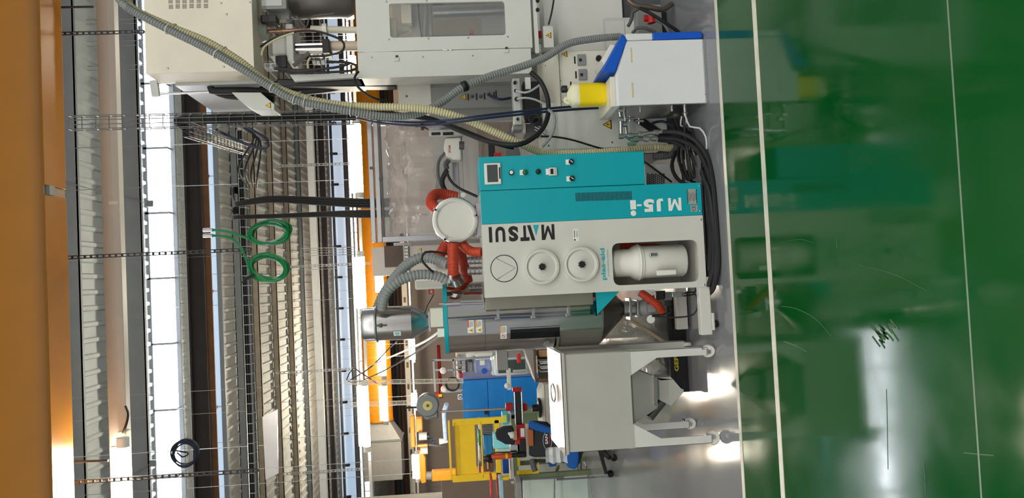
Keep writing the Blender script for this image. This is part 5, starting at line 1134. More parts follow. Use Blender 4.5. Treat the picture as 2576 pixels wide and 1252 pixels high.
for (x0, y0, x1, y1, D, lb) in ((712, 672, 930, 664, 19.98, 'pale perforated strap below the lower green hose coil'), (690, 418, 905, 410, 19.98, 'pale perforated strap between the cable drop and the clear enclosure'),
                            (695, 938, 890, 930, 19.98, 'pale perforated strap above the blue cabinet'), (712, 1192, 935, 1178, 19.98, 'pale perforated strap above the yellow guard frame')):
    strap(x0, y0, x1, y1, D, 6, lb, 'pale hanger straps', GLT)
# thin rods with caps
for (x0, y0, x1, y1, D, lb) in ((-165, 24, 235, 17, 7.95, 'dark threaded rod at the roof above the machine housing'), (-165, 1172, 272, 1158, 7.95, 'dark threaded rod beside the lit trunk lamp')):
    single('threaded_rod', MB().cyl(P(x0, y0, D), P(x1, y1, D), 0.012, n=8).ball(P(126 if y0 < 100 else 168, y0 - 5, D), 0.03, 10), DSTEEL, lb, 'rod')
for (x0, y0, x1, y1, D, lb) in ((140, 450, 245, 480, 13.12, 'slanting pale stay on the nearer purlin'), (300, 490, 372, 512, 15.17, 'slanting pale stay on the deep purlin'), (335, 1195, 380, 1165, 15.17, 'slanting pale stay behind the lit trunk lamp')):
    mb = MB().bar(P(x0, y0, D), P(x1, y1, D), 0.03, 0.012); q = P(x1, y1, D); mb.box(q + Vector((-.06, -.01, -.09)), q + Vector((.06, .03, .03)))
    single('purlin_stay', mb, GALV, lb, 'bracket')
# ================================================================ wire mesh cable trays
def wire_tray(label, p0, p1, width, height, wdir, hdir, pitch=0.1, r=0.003, m=None, hang=False):
    p0 = Vector(p0); p1 = Vector(p1); wd = Vector(wdir).normalized(); hd = Vector(hdir).normalized(); mb = MB(); L = (p1 - p0).length
    for a, h in ((-.5, 1), (-.5, 0), (-.17, 0), (.17, 0), (.5, 0), (.5, 1)): o = wd * a * width + hd * h * height; mb.cyl(p0 + o, p1 + o, r, n=4)
    n = max(2, int(L / pitch))
    for i in range(n + 1):
        c = p0 + (p1 - p0) * i / n; pts = [c + wd * a * width + hd * h * height for a, h in ((-.5, 1), (-.5, 0), (.5, 0), (.5, 1))]
        for k in range(3): mb.cyl(pts[k], pts[k + 1], r, n=4)
    if hang:
        for t_ in (0.08, 0.5, 0.92):
            c = p0 + (p1 - p0) * t_ if abs(hd.z) > .5 else p0.copy(); mb.cyl(c, Vector((c.x, c.y, 7.94)), 0.0014, n=4)
    return single('wire_cable_tray', mb, m or GALV, label, 'cable tray', 'wire mesh cable trays')
DV = 6.2
wire_tray('upright wire mesh cable tray dropping to the moulding machine', P(172, 308, DV), P(905, 292, DV), 0.105, 0.06, (1, 0, 0), (0, 1, 0), 0.1, 0.0038)
b0 = P(455, 300, DV); ztr = b0.z - 0.03
DBt = 8.15
wire_tray('short wire mesh tray joining the cable drop to the long tray', (b0.x - 0.06, DV + 0.1, ztr), (P(622, 378, DBt).x, DBt - 0.085, ztr), 0.12, 0.05, (1, 0, 0), (0, 0, 1), 0.1)
zb_ = P(632, 800, DBt).z
wire_tray('long wire mesh tray full of black cables across the hall', (P(610, 330, DBt).x, DBt, zb_), (-6, DBt, zb_), 0.14, 0.06, (0, 1, 0), (0, 0, 1), 0.1, 0.005, GLT)
wire_tray('pale wire mesh tray below the bright roof light', (P(455, 300, 12).x, 12, P(462, 626, 12).z), (-8, 12, P(462, 626, 12).z), 0.12, 0.06, (0, 1, 0), (0, 0, 1), 0.2, 0.004, GLT, True)
wire_tray('short end of a wire tray hanging before the far roof deck', P(757, 634, 9.5), P(905, 630, 9.5), 0.09, 0.05, (1, 0, 0), (0, 1, 0), 0.09, 0.003, GLT, True)
wire_tray('white wire tray rising from the far machines beside the blue cabinet', P(868, 962, 10.0), P(1165, 958, 10.0), 0.05, 0.04, (1, 0, 0), (0, 1, 0), 0.1, 0.0028, WPLAS, True)
wire_tray('white wire tray above the grey tool balancer', P(880, 1018, 10.5), P(1055, 1012, 10.5), 0.05, 0.04, (1, 0, 0), (0, 1, 0), 0.1, 0.0028, WPLAS, True)
# cable bundles
def bundle(label, paths, r, m=None, group=None):
    t = thing('cable_bundle', label, 'cable bundle', P(*paths[0][0]), group)
    for p in paths: part('cable', ptube(p, r, 7, 0.05), m or RUBBER, t)
    return t
def bundle3(label, paths, r, m=None, group=None):
    t = thing('cable_bundle', label, 'cable bundle', paths[0][0], group)
    for p in paths: part('cable', MB().tube(p, r, 7, 0.05), m or RUBBER, t)
    return t
def ytr(x): return 308 - 16 * (x - 172) / 733.0                     # centre line of the upright tray in the picture
xe_ = P(622, 378, DBt).x; pp = []
for k in range(6):
    o_ = -0.026 + 0.0104 * k; q_ = P(455, ytr(455), 6.235)
    pp.append([Vector((xe_ + o_, DBt - 0.2, ztr + .022)), Vector((xe_ + (b0.x - .06 - xe_) * .5 + o_, 7.2, ztr + .022)), Vector((b0.x - .06 + o_, 6.45, ztr + .024)), Vector((b0.x - .03 + o_, 6.36, ztr + .06)), Vector((q_.x + o_, 6.275, ztr + .085)), Vector((q_.x + o_, 6.236, ztr + .03))] +
              [P(x_, ytr(x_) - (2.5 - k) * 3.2, 6.234) for x_ in (500, 640, 800, 895)])
for k in range(1, 5): pp.append([v + Vector((0, 0, .018)) if i < 3 else v + Vector((0, .017 if i != 4 else .0, .017 if i == 4 else 0)) for i, v in enumerate(pp[k])])
bundle3('black cables filling the upright wire tray', pp, 0.0085)
bundle3('black cables lying along the long wire tray', [[Vector((x_, DBt - .048 + .024 * (k % 5), zb_ + .0175 + .0215 * (k // 5))) for x_ in (P(612, 330, DBt).x, 0.5, -1.0, -4.0)] for k in range(15)], 0.011)
bundle('loose dark cables hanging beneath the tray junction', [[(610 + k * 4, 318 + k * 3, 7.6), (640 + k * 5, 345 + k * 4, 7.4), (600 + k * 16, 420 + k * 6, 7.5), (622 + k * 8, 470, 7.9)] for k in range(4)], 0.009)
def drop(y0, dy, rest): x_ = P(618, y0, 8.1).x + dy; return [Vector((x_, 8.14, zb_ + .086)), Vector((x_ - .01, 8.06, zb_ + .11))] + [P(*p) for p in rest]
bundle3('dark cable drop leaving the long tray above the clear enclosure', [drop(470, -.02 * k, [(592 + k * 2, 505 + k * 3, 7.9), (600, 508 + k * 3, 7.6), (680, 495 + k * 4, 7.2), (800, 498 + k * 5, 6.8), (925, 502 + k * 6, 6.3), (1000, 500 + k * 5, 6.2), (1080, 496 + k * 3, 6.1)]) for k in range(4)], 0.011, None, 'cable drops above the clear enclosure')
bundle3('second dark cable drop beside the green hose coil', [drop(520, -.02 * k, [(584 + k * 2, 543 + k * 2, 7.9), (600, 543 + k * 2, 7.6), (700, 540 + k * 2, 7.2), (820, 534 + k * 3, 6.8), (925, 530 + k * 5, 6.3), (1000, 533 + k * 3, 6.2), (1080, 540, 6.1)]) for k in range(4)], 0.010, None, 'cable drops above the clear enclosure')
bundle('navy cable loop below the tray junction', [[(600, 312, 7.1), (640, 330, 7.1), (672, 350, 7.1), (676, 368, 7.1), (655, 374, 7.1), (610, 358, 7.1), (570, 340, 7.1), (545, 326, 6.95)] for k in range(1)], 0.013, NAVY)
# dark coil of cable near the roof light
cc = P(463, 1145, 11.8); t = thing('cable_coil', 'coil of dark blue cable hanging on the mesh tray before the roof light', 'cable coil', cc + Vector((0, 0, -0.25)))
for k in range(5): part('cable', MB().torus(cc + Vector((0.0 + 0.01 * k, 0.02 * k, 0.01 * (k % 3) - 0.01)), (0.15 * (k % 3 - 1), 1, 0.1 * (k - 2)), 0.17 + 0.012 * (k % 3), 0.012, 28, 6), NAVY, t)
part('cable_tail', MB().tube([cc + Vector((0.05, 0, 0.1)), cc + Vector((-0.02, 0, 0.02)), cc + Vector((0.03, 0, -0.06)), cc + Vector((0.08, 0, 0.12))], 0.012, 6, 0.03), NAVY, t)
# green air hose coils
def coil(label, cx, cy, rz, rx, D, tail, seed):
    random.seed(seed); c = P(cx, cy, D); t = thing('air_hose_coil', label, 'hose coil', c + Vector((0, 0, -rz)), 'green air hose coils')
    for k in range(6):
        a = 1 + random.uniform(-0.14, 0.08); e = 1 + random.uniform(-0.12, 0.1); ph = random.uniform(-0.3, 0.3); o = Vector((random.uniform(-.015, .015), 0.018 * k, random.uniform(-.02, .02)))
        pts = [c + o + Vector((math.cos(i * 2 * math.pi / 28 + ph) * rx * e, 0.02 * math.sin(i * 2 * math.pi / 28), math.sin(i * 2 * math.pi / 28) * rz * a)) for i in range(29)]
        part('hose_loop', MB().tube(pts, 0.0125, 8), GREEN, t)
    part('hose_tail', ptube(tail, 0.0125), GREEN, t); q = P(*tail[0]); 
    part('hose_fitting', MB().cyl(q, q + Vector((0, 0, 0.09)), 0.02, n=10), STEEL, t)
    return t, c
t, c = coil('upper green air hose coil hanging below the dark runway beam', 672, 585, 0.20, 0.105, 7.6, [(535, 578, 7.6), (570, 582, 7.6), (612, 595, 7.6), (628, 600, 7.6)], 4)
t, c = coil('lower green air hose coil with a black nozzle at its end', 672, 674, 0.19, 0.125, 7.6, [(535, 592, 7.68), (580, 598, 7.68), (605, 622, 7.66), (622, 660, 7.64), (630, 690, 7.62)], 8)
part('air_gun', MB().tube([P(640, 692, 7.58), P(620, 700, 7.58), P(612, 712, 7.58)], 0.018, 8, 0.02), BLACK, t)
# ================================================================ rails, pipes and ducts below the far roof
DR = 20.0
zr = P(795, 756, DR).z
single('crane_rail', MB().box((FX0, DR, zr - 0.09), (P(776, 250, DR).x, DR + 0.16, zr + 0.09)), mat('rail_grey', (220, 221, 219), 0.5), 'light grey square rail crossing below the far roof deck', 'rail', bevel=0.01)
for i, (px, D, r, m, lb) in enumerate(((826, 27, 0.10, DSTEEL, 'thick dark pipe running below the far roof deck'), (842, 29, 0.045, MGREY, 'slim grey pipe above the far roof light'), (851, 29.4, 0.05, DGREY, 'dark pipe close to the far roof light'),
                                   (886, 33, 0.1, DGREY, 'broad dark conduit below the far roof light'), (900, 30, 0.03, MGREY, 'thin grey conduit before the bright far windows'))):
    z = P(px - 5, 700, D).z
    single('overhead_pipe', MB().cyl((FX0, D, z), (FX1, D, z), r, n=10), m, lb, 'pipe')
# yellow duct with reducer and grey plenum
DQ = 33.0
xe = P(950, 1058, DQ).x; zd = P(946, 880, DQ).z
yd = thing('yellow_duct', 'broad yellow duct running across the far bay', 'duct', (5, DQ, zd - 0.55))
part('duct', MB().cyl((xe, DQ, zd), (FX1 - 0.01, DQ, zd), 0.60, n=32), ORANGE, yd)
part('seam_ring', MB().torus((xe + 0.02, DQ, zd), (1, 0, 0), 0.60, 0.03, 32, 6), GIRD, yd)
pl = thing('duct_plenum', 'grey sheet metal plenum at the end of the yellow duct', 'duct', (xe - 1.6, DQ, P(1010, 1150, DQ).z))
xa = P(960, 1100, DQ).x; xb = P(960, 1198, DQ).x; z1 = P(918, 1150, DQ).z; z0 = P(1014, 1150, DQ).z
SHEET = mat('sheet_grey', (172, 169, 164), 0.5, 0.0)
part('reducer', MB().add([(xe, DQ - .45, zd - .5), (xe, DQ + .45, zd - .5), (xe, DQ + .45, zd + .35), (xe, DQ - .45, zd + .35), (xa, DQ - .7, z0), (xa, DQ + .7, z0), (xa, DQ + .7, z1), (xa, DQ - .7, z1)], [(0, 1, 2, 3), (7, 6, 5, 4), (0, 4, 5, 1), (1, 5, 6, 2), (2, 6, 7, 3), (3, 7, 4, 0)]), SHEET, pl, 0.01)
part('plenum_box', MB().box((xb, DQ - .72, z0), (xa, DQ + .7, z1)), SHEET, pl, 0.01)
part('flange', MB().box((xa - 0.03, DQ - .76, z0 - .04), (xa + 0.03, DQ + .7, z1 + .04)), MGREY, pl)
single('round_duct', MB().cyl((xb - 0.05, DQ - 4.0, z0 + 0.25 + 1.2), (xb - 0.05, DQ - 4, 0.0), 0.32, n=24), SHEET, 'grey round duct standing beside the plenum', 'duct')
# fluorescent lamps hung in rows
RW = 'fluorescent lamps over the work bays'
tube_lamp('lit fluorescent lamp in front of the clear enclosure top', 897, 312, 906, 484, 9.6, 0.045, RW)
tube_lamp('lit fluorescent lamp above the grey ribbed hoses', 907, 646, 913, 775, 16.0, 0.075, RW)
tube_lamp('lit fluorescent lamp left of the yellow duct, over the plenum', 916, 970, 924, 1122, 16.0, 0.07, RW)
tube_lamp('lit fluorescent lamp crossing the yellow duct by the vacuum loader', 962, 854, 966, 944, 28.0, 0.09, RW)
tube_lamp('lit fluorescent lamp at the end of the yellow duct', 967, 970, 971, 1058, 28.0, 0.09, RW)
tube_lamp('short lit lamp behind the ribbed hoses', 957, 690, 960, 735, 28.0, 0.09, RW)
tube_lamp('lit lamp between the vacuum loader and the hopper', 1038, 852, 1041, 904, 30.0, 0.07, RW)
tube_lamp('lit lamp just above the grey tool balancer', 1044, 988, 1046, 1024, 30.0, 0.07, RW)
tube_lamp('lit lamp in front of the orange robot beam', 1048, 1142, 1051, 1203, 11.0, 0.03, RW)
for i, (x, y, lb) in enumerate(((868, 30, 'lit lamp seen behind the screw sleeve'), (870, 84, 'lit lamp seen between screw sleeve and ram cylinder'), (873, 144, 'lit lamp seen beside the ram cylinder'))):
    tube_lamp(lb, x + 12, y - 2, x + 13, y + 16, 14.0, 0.07, RW, False)
# white lamp rails
for px, D, lb in ((922, 16.2, 'white lamp rail before the bright far windows'), (1040, 30.4, 'thin white lamp rail above the blue cabinet')):
    z = P(px, 960, D).z; single('lamp_rail', MB().box((FX0, D, z - 0.03), (FX1, D + 0.06, z + 0.03)), WPLAS, lb, 'rail')
z = P(1027, 960, 36).z; bt = thing('busbar', 'beige busbar with brown sockets along the far bay', 'busbar', (0, 36, z - 0.14))
part('casing', MB().box((FX0, 36, z - 0.12), (FX1, 36.2, z + 0.12)), CREAM, bt)
for k in range(24): part('socket', MB().box((-12 + k * 1.0, 35.97, z - 0.05), (-11.75 + k * 1.0, 36, z + 0.05)), BROWN, bt)
for px, D, r, m, lb in ((990, 40, 0.16, DSTEEL, 'dark service pipe along the end wall below the yellow duct'), (1000, 41, 0.1, DGREY, 'dark grey service pipe along the end wall'), (1010, 41.5, 0.13, BROWN, 'brownish service pipe along the end wall'), (1018, 42, 0.1, DGREY, 'lowest dark service pipe above the busbar')):
    z = P(px, 960, D).z; single('wall_pipe', MB().cyl((FX0, D, z), (FX1, D, z), r, n=10), m, lb, 'pipe')
pn = MB().prism([P(660, 1048, 12.5), P(697, 1030, 12.5), P(700, 1190, 12.5), P(668, 1206, 12.5)], (0, 0.03, 0)); q_ = P(664, 1120, 12.5); pn.cyl(q_ + Vector((0, .015, -.05)), Vector((q_.x, 12.515, 7.94)), 0.006, n=5)
single('sheet_panel', pn, mat('bright_galvanised', (206, 212, 220), 0.3, 0.4), 'shiny pale sheet metal panel hanging below the long wire tray', 'panel')
# slack wires between bays
for pts, m, lb in (([(950, 965, 12), (905, 935, 12), (890, 925, 12), (872, 955, 12), (900, 960, 12), (960, 935, 10.5), (1040, 890, 7.5), (1108, 842, 4.87)], RUBBER, 'slack black wire sagging from the tray to the hopper lid'),
                   ([(925, 922, 11), (1000, 890, 8.4), (1060, 863, 6.2), (1107, 833, 4.87)], WPLAS, 'taut white wire running to the hopper lid'),
                   ([(876, 958, 12.2), (930, 925, 11.2), (975, 880, 10), (1000, 857, 9)], RUBBER, 'black wire rising behind the vacuum loader'),
                   ([(1066, 794, 4.84), (1075, 768, 4.83), (1091, 740, 4.83)], BLACK, 'short black antenna lead beside the vacuum loader')):
    single('slack_wire', ptube(pts, 0.009 if pts[0][2] > 6 else 0.004, 6, 0.1), m, lb, 'wire')
# ================================================================ left bay : work place behind the cart
# blue switch cabinet
DB = 11.0
bc = thing('switch_cabinet', 'tall blue steel switch cabinet', 'cabinet', (P(1250, 1005, DB).x, DB + .3, 0))
bx0 = P(1250, 1053, DB).x; bx1 = P(1250, 953, DB).x; bzt = P(1164, 1000, DB).z; bxs = P(1228, 1000, DB).z
part('upper_door', MB().box((bx0, DB, bxs + 0.004), (bx1, DB + 0.02, bzt)), BLUE, bc, 0.004)
part('lower_door', MB().box((bx0, DB, 0.1), (bx1, DB + 0.02, bxs - 0.004)), BLUE, bc, 0.004)
part('carcass', MB().box((bx0 + 0.005, DB + 0.02, 0.0), (bx1 - 0.005, DB + 0.5, bzt)), BLUE, bc, 0.004)
part('lock', MB().cyl(P(1223, 1036, DB), P(1223, 1036, DB) + Vector((0, -0.03, 0)), 0.03, n=12), BLACK, bc)
part('side_strip', MB().box((bx1 + 0.0, DB + 0.1, 0.05), (bx1 + 0.05, DB + 0.6, bzt - 0.02)), mat('blue_tint_plastic', (120, 132, 178), 0.3), bc)
mand = thing('mandatory_sign', 'small round blue mandatory sign on a white plate', 'sign', P(1157, 999, DB - .05))
part('plate', cbox(1157, 998, 11, 13, DB - .05, 0.01), PAPER, mand); part('disc', MB().lathe(P(1158, 998, DB - .05), (0, -1, 0), [(0.026, 0.001), (0.026, 0.003)], 20), DBLUE, mand)
part('mark', MB().box(P(1155, 997, DB - .056), P(1161, 1000, DB - .056) + Vector((0, 0.002, 0))), PAPER, mand)
# water bottle
wc = P(1215, 922, 9.4); rb_ = 18 * S(9.4)
wbm = mat('blue_bottle', (150, 165, 222), 0.12, alpha=0.75, spec=0.8)
wb = thing('water_bottle', 'large blue translucent water bottle lying on a dispenser', 'bottle', wc + Vector((0, 0, -0.1)))
prof = []
z0 = P(1236, 922, 9.4).z; z1 = P(1194, 922, 9.4).z; h = z1 - z0
for k in range(11): prof.append((rb_ * (1.0 if k % 2 else 0.93), h * k / 10))
part('bottle_body', MB().lathe((wc.x, 9.4, z0), (0, 0, 1), [(0, 0)] + [(rb_ * 0.8, 0)] + prof[1:-1] + [(rb_ * 0.8, h), (0, h)], 28), wbm, wb)
part('bottle_cap', MB().lathe((wc.x - rb_ * 0.5, 9.4 - rb_ * 0.95, z0 + h * .45), (0, -1, 0), [(0.035, 0), (0.03, 0.03)], 16), DBLUE, wb)
part('bottle_label', cbox(1213, 912, 12, 12, 9.4 - rb_ - 0.004, 0.003), PAPER, wb, smooth=False)
part('dispenser', MB().box((wc.x - .1, 9.315, 0), (wc.x + .1, 9.6, z0)), WPLAS, wb, 0.01)
# white moulded device with dark screen
dv = thing('bench_device', 'pale blue-white moulded device with a dark recessed screen', 'device', P(1330, 920, 9.0))
part('housing', MB().box(P(1241, 899, 9.0), P(1332, 941, 9.0) + Vector((0, 0.3, 0))), mat('ice_white', (206, 226, 232), 0.35), dv, 0.03)
part('screen', MB().box(P(1252, 907, 8.985), P(1322, 935, 8.985) + Vector((0, 0.02, 0))), mat('screen_green_grey', (70, 84, 78), 0.2), dv)
part('key_row', MB().box(P(1290, 930, 8.98), P(1325, 934, 8.98) + Vector((0, 0.01, 0))), LGREY, dv)
part('stand_foot', MB().box((P(1332, 930, 9.0).x, 9.05, 0.0), (P(1332, 910, 9.0).x, 9.25, P(1332, 920, 9.0).z)), LGREY, dv)
# grey column in front, white strap, red handle
single('grey_column', MB().box(P(1249, 884, 7.6), P(1279, 930, 7.6) + Vector((0, 0.15, 0))).box((P(1270, 900, 7.6).x, 7.62, 0), (P(1270, 885, 7.6).x, 7.75, P(1270, 900, 7.6).z)), MGREY, 'grey metal column head in front of the white device', 'column', bevel=0.006)
single('white_strap_bundle', MB().bar(P(1277, 926, 8.5), P(1281, 980, 8.5), 0.024, 0.035).bar(P(1282, 926, 8.5), P(1284, 978, 8.5), 0.012, 0.02).ball(P(1276, 970, 8.5), 0.034, 10), WPLAS, 'folded white strap bundle hanging above the red slide', 'strap')
single('red_grip', MB().box(P(1300, 890, 7.4), P(1311, 913, 7.4) + Vector((0, 0.06, 0))), RED, 'bright red grip beside the wooden shelf', 'grip', bevel=0.01)
# wooden shelf unit
ws = thing('wooden_shelf', 'dark wooden shelf unit with a grey top next to the cart', 'shelf', (P(1340, 915, 7.2).x, 7.3, 0))
part('top_board', MB().prism([P(1320, 880, 7.2), P(1346, 955, 7.2), P(1349, 962, 7.2), P(1345, 880, 7.2)], (0, 0.35, 0)), mat('grey_board', (146, 140, 136), 0.5), ws)
part('front_edge', MB().box(P(1342, 878, 7.18), P(1351, 962, 7.18) + Vector((0, 0.03, 0))), BROWN, ws)
part('shelf_back', MB().box(P(1351, 880, 7.5), P(1420, 958, 7.5) + Vector((0, 0.02, 0))), mat('dark_taupe', (70, 66, 62), 0.6), ws)
part('shelf_leg', MB().box((P(1350, 960, 7.2).x, 7.2, 0.0), (P(1350, 952, 7.2).x, 7.25, P(1350, 956, 7.2).z)), BROWN, ws)
fo = MB()
for k in range(7): b = P(1358, 908 + k * 4.2, 7.35); part_ = single('file_folder', MB().box((b.x - 0.005, 7.3, P(1385, 910, 7.3).z), (b.x + 0.006, 7.45, P(1358 + (k % 3) * 2, 910, 7.3).z)), [LGREY, PAPER, DGREY][k % 3], ['light grey folder standing in the wooden shelf', 'white folder standing in the wooden shelf', 'dark folder standing in the wooden shelf'][k % 3], 'folder', 'folders in the wooden shelf')
single('shelf_box', MB().box(P(1358, 884, 7.3), P(1380, 896, 7.3) + Vector((0, 0.12, 0))), mat('kraft', (186, 140, 96), 0.7), 'small brown cardboard box in the wooden shelf', 'box')
# white console with torque arm
DCn = 8.6
cn = thing('test_console', 'cream test console with sloping top edges behind the cart', 'console', (P(1380, 1030, DCn).x, DCn + .2, 0))
kx0, kx1 = P(1380, 1094, DCn).x, P(1380, 966, DCn).x
kz = P(1372, 1030, DCn).z
part('body', MB().box((kx0, DCn, 0), (kx1, DCn + 0.4, kz - 0.005)), CREAM, cn, 0.006)
part('bevel_top', MB().add([(kx0, DCn, kz), (kx1, DCn, kz), (kx1, DCn + .4, kz), (kx0, DCn + .4, kz), (kx0 + .1, DCn + .1, kz + .055), (kx1 - .1, DCn + .1, kz + .055), (kx1 - .1, DCn + .35, kz + .055), (kx0 + .1, DCn + .35, kz + .055)], [(0, 3, 2, 1), (4, 5, 6, 7), (0, 1, 5, 4), (1, 2, 6, 5), (2, 3, 7, 6), (3, 0, 4, 7)]), WPLAS, cn, 0.004)
for y, m in ((1003, TEAL), (1030, DGREY), (1050, MGREY), (1072, BLACK)): part('key', MB().box(P(1384, y - 6, DCn - .006), P(1389, y + 5, DCn - .006) + Vector((0, .01, 0))), m, cn)
# stand : disc base, pole, red slides, black rail
ts = thing('torque_arm', 'red and black torque arm on a slim steel pole', 'tool arm', P(1358, 1025, DCn + .2))
Dt = DCn - 0.05
part('base_disc', MB().lathe(P(1358, 1025, Dt + .15), (0, 0, 1), [(0.11, 0), (0.11, 0.02), (0.04, 0.03), (0.04, 0.09), (0, 0.09)], 28), BLACK, ts)
part('pole', MB().cyl(P(1105, 1035, Dt + .15), P(1345, 1025, Dt + .15), 0.014, n=12), STEEL, ts)
for x0, x1 in ((1272, 1291), (1313, 1327)): part('slide_carriage', MB().box(P(x0, 1015, Dt + .1), P(x1, 1033, Dt + .1) + Vector((0, 0.1, 0))), DRED, ts, 0.006)
part('slide_rail', MB().box(P(1295, 976, Dt), P(1313, 1070, Dt) + Vector((0, 0.06, 0))), BLACK, ts, 0.004)
for x in (1294, 1312): part('guide_rod', MB().cyl(P(x, 978, Dt - .01), P(x + 4, 1075, Dt - .01), 0.009, n=10), STEEL, ts)
part('end_block', MB().box(P(1289, 976, Dt - .02), P(1313, 985, Dt - .02) + Vector((0, 0.1, 0))), DRED, ts, 0.006)
eb_ = part('head_block', MB().box(P(1299, 1068, Dt - .05), P(1322, 1104, Dt - .05) + Vector((0, 0.12, 0))), DRED, ts, 0.006)
part('type_plate', MB().box(P(1309, 1077, Dt - .054), P(1320, 1098, Dt - .054) + Vector((0, 0.003, 0))), PAPER, eb_)
part('lower_joint', MB().box(P(1299, 1104, Dt - .03), P(1325, 1150, Dt - .03) + Vector((0, 0.08, 0))), BLACK, ts, 0.01)
part('red_knuckle', MB().box(P(1297, 1104, Dt - .04), P(1309, 1117, Dt - .04) + Vector((0, 0.06, 0))), RED, ts, 0.006)
part('clamp_block', MB().box(P(1283, 1118, Dt - .03), P(1308, 1136, Dt - .03) + Vector((0, 0.05, 0))), STEEL, ts, 0.006)
# orange screwdriver
sd = thing('power_screwdriver', 'orange handheld power screwdriver held upright in the torque arm', 'screwdriver', P(1308, 1146, Dt))
part('grip', MB().lathe(P(1287, 1145, Dt - .05), P(1235, 1149, Dt - .05) - P(1287, 1145, Dt - .05), [(0.026, 0), (0.032, 0.03), (0.032, 0.21), (0.026, 0.23)], 20), mat('tool_orange', (206, 82, 36), 0.45), sd)
part('band', MB().lathe(P(1277, 1146, Dt - .05), P(1235, 1149, Dt - .05) - P(1287, 1145, Dt - .05), [(0.034, 0), (0.034, 0.025)], 20), YEL, sd)
part('tail_cap', MB().ball(P(1228, 1152, Dt - .05), 0.045, 12, (1, 1, 1.2)), BLACK, sd)
part('chuck', MB().cyl(P(1287, 1145, Dt - .05), P(1320, 1142, Dt - .05), 0.026, 0.02, 16), BLACK, sd)
part('power_lead', ptube([(1226, 1146, Dt - .05), (1245, 1138, Dt - .06), (1275, 1137, Dt - .06), (1300, 1135, Dt - .05)], 0.007), BLACK, sd)
# grey tool balancer
bcn = P(1076, 1018, Dt); rb2 = 28 * S(Dt)
tb = thing('tool_balancer', 'round grey tool balancer with a yellow centre label', 'balancer', bcn + Vector((0, 0, -rb2)))
part('drum', MB().lathe(bcn + Vector((0, -.05, 0)), (0, 1, 0), [(rb2 * .9, 0), (rb2, .02), (rb2, .16), (rb2 * .9, .18)], 36), mat('balancer_grey', (126, 130, 130), 0.4, 0.3), tb, label='grey cast drum')
part('centre_label', MB().lathe(bcn + Vector((0, -.05, 0)), (0, -1, 0), [(rb2 * .42, .001), (rb2 * .42, .003)], 28), mat('label_yellow_pale', (220, 206, 130), 0.5), tb)
part('hub', MB().lathe(bcn + Vector((0, -.053, 0)), (0, -1, 0), [(rb2 * .12, 0), (rb2 * .1, .02)], 14), BROWN, tb)
part('foot_casting', MB().box(P(1066, 1035, Dt + .0), P(1103, 1052, Dt + .0) + Vector((0, 0.1, 0))), MATS['balancer_grey'], tb, 0.015)
part('hook', MB().cyl(bcn + Vector((-.03, .08, rb2)), bcn + Vector((-.03, .08, rb2 + .12)), 0.012, n=8), BLACK, tb)
# office chair seen from behind
DO = 8.15
oc = thing('office_chair', 'black and blue swivel chair with an oval badge on its back', 'chair', (P(1535, 1130, DO).x, DO, 0))
part('back_shell', ppoly([(1331, 1085), (1331, 1146), (1345, 1150), (1403, 1148), (1404, 1092), (1378, 1062), (1342, 1058), (1330, 1066)], DO - .1, 0.05), mat('chair_black', (34, 36, 42), 0.6), oc, 0.015)
part('back_cushion', ppoly([(1328, 1062), (1334, 1059), (1362, 1068), (1398, 1080), (1400, 1092), (1366, 1088), (1334, 1078)], DO - .16, 0.07), mat('chair_blue', (10, 92, 176), 0.7, bump=0.2, bscale=120), oc, 0.012, label='blue upholstered edge')
part('brown_pad', ppoly([(1327, 1078), (1342, 1081), (1343, 1122), (1328, 1122)], DO - .14, 0.05), mat('tan_leather', (168, 92, 42), 0.5), oc, 0.008)
bd = MB(); cb = P(1377, 1108, DO - .102)
bd.tube([cb + Vector((math.cos(t) * .092, -.002, math.sin(t) * .045)) for t in [2 * math.pi * k / 30 for k in range(31)]], 0.003, 6)
part('badge_ring', bd, LGREY, oc, label='oval badge outline')
part('badge_lettering', lettering('SAN', P(1374.5, 1104, DO - .102), 24 * S(DO), 7 * S(DO), (1, 0, 0), (0, 0, 1), 0.03, (0, -.003, 0)), PAPER, oc, smooth=False)
part('badge_bar', MB().box(P(1381, 1094, DO - .106), P(1384, 1115, DO - .106) + Vector((0, .003, 0))), RED, oc)
part('seat', ppoly([(1424, 1095), (1420, 1158), (1430, 1176), (1446, 1182), (1456, 1170), (1458, 1150), (1456, 1095)], DO - .2, 0.4), MATS['chair_blue'], oc, 0.02)
part('seat_shell', ppoly([(1440, 1100), (1426, 1168), (1458, 1168), (1470, 1130), (1468, 1100)], DO - .1, 0.3), MATS['chair_black'], oc, 0.01)
part('armrest', MB().tube([P(1338, 1155, DO - .05), P(1342, 1172, DO - .05), P(1346, 1184, DO - .05)], 0.03, 12, 0.02), DGREY, oc)
part('arm_post', MB().bar(P(1340, 1158, DO), P(1430, 1160, DO), 0.03, 0.03), MATS['chair_black'], oc)
zc2 = P(1505, 1130, DO).z
part('column', MB().cyl((P(1480, 1128, DO).x, DO, 0.08), (P(1480, 1128, DO).x, DO, P(1462, 1130, DO).z), 0.028, n=14), BLACK, oc)
ccx = P(1480, 1128, DO).x
for k in range(5):
    a = math.radians(188 + 72 * k); e = Vector((ccx + math.cos(a) * .27, DO + math.sin(a) * .27, 0.075))
    lg = part('star_leg', MB().bar(Vector((ccx, DO, 0.13)), e, 0.04, 0.035), BLACK, oc, 0.004)
    part('castor', MB().cyl(e + Vector((-.012, -.02, -.045)), e + Vector((.012, .02, -.045)), 0.03, n=16), BLACK, lg)
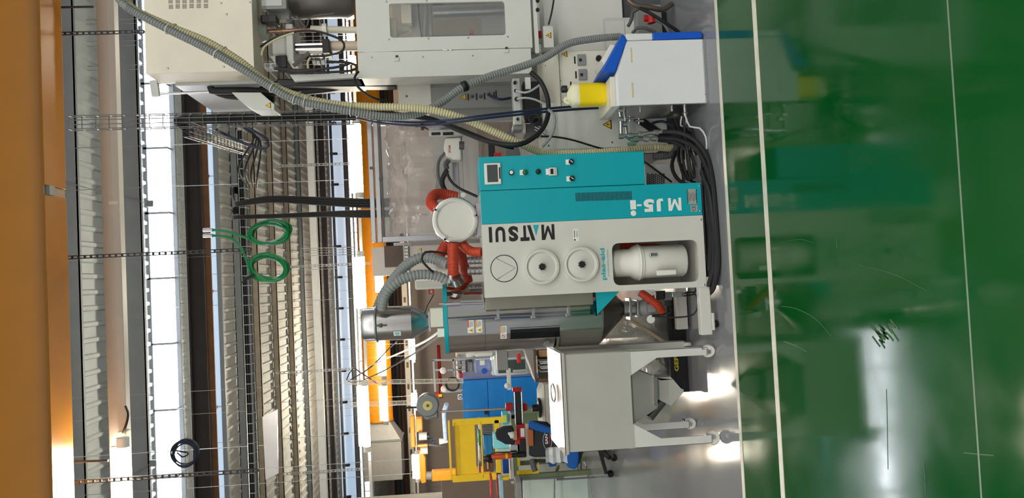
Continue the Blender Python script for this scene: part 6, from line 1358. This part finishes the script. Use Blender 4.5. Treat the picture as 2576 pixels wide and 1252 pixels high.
# hanging dark glove and paper on the arm
gm_ = MB().ball(P(1262, 1090, Dt - .08), 0.085, 14, (1.0, 0.6, 0.75)).box(P(1270, 1095, Dt - .1), P(1295, 1118, Dt - .1) + Vector((0, .06, 0)))
single('dark_bag', ppoly([(1246, 1092), (1250, 1082), (1268, 1074), (1290, 1072), (1296, 1090), (1296, 1118), (1272, 1118), (1262, 1112), (1250, 1106)], Dt - .12, 0.1), mat('dark_fabric', (40, 40, 48), 0.8), 'dark fabric tool bag hanging on the torque arm', 'bag', bevel=0.02)
single('crumpled_tissue', MB().ball(P(1288, 1094, Dt - .138), 0.03, 8, (1.3, .7, 1.0)).ball(P(1282, 1090, Dt - .138), 0.02, 6), PAPER, 'crumpled white tissue on the dark tool bag', 'tissue')
single('cardboard_piece', MB().box(P(1290, 1085, Dt - .139), P(1301, 1106, Dt - .139) + Vector((0, .02, 0))), mat('kraft', (186, 140, 96), 0.7), 'small piece of brown cardboard beside the tissue', 'cardboard')
# green work bench with white top
DN = 9.6
bn = thing('work_bench', 'olive green work bench frame with a white top', 'bench', (P(1300, 1150, DN).x, DN + .3, 0))
tz_ = P(1284, 1130, DN).z
part('worktop', MB().box((P(1284, 1217, DN).x, DN, tz_ - 0.03), (P(1284, 1040, DN).x, DN + .36, tz_ + 0.01)), WPLAS, bn, 0.004)
part('apron', MB().box((P(1294, 1203, DN).x, DN + .02, P(1302, 1120, DN).z), (P(1294, 1040, DN).x, DN + .06, tz_ - 0.03)), BENCHG, bn, 0.003)
part('leg', MB().box((P(1350, 1203, DN).x, DN + .02, 0), (P(1350, 1192, DN).x, DN + .08, tz_ - 0.03)), BENCHG, bn, 0.003)
part('leg', MB().box((P(1350, 1182, DN).x, DN + .28, 0), (P(1350, 1172, DN).x, DN + .34, tz_ - 0.03)), BENCHG, bn, 0.003)
part('leg', MB().box((P(1350, 1050, DN).x, DN + .02, 0), (P(1350, 1040, DN).x, DN + .08, tz_ - 0.03)), BENCHG, bn, 0.003)
part('drawer_front', MB().box(P(1300, 1040, DN - .01), P(1360, 1062, DN - .01) + Vector((0, .3, 0))), BENCHG, bn, 0.003)
part('brace', MB().bar(P(1395, 1200, DN + .05), P(1405, 1172, DN + .4), 0.03, 0.03), BENCHG, bn)
# yellow rulers and blue bin on and under the bench
for (x0, y0, x1, y1, lb) in ((1301, 1148, 1309, 1172, 'short yellow steel ruler leaning under the bench'), (1300, 1184, 1356, 1190, 'long yellow steel ruler hung beside the green bench leg'), (1352, 1150, 1356, 1178, 'narrow yellow strip beside the chair armrest')):
    single('yellow_ruler', MB().box(P(x0, y0, 9.605), P(x1, y1, 9.605) + Vector((0, .014, 0))), YEL, lb, 'ruler')
single('blue_bin', MB().prism([P(1380, 1152, 9.4), P(1400, 1152, 9.4), P(1400, 1172, 9.4), P(1382, 1174, 9.4)], (0, 0.25, 0)), mat('bin_blue', (10, 70, 150), 0.5), 'blue plastic bin behind the chair seat', 'bin', bevel=0.006)
single('blue_parts_box', MB().box(P(1264, 1152, 9.5), P(1281, 1190, 9.5) + Vector((0, .2, 0))), MATS.get('bin_blue') or BLUE, 'blue parts box standing on the green bench', 'box', bevel=0.006)
single('teal_tray', MB().box(P(1263, 1040, 9.5), P(1280, 1068, 9.5) + Vector((0, .2, 0))), mat('cyan_plastic', (70, 190, 214), 0.4), 'cyan tray with a yellow card on the green bench', 'tray', bevel=0.006)
single('yellow_card', MB().box(P(1263, 1044, 9.48), P(1275, 1062, 9.48) + Vector((0, .01, 0))), mat('card_yellow', (222, 220, 70), 0.6), 'yellow card in front of the cyan tray', 'card')
single('cyan_box', MB().box(P(1240, 1092, 9.62), Vector((P(1251, 1128, 9.62).x, 9.8, tz_ + 0.01))), mat('cyan_light', (140, 226, 236), 0.4), 'pale cyan box behind the dark tool bag', 'box', bevel=0.006)
single('mint_box', MB().box(P(1250, 1128, 9.65), Vector((P(1265, 1137, 9.65).x, 9.75, tz_ + 0.01))), mat('mint', (176, 214, 204), 0.4), 'mint coloured slim box above the orange screwdriver', 'box', bevel=0.01)
# yellow guard frame
DYf = 10.0
yf = thing('guard_frame', 'bright yellow machine guard frame with a large panel', 'guard', (P(1190, 1130, DYf).x, DYf + .1, 0))
def ybar(x0, y0, x1, y1, d=0.06): part('frame_bar', MB().box(P(x0, y0, DYf), P(x1, y1, DYf) + Vector((0, d, 0))), YEL, yf, 0.004)
ybar(1126, 1058, 1138, 1206); ybar(1138, 1056, 1262, 1064); ybar(1138, 1196, 1264, 1205); ybar(1211, 1060, 1215, 1202, 0.03); ybar(1243, 1056, 1262, 1200)
part('panel', MB().box(P(1141, 1064, DYf + .02), P(1200, 1198, DYf + .02) + Vector((0, .02, 0))), YEL, yf, 0.003)
part('panel_fold', MB().box(P(1141, 1064, DYf - .02), P(1147, 1198, DYf - .02) + Vector((0, .04, 0))), YEL, yf, 0.003)
for y in (1062, 1200): part('leg', MB().box((P(1262, y, DYf).x - .04, DYf, 0), (P(1262, y, DYf).x + .0, DYf + .06, P(1262, y, DYf).z)), YEL, yf)
gk = thing('push_button_panel', 'black grid panel of small keys behind the yellow frame', 'key panel', P(1240, 1075, DYf + .2))
part('panel', MB().box(P(1213, 1058, DYf + .07), P(1241, 1092, DYf + .07) + Vector((0, .03, 0))), BLACK, gk)
km = MB()
for i in range(7):
    for j in range(8): cbox(1216 + i * 3.8, 1061 + j * 4.0, 1.8, 1.8, DYf + .065, 0.006, km)
o = part('key_grid', km, LGREY, gk, smooth=False, stuff=True)
ac = thing('assembly_cell', 'assembly cell with small blue and silver devices behind the yellow frame', 'machine', (P(1230, 1130, 10.7).x, 10.7, 0))
part('cell_base', MB().box((P(1243, 1198, 10.7).x, 10.7, 0), (P(1243, 1062, 10.7).x, 11.0, P(1236, 1130, 10.7).z)), LGREY, ac, 0.01)
for i, (x0, y0, x1, y1, m) in enumerate(((1204, 1064, 1210, 1080, CREAM), (1203, 1095, 1210, 1120, MATS['green_pcb'] if 'green_pcb' in MATS else mat('green_pcb', (40, 140, 70), 0.5)), (1204, 1130, 1211, 1160, LGREY), (1217, 1096, 1240, 1150, BLUE), (1222, 1118, 1230, 1180, STEEL), (1215, 1165, 1242, 1185, BROWN), (1218, 1094, 1226, 1104, BLACK), (1204, 1165, 1210, 1190, DGREY), (1232, 1150, 1242, 1196, DGREY))):
    part('device', MB().box(P(x0, y0, DYf + .3 + i * .02), P(x1, y1, DYf + .3 + i * .02) + Vector((0, .45, 0))), m, ac, 0.006)
# orange robot gantry
DRb = 12.0
rb3 = thing('orange_robot', 'orange articulated robot arm with grey motors', 'robot', (P(1150, 1195, DRb).x, DRb + .1, 0))
part('upper_arm', MB().box(P(1030, 1046, DRb), P(1045, 1125, DRb) + Vector((0, .2, 0))), ORANGE, rb3, 0.015)
part('upper_link', MB().box(P(1045, 1052, DRb + .03), P(1063, 1086, DRb + .03) + Vector((0, .15, 0))), ORANGE, rb3, 0.012)
part('lower_beam', ppoly([(1052, 1130), (1064, 1140), (1070, 1150), (1072, 1214), (1060, 1216), (1060, 1210), (1054, 1208)], DRb, 0.2), ORANGE, rb3, 0.012)
part('column', MB().box(P(1086, 1186, DRb), Vector((P(1160, 1206, DRb).x, DRb + .16, 0))), ORANGE, rb3, 0.012)
part('arm_collar', MB().cyl(P(1072, 1196, DRb + .08), P(1086, 1196, DRb + .08), 0.065, n=20), MGREY, rb3)
part('motor', MB().cyl(P(1054, 1097, DRb - .05), P(1074, 1096, DRb - .05), 0.06, n=20), LGREY, rb3)
part('motor', MB().cyl(P(1058, 1133, DRb - .05), P(1076, 1132, DRb - .05), 0.055, n=20), LGREY, rb3)
part('motor_cap', MB().cyl(P(1074, 1096, DRb - .05), P(1080, 1096, DRb - .05), 0.05, n=20), BLACK, rb3)
part('wrist_link', MB().box(P(1050, 1118, DRb - .08), P(1076, 1123, DRb - .08) + Vector((0, .05, 0))), ORANGE, rb3, 0.006)
part('tool_lead', ptube([(1078, 1106, DRb - .1), (1090, 1100, DRb - .1), (1084, 1110, DRb - .1), (1096, 1104, DRb - .1), (1092, 1114, DRb - .1), (1100, 1118, DRb - .1), (1120, 1122, DRb - .1)], 0.01, 6), NAVY, rb3)
part('gripper', MB().bar(P(1078, 1118, DRb - .1), P(1126, 1122, DRb - .1), 0.03, 0.03), BLACK, rb3)
part('white_cuff', MB().cyl(P(1105, 1110, DRb - .1), P(1126, 1108, DRb - .1), 0.05, 0.03, 12), WPLAS, rb3)
# blue-white flexible lead
single('spiral_lead', MB().hose([P(1124, 1016, 11.2), P(1118, 1035, 11.4), P(1118, 1055, 11.6), P(1120, 1085, 11.8), P(1121, 1107, 11.9)], 0.035, 0.05, 0.2, 10), mat('pale_blue_lead', (168, 190, 220), 0.4), 'pale blue protective sleeve hanging beside the yellow frame', 'sleeve')
# background machines: frames, red pipe, etc.
single('red_pipe', MB().cyl(P(1103, 870, 20), P(1106, 1003, 20) if False else Vector((P(1103, 870, 20).x, 20, P(1103, 870, 20).z)) + Vector((-1.35, 0, 0)), 0.05, n=10), RED, 'red sprinkler pipe below the end wall lamps', 'pipe') if False else None
a = P(1103, 871, 44.86); b = P(1109, 1000, 44.86)
single('red_pipe', MB().cyl(a, b, 0.09, n=10).ball(a, 0.1, 8), RED, 'red sprinkler pipe on the beige end wall', 'pipe')
fr = thing('pipe_rack', 'grey steel pipe rack of a far machine above the blue cabinet', 'rack', P(1160, 930, 12.4))
for x0, y0, x1, y1 in ((1088, 905, 1142, 905), (1090, 905, 1095, 985), (1140, 900, 1144, 950), (1108, 985, 1160, 983), (1095, 930, 1142, 930)): part('frame_tube', MB().bar(P(x0, y0, 12.4), P(x1, y1, 12.4), 0.03, 0.03, (0, 1, 0)), GALV, fr)
for y in (905, 984): part('rack_leg', MB().box((P(1100, y, 12.4).x - .015, 12.38, 0), (P(1100, y, 12.4).x + .015, 12.42, P(1142, y, 12.4).z)), GALV, fr)
for x, y in ((1115, 932), (1117, 978)): part('white_valve', MB().ball(P(x, y, 12.3), 0.055, 12), WPLAS, fr)
part('signal_light', MB().cyl(P(1102, 994, 12.3), P(1112, 994, 12.3), 0.025, n=10), SIGN, fr, label='small yellow and green signal light'); part('red_base', MB().cyl(P(1095, 992, 12.3), P(1103, 992, 12.3), 0.04, n=10), RED, fr)
part('black_hose_loop', MB().torus(P(1138, 966, 12.25), (0.1, 1, 0), 0.1, 0.018, 24, 8), RUBBER, fr)
am = thing('assembly_machine', 'busy pale grey assembly machine behind the water bottle', 'machine', (P(1160, 920, 12.9).x, 12.9, 0))
part('machine_body', MB().box((P(1160, 952, 12.9).x, 12.9, 0), (P(1160, 885, 12.9).x, 13.5, P(1150, 920, 12.9).z)), LGREY, am, 0.01)
random.seed(33)
for i, (x0, y0, x1, y1, m) in enumerate(((1150, 895, 1160, 925, GALV), (1160, 900, 1172, 945, LGREY), (1172, 890, 1195, 903, PAPER), (1176, 910, 1190, 945, MGREY), (1155, 940, 1175, 950, RED), (1195, 890, 1240, 903, WPLAS), (1152, 926, 1162, 936, DGREY), (1164, 915, 1168, 925, BLACK), (1180, 904, 1186, 910, BLACK), (1190, 896, 1194, 902, mat('green_pcb', (40, 140, 70), 0.5)), (1200, 942, 1228, 952, LGREY), (1212, 938, 1216, 956, DGREY))):
    part('module', MB().box(P(x0, y0, 12.7 + (i % 4) * .04), P(x1, y1, 12.7 + (i % 4) * .04) + Vector((0, .2, 0))), m, am, 0.006)
for y in (898, 906, 918, 930): part('cylinder_rod', MB().cyl(P(1146, y, 12.66), P(1172, y - 1, 12.66), 0.012, n=8), STEEL, am)
# far low machines filling the bay behind
for i, (x0, y0, x1, D, m, lb) in enumerate(((1145, 868, 950, 17, mat('far_warm_grey', (168, 160, 150), 0.6), 'warm grey machine cabinet far behind the water bottle'), (1172, 955, 1060, 19, LGREY, 'pale grey machine cabinet far behind the blue cabinet'), (1110, 1206, 1330, 15, mat('far_taupe', (126, 112, 98), 0.6), 'taupe partition panel behind the orange robot'))):
    pa_ = P(x0, y0, D); pb_ = P(x0, x1, D)
    single('far_cabinet', MB().box((pb_.x, D, 0), (pa_.x, D + .6, pa_.z)), m, lb, 'cabinet', bevel=0.01)
# red crates and white equipment at the far left
for (x0, y0, x1, y1, D, m, lb) in ((1233, 1204, 1241, 1252, 9.2, RED, 'red rack edge at the far left of the bench'), (1250, 1204, 1256, 1252, 9.3, RED, 'second red rack edge behind the first'), (1256, 1208, 1268, 1260, 9.0, mat('pale_blue_screen', (150, 200, 216), 0.3), 'pale blue monitor beside the red rack'), (1297, 1212, 1314, 1262, 8.98, MGREY, 'grey cast bracket under the monitor')):
    single('rack_item', MB().box(P(x0, y0, D), P(x1, y1, D) + Vector((0, .3, 0))), m, lb, 'rack', bevel=0.006)
single('white_partition', MB().box((P(1320, 1300, 9.9).x, 9.9, 0.0), (P(1320, 1206, 9.9).x, 9.95, P(1316, 1230, 9.9).z)), mat('pale_mint_board', (206, 222, 214), 0.35), 'pale mint board standing beside the green bench', 'board')
sr = thing('steel_rail', 'slim steel rail frame in front of the pale mint board', 'rail', P(1420, 1210, 9.3))
for x0, y0, x1, y1 in ((1280, 1207, 1418, 1200), (1394, 1200, 1394, 1290), (1312, 1200, 1312, 1290)): part('rail_tube', MB().cyl(P(x0, y0, 9.3), P(x1, y1, 9.3), 0.012, n=8), GALV, sr)
part('rail_leg', MB().cyl(P(1400, 1206, 9.3), Vector((P(1400, 1206, 9.3).x, 9.3, 0)), 0.012, n=8), GALV, sr)
# floor tape and cable at the left
tape = [PF(1462, 1148), PF(1475, 1172), PF(1482, 1205), PF(1490, 1260)]
tp = thing('floor_tape', 'thin red and white barrier tape lying on the grey floor', 'tape', tape[0])
q = spline(tape, 0.16)
for k in range(len(q) - 1): part('tape_strip', MB().bar(q[k] + Vector((0, 0, .003)), q[k + 1] + Vector((0, 0, .003)), 0.02, 0.002), RED if k % 3 == 0 else PAPER, tp)
single('floor_cable', MB().tube([PF(1462, 1148) + Vector((0, 0, .006)), PF(1462, 1185) + Vector((0, 0, .006)), PF(1465, 1215) + Vector((0, 0, .006)), PF(1478, 1260) + Vector((0, 0, .006))], 0.006, 6, 0.1), DGREY, 'thin dark cable lying on the grey floor beside the tape', 'cable')
# ================================================================ black bin and plastic bags behind the cart
DBn = 5.2
bn2 = thing('black_bin', 'black plastic bin with yellow letters behind the hopper cart', 'bin', (P(1730, 900, DBn).x, DBn + .2, 0))
bzt2 = P(1684, 900, DBn).z
xl_, xr_ = P(1720, 986, DBn).x, P(1720, 738, DBn).x
bb_ = MB().box((xl_, DBn, 0), (xr_, DBn + .36, .008))
for a_, b_ in (((xl_, DBn), (xr_, DBn + .012)), ((xl_, DBn + .348), (xr_, DBn + .36)), ((xl_, DBn + .012), (xl_ + .012, DBn + .348)), ((xr_ - .012, DBn + .012), (xr_, DBn + .348))): bb_.box((a_[0], a_[1], .008), (b_[0], b_[1], bzt2))
part('bin_body', bb_, BLACK, bn2, 0.002)
rm_ = MB()
for a_, b_ in (((xl_ - .01, DBn - .01), (xr_ + .01, DBn)), ((xl_ - .01, DBn + .36), (xr_ + .01, DBn + .37)), ((xl_ - .01, DBn), (xl_, DBn + .36)), ((xr_, DBn), (xr_ + .01, DBn + .36))): rm_.box((a_[0], a_[1], bzt2 - .03), (b_[0], b_[1], bzt2))
part('bin_rim', rm_, BLACK, bn2, 0.002)
part('lettering', lettering('GEF', P(1700, 914, DBn), 38 * S(DBn), 11 * S(DBn), (1, 0, 0), (0, 0, 1), 0.04, (0, -.014, 0)), mat('letter_yellow', (206, 190, 60), 0.5), bn2, smooth=False)
def crumple(label, x0, y0, x1, y1, D, seed, m):
    random.seed(seed); a = P(x0, y0, D); b = P(x1, y1, D); nx, nz = 10, 10; g = []
    for j in range(nz + 1):
        for i in range(nx + 1):
            u = i / nx; v = j / nz; e = math.sin(math.pi * u) * math.sin(math.pi * v)
            g.append(Vector((a.x + (b.x - a.x) * u + random.uniform(-.008, .008), D + 0.03 - 0.09 * e + random.uniform(-.015, .015), a.z + (b.z - a.z) * v + random.uniform(-.008, .008))))
    n = len(g); fs = [(j * (nx + 1) + i, j * (nx + 1) + i + 1, (j + 1) * (nx + 1) + i + 1, (j + 1) * (nx + 1) + i) for j in range(nz) for i in range(nx)]
    mb = MB().add(g + [p + Vector((0, 0.11, 0)) for k, p in enumerate(g)], fs + [tuple(n + i for i in f[::-1]) for f in fs])
    return single('plastic_bag', mb, m, label, 'bag')
FOILM = mat('crinkled_film', (206, 206, 202), 0.16, 0.25, alpha=0.75, bump=0.7, bscale=30, spec=0.9)
crumple('crinkled clear plastic bag standing in the black bin under the hopper', 1530, 760, 1694, 872, 5.34, 3, FOILM)
crumple('crinkled clear bag bulging between the cart leg and the funnel', 1625, 885, 1694, 950, 5.34, 6, FOILM)
single('wooden_stick', MB().cyl(P(1580, 800, 5.24), P(1700, 878, 5.25), 0.012, n=8), mat('pale_wood', (206, 186, 156), 0.6), 'pale wooden stick leaning in the black bin', 'stick')
single('cardboard_sheet', MB().box(P(1512, 822, 5.62), Vector((P(1560, 850, 5.62).x, 5.64, 0))), mat('kraft', (186, 140, 96), 0.7), 'brown cardboard sheet behind the hopper cone', 'cardboard')
# solenoid valve cluster under the dryer bay
vl = thing('valve_cluster', 'black pneumatic valve cluster beside the orange outlet hose', 'valve', P(1690, 745, 4.75))
for x0, y0, x1, y1, m in ((1650, 732, 1675, 752, BLACK), (1672, 735, 1692, 755, DGREY), (1690, 735, 1720, 746, STEEL), (1676, 755, 1690, 770, BLACK), (1668, 736, 1674, 750, RED)): part('valve_body', MB().box(P(x0, y0, 4.72), P(x1, y1, 4.72) + Vector((0, .05, 0))), m, vl, 0.004)
for k, pts in enumerate(([(1720, 738, 4.7), (1745, 735, 4.7), (1755, 760, 4.7), (1745, 790, 4.7), (1700, 798, 4.72), (1640, 795, 4.75)], [(1720, 744, 4.7), (1745, 740, 4.7), (1750, 730, 4.7), (1752, 722, 4.7)], [(1685, 770, 4.72), (1690, 782, 4.74), (1670, 790, 4.76), (1640, 793, 4.78)])): part('air_line', ptube(pts, 0.005), BLACK, vl)

# ================================================================ machines across the walkway (mirrored in the polished hopper)
for i, (x0, x1, h, m, lb) in enumerate(((-3.6, -2.3, 1.9, LGREY, 'pale grey press cabinet across the green walkway'), (-2.0, -0.9, 1.5, mat('steel_blue_paint', (60, 96, 140), 0.5), 'steel blue press cabinet across the green walkway'), (-0.5, 0.9, 2.1, DGREY, 'dark grey press cabinet across the green walkway'), (1.3, 2.6, 1.8, WHITE, 'white press cabinet across the green walkway'))):
    t = thing('press_cabinet', lb, 'cabinet', ((x0 + x1) / 2, -6.2, 0))
    part('carcass', MB().box((x0, -6.9, 0.08), (x1, -5.8, h)), m, t, 0.01)
    part('plinth', MB().box((x0 + .05, -6.85, 0), (x1 - .05, -5.85, 0.08)), BLACK, t)
    xm_ = (x0 + x1) / 2
    for a_, b_ in ((x0 + .04, xm_ - .01), (xm_ + .01, x1 - .04)):
        d_ = part('door', MB().box((a_, -5.8, 0.15), (b_, -5.78, h - .1)), m, t, 0.004); part('door_handle', MB().box(((a_ + b_) / 2 - .05, -5.78, h * .55), ((a_ + b_) / 2 + .05, -5.75, h * .55 + .03)), BLACK, d_)
